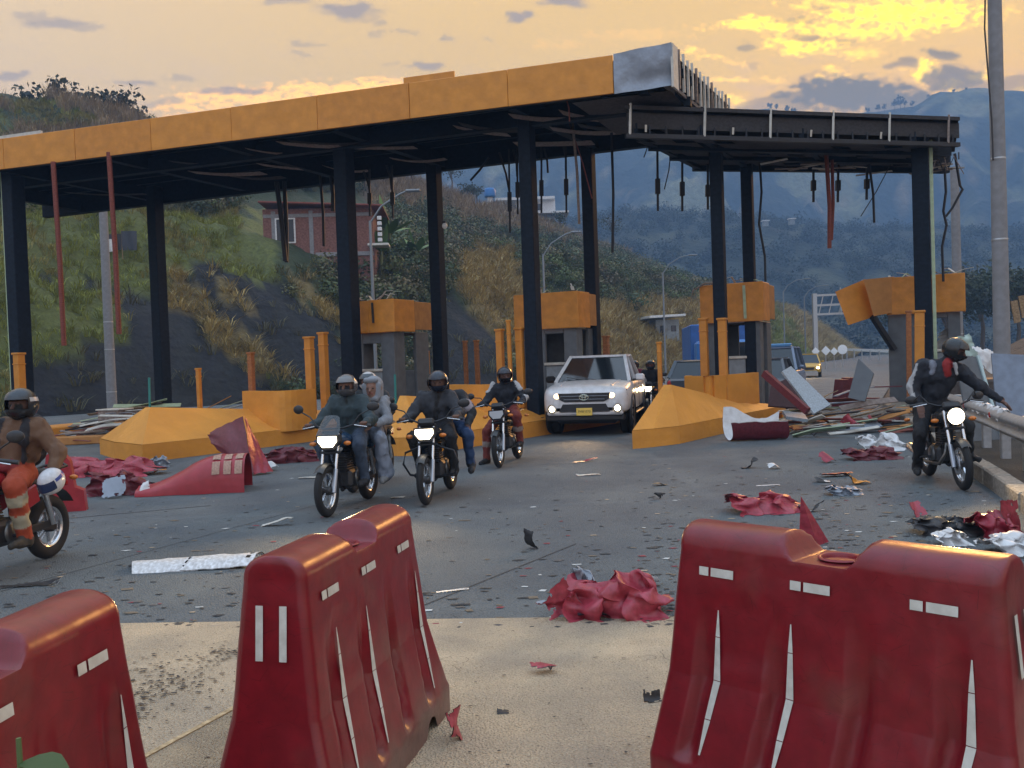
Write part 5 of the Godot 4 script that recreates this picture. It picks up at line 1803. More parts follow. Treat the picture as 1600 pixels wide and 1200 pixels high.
func add_leaves(g: Geo, n: int, sd: int, c: Vector3, rad: Vector3, leaf: float) -> void:
	var r := RandomNumberGenerator.new(); r.seed = sd
	for k in n:
		var v := Vector3(r.randfn(), r.randfn(), r.randfn()).normalized()
		var p := c + v * rad * pow(r.randf(), 0.4)
		var ax := Vector3(r.randfn(), r.randfn(), r.randfn()).normalized()
		var x := ax.cross(v + Vector3(0.01, 0.02, 0)).normalized() * leaf * r.randf_range(0.6, 1.3)
		var y := ax * leaf * r.randf_range(0.6, 1.4)
		g.quad(p - x * 0.5, p + y * 0.55, p + x * 0.5, p - y * 0.55)

func tree(called: String, label: String, base: Vector3, h: float, cr: float, sd: int, col: Color, group := "", leaves := 700, leaf := 0.35, flat := 0.75, category := "tree") -> void:
	var o := thing(called, label, category, base, 0, group)
	var r := RandomNumberGenerator.new(); r.seed = sd
	var g := Geo.new()
	var top := Vector3(r.randf_range(-0.1, 0.1) * h, h - cr * flat * 0.9, r.randf_range(-0.1, 0.1) * h)
	g.tube([Vector3(0, -0.5, 0), top * 0.5 + Vector3(0.03 * h, 0, 0), top], [h * 0.026, h * 0.02, h * 0.012], 7)
	var c := Geo.new()
	c.col = col
	var lobes := 9
	for k in lobes:
		var a := TAU * k / lobes + r.randf_range(-0.3, 0.3)
		var q := top + Vector3(cos(a) * cr * r.randf_range(0.25, 0.72), r.randf_range(-0.45, 0.6) * cr * flat, sin(a) * cr * r.randf_range(0.25, 0.72))
		g.tube([top * r.randf_range(0.6, 0.95), (top + q) * 0.5 + Vector3(0, 0.05 * h, 0), q], [h * 0.01, h * 0.007, h * 0.003], 5, false)
		var v := r.randf_range(0.75, 1.25)
		c.col = Color(col.r * v, col.g * v, col.b * v)
		add_leaves(c, leaves / lobes, sd * 31 + k, q, Vector3(1, flat, 1) * cr * r.randf_range(0.34, 0.52), leaf)
	part("trunk", g, M.bark, o)
	part("crown", c, M.foliage, o)

func setup_green() -> void:
	setup_picks()
	var tm := vmat(0.85)
	tm.backlight_enabled = true
	tm.backlight = Color(0.3, 0.32, 0.2)
	var tufts := [tuft_mesh(11, 1, 0.55, 0.022), tuft_mesh(10, 2, 0.8, 0.026)]
	var xs := [[], [], []]; var cs := [[], [], []]
	var shrub_x := []; var shrub_c := []
	var segs := []; var tot := 0.0
	for k in FOOT.size() - 1:
		tot += minf(Vector2(FOOT[k][0], FOOT[k][1]).distance_to(Vector2(FOOT[k + 1][0], FOOT[k + 1][1])), 26.0)
		segs.append(tot)
	for k in 70000:
		var t := rng.randf() * tot
		var s := 0
		while segs[s] < t: s += 1
		var u := (s + rng.randf()) / (FOOT.size() - 1)
		var p := 62.0 * pow(rng.randf(), 1.25)
		var q := hill_pos(u, p)
		var v := px_of(q)
		if v.x < -30 or v.x > 1400 or v.y < 130: continue
		var z := zone(q)
		var d := -q.z
		var tone := 1.0 + 0.5 * nz2.get_noise_2d(q.x * 26.0, q.z * 26.0) + rng.randf_range(-0.22, 0.22)
		if z == 1 and rng.randf() > 0.07: continue
		if v.x < 235 and v.y < 240: z = 4 if nz.get_noise_2d(q.x * 9.0, q.z * 9.0) < 0.0 else 2
		if v.x > 375 and v.x < 585 and v.y > 300 and v.y < 420: continue
		if v.x > 740 and v.x < 900 and v.y > 270 and v.y < 330: continue
		if z == 0:
			if rng.randf() < 0.24:
				var sc := rng.randf_range(0.7, 2.0) * (1.0 + d / 170.0)
				shrub_x.append(Transform3D(Basis(Vector3.UP, rng.randf() * TAU).scaled(Vector3(sc, sc * rng.randf_range(0.6, 1.1), sc)), q + Vector3(0, sc * 0.22, 0)))
				var b := [Color(0.060, 0.085, 0.032), Color(0.085, 0.11, 0.036), Color(0.11, 0.11, 0.045), Color(0.045, 0.07, 0.03), Color(0.13, 0.11, 0.06)][rng.randi() % 5] as Color
				shrub_c.append(Color(b.r * tone, b.g * tone, b.b * tone))
				continue
			if rng.randf() < 0.15: continue
		var c: Color = [Color(0.11, 0.105, 0.045), Color(0.10, 0.09, 0.045), Color(0.21, 0.225, 0.045), Color(0.36, 0.27, 0.11), Color(0.25, 0.18, 0.105)][z]
		if z == 2 and nz.get_noise_2d(q.x * 9.0, q.z * 9.0) > 0.12: c = Color(0.25, 0.215, 0.065)
		var hh := (0.6 if z == 2 else (0.75 if z == 3 else (1.5 if z == 4 else 0.8))) * rng.randf_range(0.6, 1.3) * (1.0 + maxf(0, d - 60.0) / 140.0)
		var kind := 1 if z == 3 else 0
		var wd := hh * (1.5 if z != 4 else 0.7)
		xs[kind].append(Transform3D(Basis(Vector3.UP, rng.randf() * TAU).scaled(Vector3(wd, hh, wd)), q - Vector3(0, 0.04, 0)))
		cs[kind].append(Color(c.r * tone, c.g * tone, c.b * tone))
	many("hillside_grass", tufts[0], tm, xs[0], cs[0], "green and brown grass covering the left hillside", "grass")
	many("dry_grass", tufts[1], tm, xs[1], cs[1], "dry straw coloured grass on the hillside spurs", "grass")
	many("hillside_shrubs", clump_mesh(130, 4, 0.085), M.foliage, shrub_x, shrub_c, "dark green shrubs massed on the hillside", "shrubs")
	# far wood
	var fx := []; var fc := []
	for k in 5200:
		var v: Vector3 = far_forest.v[rng.randi() % far_forest.v.size()] + Vector3(rng.randf_range(-3, 3), 0, rng.randf_range(-5, 5))
		var q := px_of(v)
		if q.x < 880 or q.x > 1680 or q.y < 250: continue
		if nz2.get_noise_2d(v.x * 3.0 + 50.0, -v.z * 3.0) > 0.28 and rng.randf() < 0.8: continue
		var sc := rng.randf_range(5.0, 10.0)
		fx.append(Transform3D(Basis(Vector3.UP, rng.randf() * TAU).scaled(Vector3(sc, sc * rng.randf_range(0.7, 1.1), sc)), v + Vector3(0, sc * 0.25, 0)))
		var b := [Color(0.014, 0.022, 0.011), Color(0.020, 0.030, 0.013), Color(0.032, 0.040, 0.018), Color(0.012, 0.019, 0.011)][rng.randi() % 4] as Color
		fc.append(b)
	many("far_wood", clump_mesh(150, 9, 0.10, 0.9), M.foliage, fx, fc, "dark wood covering the far hill beyond the road", "wood")
	# trees that stand alone
	var g1 := "trees on the hilltop above the canopy"
	for a in [[14, 190, 100, 8.0, 4.5, "round dark tree at the far left hilltop edge"], [62, 168, 100, 9.0, 4.8, "spreading dark tree second from the left above the canopy"], [108, 165, 102, 9.5, 5.0, "gappy tree in the middle of the hilltop group"], [150, 166, 102, 9.0, 4.6, "dense tree right of the middle on the hilltop"], [188, 176, 104, 7.0, 4.0, "rightmost rounded tree above the yellow fascia"], [38, 225, 92, 6.0, 5.0, "low bushy tree under the left hilltop trees"]]:
		var c := at(a[0], a[1], a[2])
		tree("hilltop_tree", a[5], c - Vector3(0, a[3] * 0.72, 0), a[3], a[4], int(a[0]) + 5, L(0.030, 0.036, 0.022), g1, 420, 0.5, 0.6)
	var g2 := "small trees on the spur skyline"
	for a in [[568, 292, 3.2, "small round tree on the skyline left of the second hanger"], [600, 288, 3.6, "bushy tree on the skyline between two hangers"], [648, 284, 4.4, "wider tree on the skyline beside the second rear column"], [707, 286, 5.0, "tall tree on the skyline right of the rear column"], [735, 306, 3.0, "dark small tree left of the blue water tank"], [745, 312, 3.4, "dark bush right beside the blue water tank"], [962, 348, 5.0, "round dark tree on the skyline under the long hanger"], [878, 330, 3.0, "brown bush on the skyline before the column"]]:
		var q := pick(a[0], a[1] + 14)
		tree("skyline_tree", a[3], q, a[2] * (-q.z / 120.0), a[2] * 0.42 * (-q.z / 120.0), int(a[0]), L(0.036, 0.046, 0.026), g2, 260, 0.32, 0.8)
	var g3 := "trees behind the right verge"
	for a in [[1500, 92, 9.0, "dark tree behind the wrecked booth"], [1535, 100, 10.5, "tall dark tree left of the utility pole"], [1590, 88, 9.0, "dense dark tree at the right edge"], [1560, 125, 12.0, "far dark tree behind the utility pole"], [1625, 105, 12.0, "dark tree cut by the right edge"], [1475, 90, 9.0, "low dark tree seen behind the yellow conduit"], [1420, 120, 9.0, "dark tree beyond the far road bend"], [1455, 140, 12.0, "hazy tree beyond the far road bend at right"]]:
		tree("verge_tree", a[3], pl(a[0], a[1], 0.0), a[2], a[2] * 0.42, int(a[0]) + 2, L(0.032, 0.044, 0.020), g3, 1900, 0.30, 0.85)
	var g4 := "trees on the far mountain ridge"
	var i := 0
	for a in [[1214, 15], [1226, 13], [1240, 17], [1250, 16], [1368, 13], [1382, 16], [1392, 14], [1408, 20], [1418, 22], [1424, 18], [1436, 14], [1462, 9], [1500, 9], [1520, 8]]:
		var X: float = (a[0] - 800.0) / F * 795.0
		var h: float = a[1] * 800.0 / F
		tree("ridge_tree", ["first", "second", "third", "fourth", "fifth", "sixth", "seventh", "eighth", "ninth", "tenth", "eleventh", "twelfth", "thirteenth", "fourteenth"][i] + " tiny tree from the left on the far mountain ridge", Vector3(X, mountain_h(X, 795.0), -795.0), h, h * 0.3, 900 + i, L(0.03, 0.036, 0.026), g4, 70, h * 0.16, 1.2)
		i += 1
	# banana plants
	for a in [[607, 410, 5.0, "tall banana plant with upright bright leaf beside the street lamp"], [650, 420, 3.6, "smaller banana plant left of the rear column"], [596, 425, 3.4, "low banana plant at the foot of the street lamp"]]:
		var q := pick(a[0], a[1])
		var o := thing("banana_plant", a[3], "plant", q, 0, "banana plants on the slope")
		var st := Geo.new()
		st.tube([Vector3(0, -0.3, 0), Vector3(0.1, a[2] * 0.45, 0)], [0.16, 0.1], 7)
		part("stem", st, mat(L(0.12, 0.14, 0.05), 0.7), o)
		for k in 7:
			var lg := Geo.new()
			var an: float = TAU * k / 7.0 + a[0]
			var up := 1.0 if k == 0 else rng.randf_range(0.35, 0.8)
			lg.grid(8, 2, func(u, w):
				var l: float = a[2] * 0.6
				var out := Vector3(cos(an), 0, sin(an))
				var wd: float = 0.34 * sin(PI * clampf(u * 0.92 + 0.06, 0, 1)) * (w - 0.5) * 2.0
				return Vector3(0.1, a[2] * 0.42, 0) + out * l * u * (1.0 - up * 0.7) + Vector3(0, l * (u * up - 0.45 * u * u * (1.0 - up)), 0) + out.cross(Vector3.UP) * wd + Vector3(0, -absf(wd) * 0.3, 0))
			part("leaf", lg, mat(L(0.09, 0.17, 0.035), 0.6), o)

func lamp(label: String, x: float, d: float, h: float, reach: float) -> void:
	var o := thing("street_lamp", label, "street lamp", P(x, d, 0), 0, "street lamps along the left of the road")
	var g := Geo.new()
	g.tube([Vector3(0, -0.1, 0), Vector3(0, h - 1.2, 0)], [0.085, 0.06], 8)
	part("pole", g, M.lamp_grey, o)
	g = Geo.new()
	g.tube([Vector3(0, h - 1.3, 0), Vector3(0.5, h - 0.6, 0), Vector3(1.3, h - 0.12, 0), Vector3(reach, h, 0)], [0.045, 0.04, 0.04, 0.035], 6)
	part("arm", g, M.lamp_grey, o)
	g = Geo.new()
	g.cbox(Vector3(reach + 0.25, h + 0.0, 0), Vector3(0.62, 0.1, 0.26), 0.03)
	part("luminaire", g, M.lamp_grey, o)

func utility_pole(label: String, x: float, d: float, h: float, r0: float, r1: float, m: Material) -> Node3D:
	var o := thing("utility_pole", label, "pole", P(x, d, 0))
	var g := Geo.new()
	g.tube([Vector3(0, -0.2, 0), Vector3(0, h * 0.5, 0), Vector3(0, h, 0)], [r0, (r0 + r1) * 0.5, r1], 16)
	part("shaft", g, m, o)
	for y in [h * 0.1, h * 0.27, h * 0.38]:
		g = Geo.new()
		g.lathe([[lerpf(r0, r1, y / h) + 0.001, -0.02], [lerpf(r0, r1, y / h) + 0.006, -0.01], [lerpf(r0, r1, y / h) + 0.006, 0.01], [lerpf(r0, r1, y / h) + 0.001, 0.02]], 16, Vector3(0, y, 0))
		part("band", g, M.galv, o)
	return o

func setup_poles() -> void:
	lamp("street lamp rising behind the first booth with its arm to the right", -5.75, 38, 9.0, 1.6)
	lamp("street lamp above the second booth between the dark columns", 2.05, 52, 9.0, 1.7)
	lamp("street lamp left of the third booth", 11.35, 66, 9.0, 2.0)
	lamp("nearer street lamp right of the third booth on the bend", 27.8, 91, 9.0, 2.2)
	lamp("farther street lamp beside the sign gantry", 33.2, 101, 9.0, 2.2)
	var o := utility_pole("tall concrete utility pole at the right edge", (1567.0 - 800) / F * 16.0, 16.0, 13.0, 0.145, 0.09, M.pole)
	var g := Geo.new()
	g.tube([Vector3(-0.11, 8.8, 0.05), Vector3(-0.2, 8.2, 0.1), Vector3(-0.24, 7.2, 0.1), Vector3(-0.16, 5.6, 0.12), Vector3(-0.14, 4.9, 0.1)], 0.015, 5)
	part("cable", g, M.black_plastic, o)
	utility_pole("slim grey pole on the slope side between the red hangers", (174.0 - 800) / F * 36.0, 36.0, 10.0, 0.2, 0.15, M.pole)
	utility_pole("hazy slim pole behind the wrecked booth", (1499.0 - 800) / F * 30.0, 30.0, 7.6, 0.16, 0.13, M.pole)
	# teal marker rods
	for a in [[233, 590, 234, 640, 23.0, "thin teal rod beside the second column"], [617, 585, 618, 615, 21.0, "teal rod before the first booth"]]:
		var q := Geo.new()
		q.tube([at(a[2], a[3], a[4]) - Vector3(0, 0.3, 0), at(a[0], a[1], a[4])], 0.03, 6)
		solo("marker_rod", q, mat(L(0.03, 0.22, 0.2), 0.5), a[5], "rod")
	# gantry
	var go := thing("sign_gantry", "grey overhead sign gantry seen from behind on the far road", "gantry", P(30.6, 90, 0))
	g = Geo.new()
	g.beam(Vector3(0, 0, 0), Vector3(0, 7.4, 0), 0.4, 0.4)
	part("post", g, M.galv, go)
	for y in [7.2, 6.2, 5.3]:
		g = Geo.new()
		g.beam(Vector3(0, y, 0), Vector3(8.6, y + 0.1, 0), 0.18, 0.2)
		part("chord", g, M.galv, go)
	for k in 8:
		g = Geo.new()
		g.beam(Vector3(0.4 + k, 5.3, 0), Vector3(0.9 + k, 7.2, 0), 0.08, 0.08, Vector3(0, 0, 1))
		part("lattice", g, M.galv, go)
	for k in 3:
		g = Geo.new()
		g.beam(Vector3(2.6 + k * 2.2, 5.2, 0.1), Vector3(2.6 + k * 2.2, 8.6 if k == 1 else 7.9, 0.1), 0.1, 0.1, Vector3(0, 0, 1))
		part("sign_bracket", g, M.galv, go)
	g = Geo.new()
	g.box(Vector3(5.2, 5.85, 0.2), Vector3(5.4, 0.55, 0.08))
	part("sign_back", g, mat(L(0.34, 0.40, 0.43), 0.5, 0.3), go)
	var i := 0
	for a in [[1237, 551, 58.0, 0.42, "round white sign back beside the blue pickup"], [1274, 549, 76.0, 0.34, "white diamond sign at the foot of the gantry"], [1290, 548, 80.0, 0.42, "left white diamond sign on the green verge"], [1303, 549, 82.0, 0.36, "right white diamond sign on the green verge"], [1316, 546, 84.0, 0.45, "round white sign by the far guard rail"]]:
		var p := at(a[0], a[1], a[2])
		var so := thing("road_sign", a[4], "sign", Vector3(p.x, 0, p.z))
		var s := Geo.new()
		s.tube([Vector3(0, 0, 0), Vector3(0, p.y, 0)], 0.04, 6)
		part("pole", s, M.galv, so)
		s = Geo.new()
		s.lathe([[0.0, 0.0], [a[3], 0.0], [a[3], 0.03], [0.0, 0.03]], 20 if i in [0, 4] else 4, Vector3(0, p.y, 0.05), Basis(Vector3.RIGHT, PI * 0.5))
		part("plate", s, M.sign_white, so)
		i += 1
	# far rail where the road bends
	var fr := thing("far_guard_rail", "pale guard rail along the far bend of the road", "guard rail", P(0, 0, 0))
	g = Geo.new()
	g.beam(at(1318, 546, 150) , at(1398, 549, 120), 0.06, 0.4)
	part("rail", g, M.sign_white, fr)
	for k in 6:
		var p := at(1318, 546, 150).lerp(at(1398, 549, 120), (k + 0.5) / 6.0)
		g = Geo.new()
		g.box(Vector3(p.x, p.y * 0.5, p.z - 0.1), Vector3(0.15, p.y, 0.15))
		part("post", g, M.galv, fr)
	# camera dome on the rear column
	var cm := thing("camera_dome", "white security camera dome on the rear column above the first booth", "camera", at(695, 353, 23.5))
	g = Geo.new()
	g.ball(Vector3.ZERO, Vector3(0.07, 0.08, 0.07), 14, 10)
	part("dome", g, M.sign_white, cm)
	g = Geo.new()
	g.cbox(Vector3(-0.02, 0.1, -0.1), Vector3(0.1, 0.06, 0.3), 0.01)
	part("bracket", g, M.black_steel, cm)

func wall_box(o: Node3D, nm: String, c: Vector3, s: Vector3, m: Material) -> MeshInstance3D:
	var g := Geo.new()
	g.cbox(c, s, 0.02)
	return part(nm, g, m, o)

func setup_houses() -> void:
	# brick house on the slope
	var p := pick(500, 402)
	var k := -p.z / F
	var o := thing("brick_house", "unplastered brick house with flat sheet roof on the hillside", "house", p, 0.06)
	var w := 180.0 * k; var h := 82.0 * k
	var dp := 5.0
	wall_box(o, "wall", Vector3(-0.02 * w, h * 0.44 - 0.4, -dp * 0.5), Vector3(w * 0.94, h * 0.95 + 0.8, dp), M.brick)
	wall_box(o, "lower_wall", Vector3(w * 0.28, -0.9, -dp * 0.5 + 0.06), Vector3(w * 0.36, 2.0, dp), M.brick)
	var rf := wall_box(o, "roof", Vector3(0, h * 0.96, -dp * 0.45), Vector3(w * 1.05, 0.12, dp * 1.25), M.rust)
	rf.rotation.z = -0.05
	for x in [-0.40, -0.08, 0.28]:
		wall_box(o, "concrete_pillar", Vector3(x * w, h * 0.42, 0.015), Vector3(0.28, h * 0.9, 0.06), M.pole)
	wall_box(o, "lintel", Vector3(-0.02 * w, h * 0.78, 0.012), Vector3(w * 0.93, 0.24, 0.05), M.pole)
	wall_box(o, "floor_slab", Vector3(0.2 * w, 0.1, 0.06), Vector3(w * 0.5, 0.28, 0.2), M.pole)
	var wn := wall_box(o, "window", Vector3(-0.30 * w, h * 0.5, 0.03), Vector3(1.35, 1.7, 0.08), M.white)
	for x in [-0.32, 0.32]:
		var g := Geo.new()
		g.box(Vector3(-0.30 * w + x, h * 0.5, 0.076), Vector3(0.5, 1.5, 0.02))
		part("pane", g, M.glass_dark, wn)
	# balcony with white balustrade at the right end
	wall_box(o, "balcony_slab", Vector3(0.5 * w, h * 0.16, 0.4), Vector3(1.4, 0.16, 1.4), M.bone)
	for y in 5:
		wall_box(o, "baluster", Vector3(0.465 * w + 0.4, h * 0.25 + y * 0.36, 0.9), Vector3(0.28, 0.24, 0.2), M.white)
	# clothes line
	for a in [[188, 390, 1.0, 0.9, M.black_scrap, "black cloth hung on a line on the left slope"], [205, 388, 0.8, 1.1, mat(L(0.05, 0.055, 0.07), 0.8), "dark blue cloth hung on a line on the left slope"], [173, 385, 0.4, 0.7, M.white, "white cloth hung on a line on the left slope"]]:
		var q := pick(a[0], a[1] + 14)
		var c := thing("hung_cloth", a[5], "cloth", q + Vector3(0, 0.3, 0.3), 0.1, "washing on the slope")
		var g := Geo.new()
		g.grid(6, 6, func(u, v): return Vector3((u - 0.5) * a[2], v * a[3], 0.08 * sin(u * 9.0 + v * 2.0)))
		g.grid(6, 6, func(u, v): return Vector3((u - 0.5) * a[2], v * a[3], 0.08 * sin(u * 9.0 + v * 2.0) - 0.02))
		part("cloth", g, a[4], c)
		g = Geo.new()
		g.tube([Vector3(-a[2] * 0.5, -0.5, 0), Vector3(-a[2] * 0.5, a[3] + 0.05, 0)], 0.03, 5)
		part("prop", g, M.wood, c)
	# white house with two flat roofs on the spur
	p = pick(835, 322)
	k = -p.z / F
	o = thing("hilltop_house", "white hilltop house with two flat roofs beyond the columns", "house", p, 0.0)
	wall_box(o, "lower_storey", Vector3(0, 6 * k, -2), Vector3(78 * k, 16 * k, 4), M.booth_lower)
	wall_box(o, "balcony_roof", Vector3(8 * k, 10 * k, -1), Vector3(105 * k, 3 * k, 7), M.white)
	wall_box(o, "upper_storey", Vector3(10 * k, 22 * k, -2.2), Vector3(62 * k, 22 * k, 3.4), M.white)
	wall_box(o, "roof", Vector3(-6 * k, 34 * k, -1.8), Vector3(92 * k, 4 * k, 6), M.white)
	for x in [-40, -10, 24]:
		wall_box(o, "window", Vector3(x * k * 0.6, 22 * k, -0.45), Vector3(8 * k, 10 * k, 0.1), M.glass_dark)
	p = pick(767, 322)
	k = -p.z / F
	o = thing("water_tank", "blue water tank on a white tower on the spur", "water tank", p)
	var g := Geo.new()
	g.lathe([[0.0, 20 * k], [8 * k, 20 * k], [9 * k, 22 * k], [9 * k, 31 * k], [7 * k, 34 * k], [0.0, 35 * k]], 16)
	part("tank", g, mat(L(0.03, 0.16, 0.42), 0.5), o)
	wall_box(o, "tower", Vector3(0, 9 * k, 0), Vector3(8 * k, 22 * k, 8 * k), M.white)
	# small house by the road
	p = pick(1045, 528)
	k = -p.z / F
	o = thing("roadside_house", "small roadside house with pale sheet roof left of the third booth", "house", p, 0.15)
	wall_box(o, "wall", Vector3(0, 15 * k, -2), Vector3(38 * k, 34 * k, 4), M.booth_lower)
	var rr := wall_box(o, "roof", Vector3(-4 * k, 37 * k, -1.6), Vector3(58 * k, 3.5 * k, 5.5), M.white)
	rr.rotation.z = 0.03
	wall_box(o, "door", Vector3(-8 * k, 12 * k, 0.02), Vector3(8 * k, 22 * k, 0.06), M.black_steel)
	wall_box(o, "window", Vector3(10 * k, 18 * k, 0.02), Vector3(8 * k, 9 * k, 0.06), M.glass_dark)
	# far bright roofs
	for a in [[1197, 345, "tiny white roof in the far wood left of the red hangers"], [1238, 342, "tiny pale roof in the far wood under the burnt canopy"]]:
		var q := at(a[0], a[1], 330.0)
		o = thing("far_house", a[2], "house", q)
		wall_box(o, "wall", Vector3(0, -1.0, -1), Vector3(1.8, 2.0, 2), M.booth_lower)
		wall_box(o, "roof", Vector3(0, 0.1, -0.9), Vector3(2.6, 0.35, 2.6), M.white)
	# earth bank behind the guard rail
	var bk := Geo.new()
	bk.grid(26, 10, func(u, w):
		var a := Vector2(9.5, 9.0).lerp(Vector2(24, 52), u)
		var q: Vector2 = a + Vector2(0.93, -0.36) * w * 12.0
		var hh: float = 2.6 * smoothstep(0.05, 0.6, w) * smoothstep(0.0, 0.25, u + 0.1) + 0.3 * nz2.get_noise_2d(q.x * 30.0, q.y * 30.0) * w
		return Vector3(q.x, 0.05 + hh, -q.y))
	struct("earth_bank", bk, mat(L(0.085, 0.062, 0.045), 0.95, 0, M.grime, 0.4, M.nsoft, 1.0))
	i_wood()

func i_wood() -> void:
	for a in [[1590, 470, "left pale board standing on the right bank"], [1602, 462, "right pale board standing on the right bank"]]:
		var g := Geo.new()
		g.beam(at(a[0], a[1] + 34, 21), at(a[0] - 6, a[1], 21), 0.16, 0.03, Vector3(0, 0, 1))
		solo("pale_board", g, M.wood, a[2], "board", "pale boards on the right bank")

func setup_weed() -> void:
	var o := thing("weed", "leafy weed with a yellowing leaf at the bottom left corner", "plant", Vector3(-0.775, 0.0, -1.36))
	var g := Geo.new()
	g.tube([Vector3.ZERO, Vector3(0.02, 0.5, 0.02), Vector3(0.0, 1.10, 0.0)], [0.012, 0.009, 0.004], 6)
	part("stem", g, mat(L(0.08, 0.12, 0.04), 0.7), o)
	for k in 22:
		var y := 0.25 + 0.85 * k / 22.0
		var a := k * 2.4
		var l := Geo.new()
		var out := Vector3(cos(a), 0.35, sin(a)).normalized()
		var side := out.cross(Vector3.UP).normalized()
		l.grid(5, 2, func(u, w): return Vector3(0, y, 0) + out * 0.09 * u + side * (w - 0.5) * 0.06 * sin(PI * clampf(u + 0.05, 0, 1)) + Vector3(0, -0.04 * u * u, 0))
		part("leaf", l, mat(L(0.03, 0.07, 0.02), 0.6) if k % 5 else mat(L(0.42, 0.28, 0.04), 0.6), o)

# ------------------------------------------------------------------ people
# bones: [from, to, radius there, radius here, colour]; one smooth skin over all of them
func skin(g: Geo, bones: Array, cell: float, k: float, wob := 0.0) -> void:
	var lo := Vector3.ONE * 1e9; var hi := -lo
	for b in bones:
		var r := maxf(b[2], b[3]) + k + cell * 3.0
		lo = lo.min(b[0] - Vector3.ONE * r).min(b[1] - Vector3.ONE * r)
		hi = hi.max(b[0] + Vector3.ONE * r).max(b[1] + Vector3.ONE * r)
	var nx := int((hi.x - lo.x) / cell) + 2; var ny := int((hi.y - lo.y) / cell) + 2; var nzz := int((hi.z - lo.z) / cell) + 2
	var sy := nx; var sz := nx * ny
	var f := PackedFloat32Array(); f.resize(nx * ny * nzz); f.fill(1.0)
	var best := PackedFloat32Array(); best.resize(f.size()); best.fill(9.0)
	var own := PackedByteArray(); own.resize(f.size())
	for bi in bones.size():
		var b: Array = bones[bi]
		var a: Vector3 = b[0]; var ab: Vector3 = b[1] - a
		var ra: float = b[2]; var dr: float = b[3] - ra
		var l2 := maxf(ab.length_squared(), 1e-9)
		var m := maxf(b[2], b[3]) + k + cell * 2.5
		var q0 := (a.min(b[1]) - Vector3.ONE * m - lo) / cell; var q1 := (a.max(b[1]) + Vector3.ONE * m - lo) / cell
		for z in range(maxi(0, int(q0.z)), mini(nzz - 1, int(q1.z) + 1) + 1):
			for y in range(maxi(0, int(q0.y)), mini(ny - 1, int(q1.y) + 1) + 1):
				var row := z * sz + y * sy
				for x in range(maxi(0, int(q0.x)), mini(nx - 1, int(q1.x) + 1) + 1):
					var p := lo + Vector3(x, y, z) * cell - a
					var t := clampf(p.dot(ab) / l2, 0.0, 1.0)
					var d := (p - ab * t).length() - (ra + dr * t)
					var ii := row + x
					if d < best[ii]:
						best[ii] = d; own[ii] = bi
					var c := f[ii]
					var h := maxf(k - absf(c - d), 0.0) / k
					f[ii] = minf(c, d) - h * h * k * 0.25
	if wob > 0.0:
		for z in nzz:
			for y in ny:
				for x in nx:
					var ii := z * sz + y * sy + x
					if absf(f[ii]) < 0.06:
						var p := lo + Vector3(x, y, z) * cell
						f[ii] += wob * (nz2.get_noise_3d(p.x * 420.0, p.y * 420.0, p.z * 420.0) + 0.7 * nz2.get_noise_3d(p.x * 900.0, p.y * 300.0, p.z * 900.0))
	var id := PackedInt32Array(); id.resize(f.size()); id.fill(-1)
	var lim := cell * 2.6
	var offs := [0, 1, sy, sy + 1, sz, sz + 1, sz + sy, sz + sy + 1]
	var edges := [[0, 1], [2, 3], [4, 5], [6, 7], [0, 2], [1, 3], [4, 6], [5, 7], [0, 4], [1, 5], [2, 6], [3, 7]]
	var corner := [Vector3(0, 0, 0), Vector3(1, 0, 0), Vector3(0, 1, 0), Vector3(1, 1, 0), Vector3(0, 0, 1), Vector3(1, 0, 1), Vector3(0, 1, 1), Vector3(1, 1, 1)]
	var cells := PackedInt32Array()
	for z in nzz - 1:
		for y in ny - 1:
			for x in nx - 1:
				var ii := z * sz + y * sy + x
				var v0 := f[ii]
				if v0 > lim or v0 < -lim: continue
				var mask := 0
				for e in 8:
					if f[ii + offs[e]] < 0.0: mask += 1
				if mask == 0 or mask == 8: continue
				var s := Vector3.ZERO; var n := 0
				for e in edges:
					var a := f[ii + offs[e[0]]]; var b := f[ii + offs[e[1]]]
					if (a < 0.0) != (b < 0.0):
						s += corner[e[0]].lerp(corner[e[1]], a / (a - b)); n += 1
				g.col = bones[own[ii]][4]
				id[ii] = g.vert(lo + (Vector3(x, y, z) + s / n) * cell)
				cells.append(ii)
	for ii in cells:
		for ax in [[1, sy, sz], [sy, sz, 1], [sz, 1, sy]]:
			var a := f[ii]; var b := f[ii + ax[0]]
			if (a < 0.0) == (b < 0.0): continue
			var p := id[ii]; var q := id[ii - ax[1]]; var r := id[ii - ax[1] - ax[2]]; var s := id[ii - ax[2]]
			if p < 0 or q < 0 or r < 0 or s < 0: continue
			if a < 0.0: g.ix.append_array([p, q, r, p, r, s])
			else: g.ix.append_array([p, s, r, p, r, q])

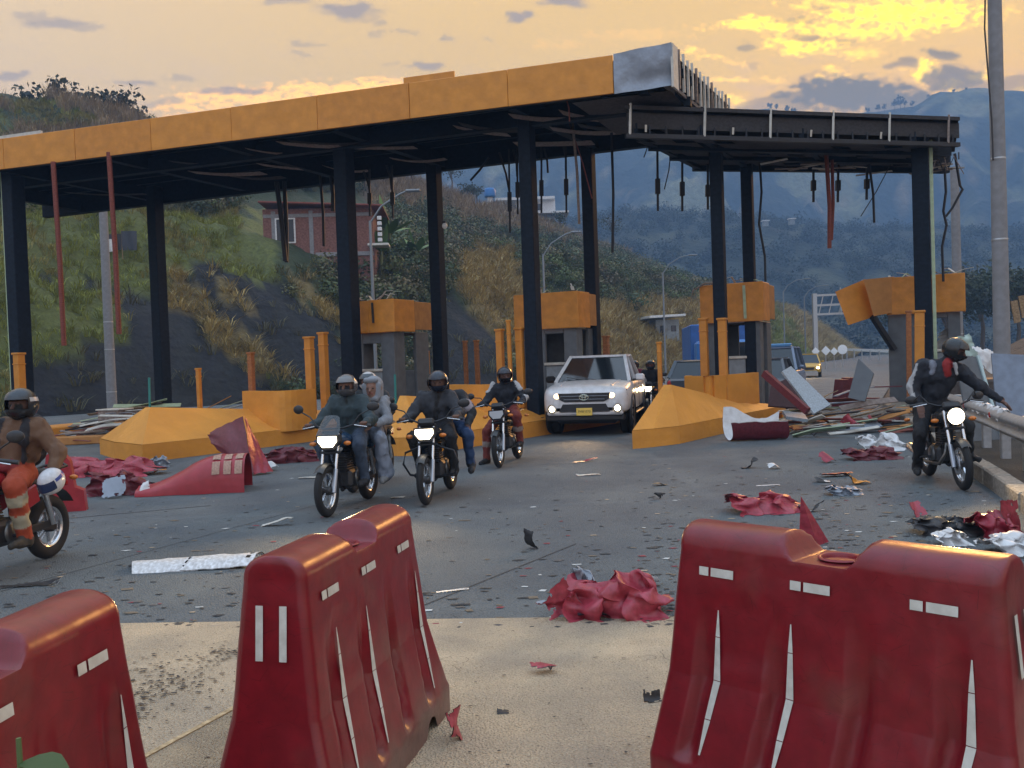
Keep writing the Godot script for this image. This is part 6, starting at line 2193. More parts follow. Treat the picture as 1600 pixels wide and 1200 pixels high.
# a hand closed round a bar that runs along x; wrist given; side +1 left hand of the rider (+x)
func grip_bones(c: Vector3, wrist: Vector3, side: float, col: Color) -> Array:
	var b := []
	var back := (wrist - c); back.x *= 0.4
	back = back.normalized()
	var up := Vector3(0, 1, 0)
	for i in 4:
		var x := (-0.030 + 0.020 * i) * side
		var kn := c + Vector3(x, 0.026, 0.004)
		var ln: float = [0.9, 1.0, 0.97, 0.8][i]
		var m := kn + Vector3(0, -0.006, 0.034 * ln)
		var t := m + Vector3(-0.002 * side, -0.032 * ln, -0.006)
		b.append([wrist.lerp(kn, 0.25), kn, 0.019, 0.0125, col])
		b.append([kn, m, 0.0108, 0.0098, col])
		b.append([m, t, 0.0098, 0.0082, col])
	var tb := c + Vector3(-0.038 * side, 0.008, -0.03)
	b.append([wrist.lerp(c, 0.35), tb, 0.02, 0.013, col])
	b.append([tb, c + Vector3(-0.046 * side, -0.016, 0.004), 0.012, 0.010, col])
	b.append([c + Vector3(-0.046 * side, -0.016, 0.004), c + Vector3(-0.038 * side, -0.026, 0.024), 0.010, 0.0085, col])
	return b

# an open, slightly curled hand reaching along dir
func open_hand_bones(wrist: Vector3, dir: Vector3, down: Vector3, side: float, col: Color) -> Array:
	var b := []
	dir = dir.normalized()
	var across := dir.cross(down).normalized() * side
	for i in 4:
		var off := across * (-0.03 + 0.02 * i)
		var ln: float = [0.92, 1.0, 0.96, 0.78][i]
		var kn := wrist + dir * 0.085 + off
		var m := kn + dir * 0.038 * ln + down * 0.012
		var t := m + dir * 0.03 * ln + down * 0.022
		b.append([wrist + off * 0.5, kn, 0.02, 0.0125, col])
		b.append([kn, m, 0.0108, 0.0098, col]); b.append([m, t, 0.0098, 0.008, col])
	var tb := wrist + dir * 0.04 - across * 0.05 + down * 0.01
	b.append([wrist, tb, 0.02, 0.013, col]); b.append([tb, tb + dir * 0.035 + down * 0.02, 0.012, 0.009, col])
	return b

func helmet(o: Node3D, c: Vector3, b: Basis, shell: Color, visor_up: bool, stripe = null, visor_col := Color(0.02, 0.024, 0.03)) -> void:
	var sh := Geo.new()
	var hs := func(az: float, el: float, s: float) -> Vector3:
		var rz := 0.152 + (0.022 * smoothstep(0.0, 0.7, cos(az)) * smoothstep(0.15, -0.5, el))
		var d := Vector3(cos(el) * sin(az) * 0.126, sin(el) * 0.140, cos(el) * cos(az) * rz)
		return c + b * (d * s)
	var open := func(az: float, el: float) -> bool: return absf(az) < 1.08 and el > -0.30 and el < 0.34
	sh.grid(44, 22, func(u, w): return hs.call((u - 0.5) * TAU, lerpf(-1.0, PI * 0.5, w), 1.0), func(u, w): return not open.call((u - 0.5) * TAU, lerpf(-1.0, PI * 0.5, w)))
	sh.grid(44, 22, func(u, w): return hs.call((u - 0.5) * TAU, lerpf(-1.0, PI * 0.5, w), 0.93), func(u, w): return not open.call((u - 0.5) * TAU, lerpf(-1.0, PI * 0.5, w)))
	var h := part("helmet", sh, mat(shell, 0.22, 0.0, M.soft, 3.0), o)
	var v := Geo.new()
	var e0 := 0.30 if visor_up else -0.32
	var e1 := 0.86 if visor_up else 0.38
	v.grid(20, 8, func(u, w): return hs.call((u - 0.5) * 2.3, lerpf(e0, e1, w), 1.045))
	v.grid(20, 8, func(u, w): return hs.call((u - 0.5) * 2.3, lerpf(e0, e1, w), 1.03))
	part("visor", v, mat(visor_col, 0.1), h)
	if stripe != null:
		var s := Geo.new()
		s.grid(30, 2, func(u, w): return hs.call(lerpf(1.25, TAU - 1.25, u), lerpf(0.16, 0.42, w), 1.008))
		part("decal", s, mat(stripe, 0.3), h)
	var tr := Geo.new()
	tr.grid(44, 1, func(u, w): return hs.call((u - 0.5) * TAU, lerpf(-1.03, -0.96, w), 1.01))
	part("rim_trim", tr, M.black_plastic, h)

# D: pose and clothes
func person(label: String, o_at: Transform3D, D: Dictionary, group := "") -> Node3D:
	var o := thing("person", label, "person", o_at.origin, 0, group)
	o.transform = o_at
	var J := {pelvis = Vector3(0, 0.84, -0.24), belly = Vector3(0, 1.0, -0.23), chest = Vector3(0, 1.15, -0.19), neck = Vector3(0, 1.30, -0.15), head = Vector3(0, 1.42, -0.11),
		ls = Vector3(0.175, 1.235, -0.17), le = Vector3(0.31, 1.02, -0.03), lh = Vector3(0.335, 0.985, 0.265), rs = Vector3(-0.175, 1.235, -0.17), re = Vector3(-0.31, 1.02, -0.03), rh = Vector3(-0.335, 0.985, 0.265),
		lhip = Vector3(0.095, 0.83, -0.22), lk = Vector3(0.235, 0.76, 0.19), la = Vector3(0.205, 0.36, 0.02), lt = Vector3(0.22, 0.30, 0.20), rhip = Vector3(-0.095, 0.83, -0.22), rk = Vector3(-0.235, 0.76, 0.19), ra = Vector3(-0.205, 0.36, 0.02), rt = Vector3(-0.22, 0.30, 0.20)}
	for k in D.get("joints", {}): J[k] = D.joints[k]
	var jc: Color = D.jacket; var pc: Color = D.pants; var sc: Color = D.get("shoes", Color(0.03, 0.03, 0.032)); var hc: Color = D.get("hands", Color(0.22, 0.11, 0.07)); var fc: Color = D.get("face", Color(0.22, 0.11, 0.07))
	var bulk: float = D.get("bulk", 1.0)
	var B := []
	B.append([J.pelvis + Vector3(-0.05, 0, 0), J.pelvis + Vector3(0.05, 0, 0), 0.125, 0.125, pc])
	B.append([J.pelvis + Vector3(0, 0.08, 0), J.belly, 0.13 * bulk, 0.135 * bulk, jc])
	var ch: Vector3 = J.chest
	var sd: Vector3 = (J.ls - J.rs).normalized()
	B.append([J.belly - sd * 0.04, ch - sd * 0.075, 0.125 * bulk, 0.125 * bulk, jc])
	B.append([J.belly + sd * 0.04, ch + sd * 0.075, 0.125 * bulk, 0.125 * bulk, jc])
	B.append([ch, J.neck, 0.13 * bulk, 0.068, jc])
	B.append([J.rs, J.ls, 0.082, 0.082, jc])
	B.append([J.neck, J.head, 0.06, 0.06, D.get("neck", fc)])
	for s in ["l", "r"]:
		var sh: Vector3 = J[s + "s"]; var el: Vector3 = J[s + "e"]; var hd: Vector3 = J[s + "h"]
		var wr: Vector3 = el.lerp(hd, 0.80)
		B.append([sh, el, 0.075 * bulk, 0.060 * bulk, jc])
		B.append([el, wr, 0.060 * bulk, 0.044, jc])
		B.append([wr, el.lerp(hd, 0.90), 0.030, 0.03, hc])
		var hp: Vector3 = J[s + "hip"]; var kn: Vector3 = J[s + "k"]; var an: Vector3 = J[s + "a"]; var to: Vector3 = J[s + "t"]
		B.append([hp, kn, 0.108, 0.075, pc])
		var bands: Array = D.get("bands", [])
		if bands.size():
			var t0 := 0.0
			for bd in bands:
				B.append([kn.lerp(an, t0), kn.lerp(an, bd[0]), lerpf(0.075, 0.058, t0), lerpf(0.075, 0.058, bd[0]), pc])
				B.append([kn.lerp(an, bd[0]), kn.lerp(an, bd[1]), lerpf(0.077, 0.060, bd[0]), lerpf(0.077, 0.06, bd[1]), D.band_color])
				t0 = bd[1]
			B.append([kn.lerp(an, t0), an, 0.062, 0.056, pc])
		else:
			B.append([kn, an, 0.075, D.get("cuff", 0.056), pc])
		B.append([an, an - Vector3(0, 0.05, 0.02), 0.046, 0.045, sc])
		B.append([an - Vector3(0, 0.055, 0.03), to, 0.045, 0.036, sc])
	for x in D.get("extra", []): B.append(x)
	var g := Geo.new()
	g.col = Color.WHITE
	skin(g, B, D.get("cell", 0.0145), 0.035, D.get("wob", 0.021))
	# head and hands on finer grids
	var c: Vector3 = J.head
	var hb: Basis = D.get("look", Basis())
	var HB := [[c + hb * Vector3(0, 0.03, -0.02), c + hb * Vector3(0, 0.0, -0.01), 0.098, 0.094, fc], [c + hb * Vector3(0, -0.02, 0.02), c + hb * Vector3(0, -0.075, 0.045), 0.078, 0.05, D.get("mask", fc)],
		[c + hb * Vector3(0, 0.012, 0.088), c + hb * Vector3(0, -0.022, 0.112), 0.012, 0.016, fc], [c + hb * Vector3(-0.03, 0.03, 0.07), c + hb * Vector3(0.03, 0.03, 0.07), 0.022, 0.022, fc], [c + hb * Vector3(-0.02, -0.052, 0.086), c + hb * Vector3(0.02, -0.052, 0.086), 0.012, 0.012, D.get("mask", fc.lerp(Color(0.3, 0.06, 0.05), 0.5))],
		[c + hb * Vector3(-0.095, -0.01, -0.01), c + hb * Vector3(-0.095, 0.02, -0.015), 0.014, 0.016, fc], [c + hb * Vector3(0.095, -0.01, -0.01), c + hb * Vector3(0.095, 0.02, -0.015), 0.014, 0.016, fc],
		[c + hb * Vector3(0, -0.06, -0.01), J.neck, 0.055, 0.06, D.get("neck", fc)]]
	for x in D.get("hood", []): HB.append([c + hb * x[0], c + hb * x[1], x[2], x[3], x[4]])
	skin(g, HB, 0.0075, 0.016)
	for s in ["l", "r"]:
		var hd: Vector3 = J[s + "h"]; var el: Vector3 = J[s + "e"]
		var wr: Vector3 = el.lerp(hd, 0.86)
		var how: String = D.get(s + "grip", "bar")
		if how == "bar": skin(g, grip_bones(hd, wr, 1.0 if s == "l" else -1.0, hc), 0.0052, 0.008)
		elif how == "open": skin(g, open_hand_bones(wr, hd - el, Vector3(0, -1, 0.2).normalized(), 1.0 if s == "l" else -1.0, hc), 0.0052, 0.008)
	part("body", g, vmat(0.8, M.fine, 5.0), o)
	for sx in [-1, 1]:
		var e := Geo.new()
		e.ball(c + hb * Vector3(0.033 * sx, 0.010, 0.084), Vector3(0.014, 0.008, 0.010), 10, 6, hb)
		part("eye", e, mat(L(0.02, 0.015, 0.012), 0.25), o)
	if D.has("helmet"):
		helmet(o, c + hb * Vector3(0, 0.012, -0.012), hb, D.helmet, D.get("visor_up", true), D.get("stripe", null), D.get("visor", Color(0.02, 0.024, 0.03)))
	return o

# ------------------------------------------------------------------ motorcycles, +z forward, origin on the ground midway between the axles
func wheel(o: Node3D, nm: String, c: Vector3, r: float, tw: float, turn := 0.0, spokes := 6) -> void:
	var b := Basis(Vector3.UP, turn) * Basis(Vector3.BACK, PI * 0.5)
	var g := Geo.new()
	var pr := []
	for k in 13:
		var a := TAU * k / 12.0
		pr.append([r - tw * 0.62 + tw * 0.62 * cos(a), tw * 0.5 * sin(a)])
	g.lathe(pr, 36, c, b)
	var ty := part(nm, g, M.rubber, o)
	var rim := Geo.new()
	rim.lathe([[r - tw * 1.1, -tw * 0.32], [r - tw * 1.35, -tw * 0.2], [r - tw * 1.35, tw * 0.2], [r - tw * 1.1, tw * 0.32], [r - tw * 1.0, 0.0], [r - tw * 1.1, -tw * 0.32]], 30, c, b)
	part("rim", rim, M.chrome, ty)
	for k in spokes:
		var s := Geo.new()
		var a := TAU * k / spokes
		s.beam(c + b * Vector3(cos(a) * 0.03, 0, sin(a) * 0.03), c + b * Vector3(cos(a + 0.1) * (r - tw * 1.3), 0, sin(a + 0.1) * (r - tw * 1.3)), 0.018, 0.022, b * Vector3.UP)
		part("spoke", s, M.chrome, ty)
	var hb := Geo.new()
	hb.lathe([[0.0, -0.06], [0.045, -0.06], [0.05, -0.03], [0.05, 0.03], [0.045, 0.06], [0.0, 0.06]], 16, c, b)
	part("hub", hb, M.engine, ty)
	var ds := Geo.new()
	ds.lathe([[0.05, tw * 0.5 + 0.008], [0.115, tw * 0.5 + 0.008], [0.115, tw * 0.5 + 0.013], [0.05, tw * 0.5 + 0.013]], 24, c, b)
	part("brake_disc", ds, M.chrome, ty)

func lights_on(o: Node3D, at_: Vector3, dir: Vector3, e: float, col: Color, rad := 0.06) -> void:
	var l := SpotLight3D.new()
	l.name = "headlight_beam"
	l.light_color = col
	l.light_energy = e
	l.light_size = rad
	l.spot_angle = 38.0
	l.spot_range = 40.0
	l.spot_attenuation = 2.0
	l.shadow_enabled = true
	o.add_child(l, true)
	l.position = at_
	var up := Vector3.UP
	l.basis = Basis.looking_at(dir, up)

func moto(label: String, xf: Transform3D, D: Dictionary, group := "motorcycles coming through the toll") -> Node3D:
	var o := thing("motorcycle", label, "motorcycle", xf.origin, 0, group)
	o.transform = xf
	var st: float = D.get("steer", 0.0)
	var tc: Color = D.tank
	var tank_m := mat(tc, 0.25, 0.1)
	wheel(o, "front_wheel", Vector3(0, 0.292, 0.64), 0.292, 0.082, st)
	wheel(o, "rear_wheel", Vector3(0, 0.292, -0.63), 0.292, 0.10, 0.0)
	for s in [-1.0, 1.0]:
		var g := Geo.new()
		g.tube([Vector3(s * 0.085, 0.27, 0.645), Vector3(s * 0.085, 0.52, 0.555)], [0.027, 0.027], 10)
		var lg := part("fork_leg", g, mat(L(0.40, 0.44, 0.5), 0.35, 0.7), o)
		g = Geo.new()
		g.tube([Vector3(s * 0.085, 0.50, 0.56), Vector3(s * 0.085, 0.93, 0.40)], [0.018, 0.018], 10)
		part("fork_tube", g, M.chrome, lg)
	var g := Geo.new()
	g.grid(16, 4, func(u, w):
		var a := lerpf(0.85, 2.75, u)
		return Vector3((w - 0.5) * 0.11, 0.292 + sin(a) * 0.31 - 0.02 * pow((w - 0.5) * 2.0, 2.0), 0.64 + cos(a) * 0.31))
	part("front_fender", g, tank_m if D.get("fender_colored", false) else M.black_plastic, o)
	for y in [0.70, 0.92]:
		g = Geo.new()
		g.cbox(Vector3(0, y, 0.475 - (y - 0.70) * 0.37), Vector3(0.23, 0.04, 0.07), 0.012)
		part("triple_clamp", g, M.black_steel, o)
	g = Geo.new()
	g.tube([Vector3(-0.40, 0.975, 0.25), Vector3(-0.24, 1.0, 0.30), Vector3(-0.12, 0.96, 0.36), Vector3(0.12, 0.96, 0.36), Vector3(0.24, 1.0, 0.30), Vector3(0.40, 0.975, 0.25)], 0.0125, 8)
	var bar := part("handlebar", g, M.black_steel, o)
	for s in [-1.0, 1.0]:
		g = Geo.new()
		g.tube([Vector3(s * 0.27, 0.995, 0.29), Vector3(s * 0.41, 0.973, 0.247)], 0.019, 8)
		part("grip", g, M.black_plastic, bar)
		g = Geo.new()
		g.tube([Vector3(s * 0.24, 0.99, 0.325), Vector3(s * 0.39, 0.965, 0.315)], 0.007, 6)
		part("lever", g, M.chrome, bar)
		g = Geo.new()
		var mt: Vector3 = D.get("mirror", Vector3(0.40, 1.165, 0.28))
		mt.x *= s
		g.tube([Vector3(s * 0.22, 1.0, 0.31), Vector3(s * 0.30, 1.10, 0.30), mt], 0.008, 6)
		var stalk := part("mirror", g, M.black_plastic, o)
		g = Geo.new()
		g.ball(mt + Vector3(s * 0.015, 0.02, 0.0), Vector3(0.072, 0.052, 0.022), 16, 10, Basis(Vector3.UP, s * 0.25))
		part("mirror_head", g, M.black_plastic, stalk)
		g = Geo.new()
		g.ball(Vector3(s * 0.205, 0.80, 0.47), Vector3(0.045, 0.026, 0.03), 12, 8)
		part("turn_signal", g, mat(L(0.55, 0.16, 0.02), 0.25), o)
		g = Geo.new()
		g.ball(Vector3(s * 0.17, 0.72, -0.80), Vector3(0.04, 0.025, 0.03), 12, 8)
		part("turn_signal", g, mat(L(0.55, 0.16, 0.02), 0.25), o)
		g = Geo.new()
		g.tube([Vector3(s * 0.08, 0.33, 0.0), Vector3(s * 0.27, 0.33, 0.0)], 0.016, 8)
		part("footpeg", g, M.black_plastic, o)
		g = Geo.new()
		g.cbox(Vector3(s * 0.115, 0.60, -0.22), Vector3(0.03, 0.17, 0.30), 0.012, Basis(Vector3.RIGHT, 0.3))
		part("side_panel", g, tank_m, o)
		g = Geo.new()
		g.beam(Vector3(s * 0.085, 0.36, -0.16), Vector3(s * 0.085, 0.292, -0.63), 0.03, 0.05)
		part("swingarm", g, M.black_steel, o)
		g = Geo.new()
		g.tube([Vector3(s * 0.11, 0.33, -0.56), Vector3(s * 0.12, 0.66, -0.44)], 0.028, 8)
		part("shock", g, M.chrome, o)
		if D.get("crash_bars", false):
			g = Geo.new()
			g.tube([Vector3(s * 0.06, 0.68, 0.34), Vector3(s * 0.30, 0.60, 0.36), Vector3(s * 0.34, 0.46, 0.34), Vector3(s * 0.28, 0.32, 0.28), Vector3(s * 0.08, 0.28, 0.24)], 0.014, 7)
			part("crash_bar", g, M.black_steel, o)
	# headlight unit
	var lit: bool = D.get("lit", true)
	var lens_m: Material = glow(Color(1.0, 0.82, 0.55), 5.0) if lit else mat(L(0.5, 0.52, 0.54), 0.1)
	if D.get("lamp", "wide") == "round":
		g = Geo.new()
		g.lathe([[0.0, -0.13], [0.06, -0.11], [0.098, -0.03], [0.102, 0.0], [0.095, 0.012]], 22, Vector3(0, 0.845, 0.57), Basis(Vector3.RIGHT, PI * 0.5))
		var hl := part("headlight", g, M.black_plastic, o)
		g = Geo.new()
		g.lathe([[0.0, 0.03], [0.05, 0.024], [0.09, 0.004], [0.094, -0.004]], 22, Vector3(0, 0.845, 0.57), Basis(Vector3.RIGHT, PI * 0.5))
		part("lens", g, lens_m, hl)
	else:
		g = Geo.new()
		var shell := PackedVector2Array([Vector2(-0.13, 0.90), Vector2(0.13, 0.90), Vector2(0.135, 0.82), Vector2(0.07, 0.735), Vector2(-0.07, 0.735), Vector2(-0.135, 0.82)])
		g.plate(shell, 0.44, 0.545)
		var hl := part("headlight", g, tank_m if D.get("cowl_colored", false) else M.black_plastic, o)
		g = Geo.new()
		g.plate(PackedVector2Array([Vector2(-0.108, 0.885), Vector2(0.108, 0.885), Vector2(0.112, 0.83), Vector2(0.06, 0.765), Vector2(-0.06, 0.765), Vector2(-0.112, 0.83)]), 0.547, 0.556)
		part("lens", g, lens_m, hl)
	if lit: lights_on(o, Vector3(0, 0.84, 0.64), Vector3(0, -0.10, 1), D.get("beam", 2.0), Color(1.0, 0.84, 0.6))
	if D.get("screen", 0.0) > 0.0:
		var sh: float = D.screen
		for off in [0.0, 0.005]:
			g = Geo.new()
			g.grid(10, 6, func(u, w):
				var x: float = (u - 0.5) * lerpf(0.27, 0.19, pow(w, 2.0))
				return Vector3(x, 0.895 + sh * w - 0.03 * pow((u - 0.5) * 2.0, 4.0) * w, 0.55 - 0.16 * w - 0.9 * x * x + off))
			part("windscreen", g, M.smoked, o)
	else:
		g = Geo.new()
		g.cbox(Vector3(0, 0.965, 0.43), Vector3(0.2, 0.09, 0.06), 0.02, Basis(Vector3.RIGHT, -0.5))
		part("instruments", g, M.black_plastic, o)
	# tank, seat, tail
	g = Geo.new()
	g.grid(20, 14, func(u, w):
		var a: float = TAU * u; var e: float = PI * (w - 0.5)
		var z := sin(e)
		var fat := lerpf(0.10, 0.145, smoothstep(-1.0, 0.5, z))
		var v := Vector3(cos(e) * sin(a) * fat, cos(e) * cos(a) * 0.105 + 0.03 * z, z * 0.26)
		v.y = maxf(v.y, -0.06)
		return Vector3(0, 0.80, 0.13) + v)
	part("fuel_tank", g, tank_m, o)
	g = Geo.new()
	g.grid(14, 18, func(u, w):
		var a: float = TAU * u
		var z := lerpf(-0.05, -0.76, w)
		var k := pow(sin(PI * clampf(w * 0.96 + 0.02, 0, 1)), 0.25)
		var p := Vector3(sin(a) * 0.125 * k, cos(a) * 0.05 * k, z)
		return p + Vector3(0, 0.735 + 0.05 * smoothstep(0.45, 0.6, w), 0))
	part("seat", g, mat(L(0.02, 0.02, 0.022), 0.7), o)
	g = Geo.new()
	g.cbox(Vector3(0, 0.70, -0.78), Vector3(0.14, 0.12, 0.18), 0.03, Basis(Vector3.RIGHT, 0.25))
	part("tail_cowl", g, tank_m, o)
	g = Geo.new()
	g.tube([Vector3(-0.09, 0.80, -0.55), Vector3(-0.12, 0.83, -0.78), Vector3(0, 0.84, -0.9), Vector3(0.12, 0.83, -0.78), Vector3(0.09, 0.80, -0.55)], 0.013, 7)
	part("grab_rail", g, M.black_steel, o)
	g = Geo.new()
	g.grid(8, 3, func(u, w):
		var a := lerpf(0.9, 2.6, u)
		return Vector3((w - 0.5) * 0.13, 0.292 + sin(a) * 0.36, -0.63 + cos(a) * 0.36))
	part("rear_fender", g, M.black_plastic, o)
	g = Geo.new()
	g.cbox(Vector3(0, 0.66, -0.88), Vector3(0.1, 0.05, 0.03), 0.01)
	part("tail_light", g, mat(L(0.4, 0.01, 0.01), 0.25), o)
	# engine and frame
	g = Geo.new()
	g.cbox(Vector3(0, 0.36, 0.02), Vector3(0.24, 0.22, 0.36), 0.04)
	var en := part("engine", g, M.engine, o)
	for s in [-1.0, 1.0]:
		g = Geo.new()
		g.lathe([[0.0, 0.02], [0.08, 0.02], [0.10, 0.0], [0.10, -0.03]], 18, Vector3(s * 0.125, 0.36, -0.02), Basis(Vector3.BACK, -s * PI * 0.5))
		part("engine_cover", g, mat(L(0.16, 0.165, 0.17), 0.4, 0.7), en)
	for k in 6:
		g = Geo.new()
		g.cbox(Vector3(0, 0.48 + k * 0.028, 0.13 + k * 0.006), Vector3(0.19 - 0.004 * k, 0.014, 0.2), 0.004)
		part("cooling_fin", g, M.engine, en)
	g = Geo.new()
	g.cbox(Vector3(0, 0.55, 0.13), Vector3(0.13, 0.22, 0.14), 0.01)
	part("cylinder", g, M.black_steel, en)
	for pth in [[Vector3(0, 0.90, 0.37), Vector3(0, 0.62, 0.36), Vector3(0, 0.30, 0.24)], [Vector3(0, 0.88, 0.36), Vector3(0, 0.70, 0.02), Vector3(0, 0.68, -0.3), Vector3(0, 0.70, -0.8)], [Vector3(0, 0.66, -0.16), Vector3(0, 0.30, -0.18), Vector3(0, 0.24, 0.2)]]:
		g = Geo.new()
		g.tube(pth, 0.024, 8)
		part("frame_tube", g, M.black_steel, o)
	g = Geo.new()
	g.tube([Vector3(-0.04, 0.50, 0.25), Vector3(-0.07, 0.40, 0.33), Vector3(-0.11, 0.26, 0.2), Vector3(-0.14, 0.24, -0.2), Vector3(-0.15, 0.28, -0.34)], 0.022, 8)
	var ex := part("exhaust", g, mat(L(0.20, 0.19, 0.18), 0.35, 0.8), o)
	g = Geo.new()
	g.tube([Vector3(-0.15, 0.28, -0.34), Vector3(-0.16, 0.32, -0.45), Vector3(-0.17, 0.38, -0.78), Vector3(-0.17, 0.385, -0.81)], [0.03, 0.048, 0.052, 0.03], 12)
	part("muffler", g, M.chrome if D.get("bright_muffler", false) else M.black_steel, ex)
	g = Geo.new()
	g.cbox(Vector3(0.09, 0.33, -0.38), Vector3(0.025, 0.07, 0.44), 0.01)
	part("chain_guard", g, M.black_plastic, o)
	if D.has("plate"):
		g = Geo.new()
		g.cbox(Vector3(0, 0.66, 0.555), Vector3(0.1, 0.06, 0.01), 0.004)
		part("front_badge", g, mat(D.plate, 0.4), o)
	return o

func bike_xf(px: float, py: float, dpx: float, lean := 0.0, turn_ := INF, along := 0.64) -> Transform3D:
	# (px, py) is where the front tyre meets the ground; turn_ is the heading measured from straight at the camera plane
	var p := gr(px, py)
	var t := turn_ if turn_ != INF else dpx
	var b := Basis(Vector3.UP, t) * Basis(Vector3.BACK, lean)
	return Transform3D(b, p - Basis(Vector3.UP, t) * Vector3(0, 0, along))

func setup_riders() -> void:
	var skin_c := Color(0.24, 0.125, 0.08)
	# --- leftmost rider: tan jacket, orange work trousers with bands
	var rear := gr(76, 872)
	var x1 := Transform3D(Basis(Vector3.UP, -0.14), rear + Basis(Vector3.UP, -0.14) * Vector3(0, 0, 0.63))
	moto("black motorcycle with red and white tail cut by the left edge", x1, {tank = L(0.32, 0.02, 0.03), lit = false, screen = 0.16, fender_colored = true, steer = 0.1})
	var tan_c := Color(0.20, 0.11, 0.065); var strap := Color(0.02, 0.02, 0.028)
	person("rider in tan jacket and orange banded trousers at the left edge", x1, {jacket = tan_c, pants = Color(0.52, 0.085, 0.035), shoes = Color(0.06, 0.055, 0.05), hands = Color(0.02, 0.02, 0.024), face = Color(0.12, 0.06, 0.045), mask = Color(0.015, 0.016, 0.02), neck = Color(0.015, 0.016, 0.02), helmet = L(0.025, 0.028, 0.034), visor = Color(0.03, 0.036, 0.045), stripe = L(0.35, 0.36, 0.38),
		bands = [[0.18, 0.32], [0.58, 0.76]], band_color = Color(0.55, 0.50, 0.36), bulk = 1.08, lgrip = "open",
		joints = {belly = Vector3(0.03, 1.0, -0.25), chest = Vector3(0.07, 1.15, -0.24), neck = Vector3(0.11, 1.30, -0.21), head = Vector3(0.13, 1.42, -0.18), ls = Vector3(0.25, 1.23, -0.22), rs = Vector3(-0.10, 1.24, -0.22), lh = Vector3(0.44, 0.86, -0.14), le = Vector3(0.42, 1.0, -0.24), lk = Vector3(0.27, 0.76, 0.15), la = Vector3(0.235, 0.33, -0.02), lt = Vector3(0.25, 0.28, 0.17), re = Vector3(-0.40, 1.06, -0.04)},
		extra = [[Vector3(0.20, 1.29, -0.16), Vector3(0.20, 1.12, -0.095), 0.03, 0.03, strap], [Vector3(0.20, 1.12, -0.095), Vector3(0.18, 0.95, -0.13), 0.03, 0.026, strap], [Vector3(-0.04, 1.29, -0.16), Vector3(-0.06, 1.12, -0.095), 0.03, 0.03, strap], [Vector3(-0.06, 1.12, -0.095), Vector3(-0.10, 0.95, -0.13), 0.03, 0.026, strap], [Vector3(0.07, 1.22, -0.40), Vector3(0.03, 1.0, -0.41), 0.12, 0.13, strap],
			[Vector3(-0.09, 0.90, -0.10), Vector3(0.09, 0.90, -0.10), 0.05, 0.05, Color(0.30, 0.03, 0.03)]]}, "motorcycle riders")
	var sh := thing("spare_helmet", "white and blue helmet held by the leftmost rider", "helmet", x1 * Vector3(0.47, 0.78, -0.06), 0.6)
	sh.scale = Vector3.ONE * 0.78
	helmet(sh, Vector3.ZERO, Basis(Vector3.UP, -0.9) * Basis(Vector3.RIGHT, 0.5), L(0.62, 0.64, 0.68), false, L(0.03, 0.06, 0.25), Color(0.02, 0.03, 0.08))
	# --- rider in green-blue jacket with hooded pillion
	var x2 := bike_xf(513, 808, 0.0, 0.02, -0.20)
	moto("blue-black motorcycle with lit headlamp and smoky screen at centre left", x2, {tank = L(0.02, 0.05, 0.10), screen = 0.22, mirror = Vector3(0.44, 1.17, 0.26), beam = 2.4})
	person("rider in grey-green zipped jacket and jeans with raised visor", x2, {jacket = Color(0.040, 0.070, 0.080), pants = Color(0.07, 0.10, 0.16), hands = Color(0.20, 0.10, 0.07), face = skin_c, mask = Color(0.018, 0.02, 0.024), neck = Color(0.2, 0.11, 0.075), helmet = L(0.10, 0.10, 0.105), visor = Color(0.16, 0.165, 0.17), stripe = L(0.55, 0.54, 0.5), bulk = 1.14,
		extra = [[Vector3(0, 1.26, -0.085), Vector3(0, 0.95, -0.085), 0.016, 0.016, Color(0.02, 0.03, 0.035)], [Vector3(0.05, 1.17, -0.06), Vector3(0.12, 1.17, -0.07), 0.02, 0.02, Color(0.03, 0.055, 0.065)], [Vector3(-0.05, 1.17, -0.06), Vector3(-0.12, 1.17, -0.07), 0.02, 0.02, Color(0.03, 0.055, 0.065)]]}, "motorcycle riders")
	var hood := Color(0.33, 0.36, 0.40)
	var pil := {pelvis = Vector3(0.06, 0.88, -0.58), belly = Vector3(0.09, 1.02, -0.56), chest = Vector3(0.13, 1.15, -0.53), neck = Vector3(0.17, 1.27, -0.49), head = Vector3(0.20, 1.37, -0.45), ls = Vector3(0.30, 1.20, -0.51), rs = Vector3(-0.02, 1.22, -0.54), le = Vector3(0.38, 1.0, -0.42), lh = Vector3(0.27, 0.95, -0.22), re = Vector3(-0.20, 1.0, -0.46), rh = Vector3(-0.16, 0.95, -0.25),
		lhip = Vector3(0.14, 0.87, -0.55), lk = Vector3(0.34, 0.78, -0.22), la = Vector3(0.35, 0.36, -0.32), lt = Vector3(0.36, 0.28, -0.16), rhip = Vector3(-0.06, 0.87, -0.55), rk = Vector3(-0.28, 0.78, -0.22), ra = Vector3(-0.28, 0.38, -0.32), rt = Vector3(-0.29, 0.30, -0.16)}
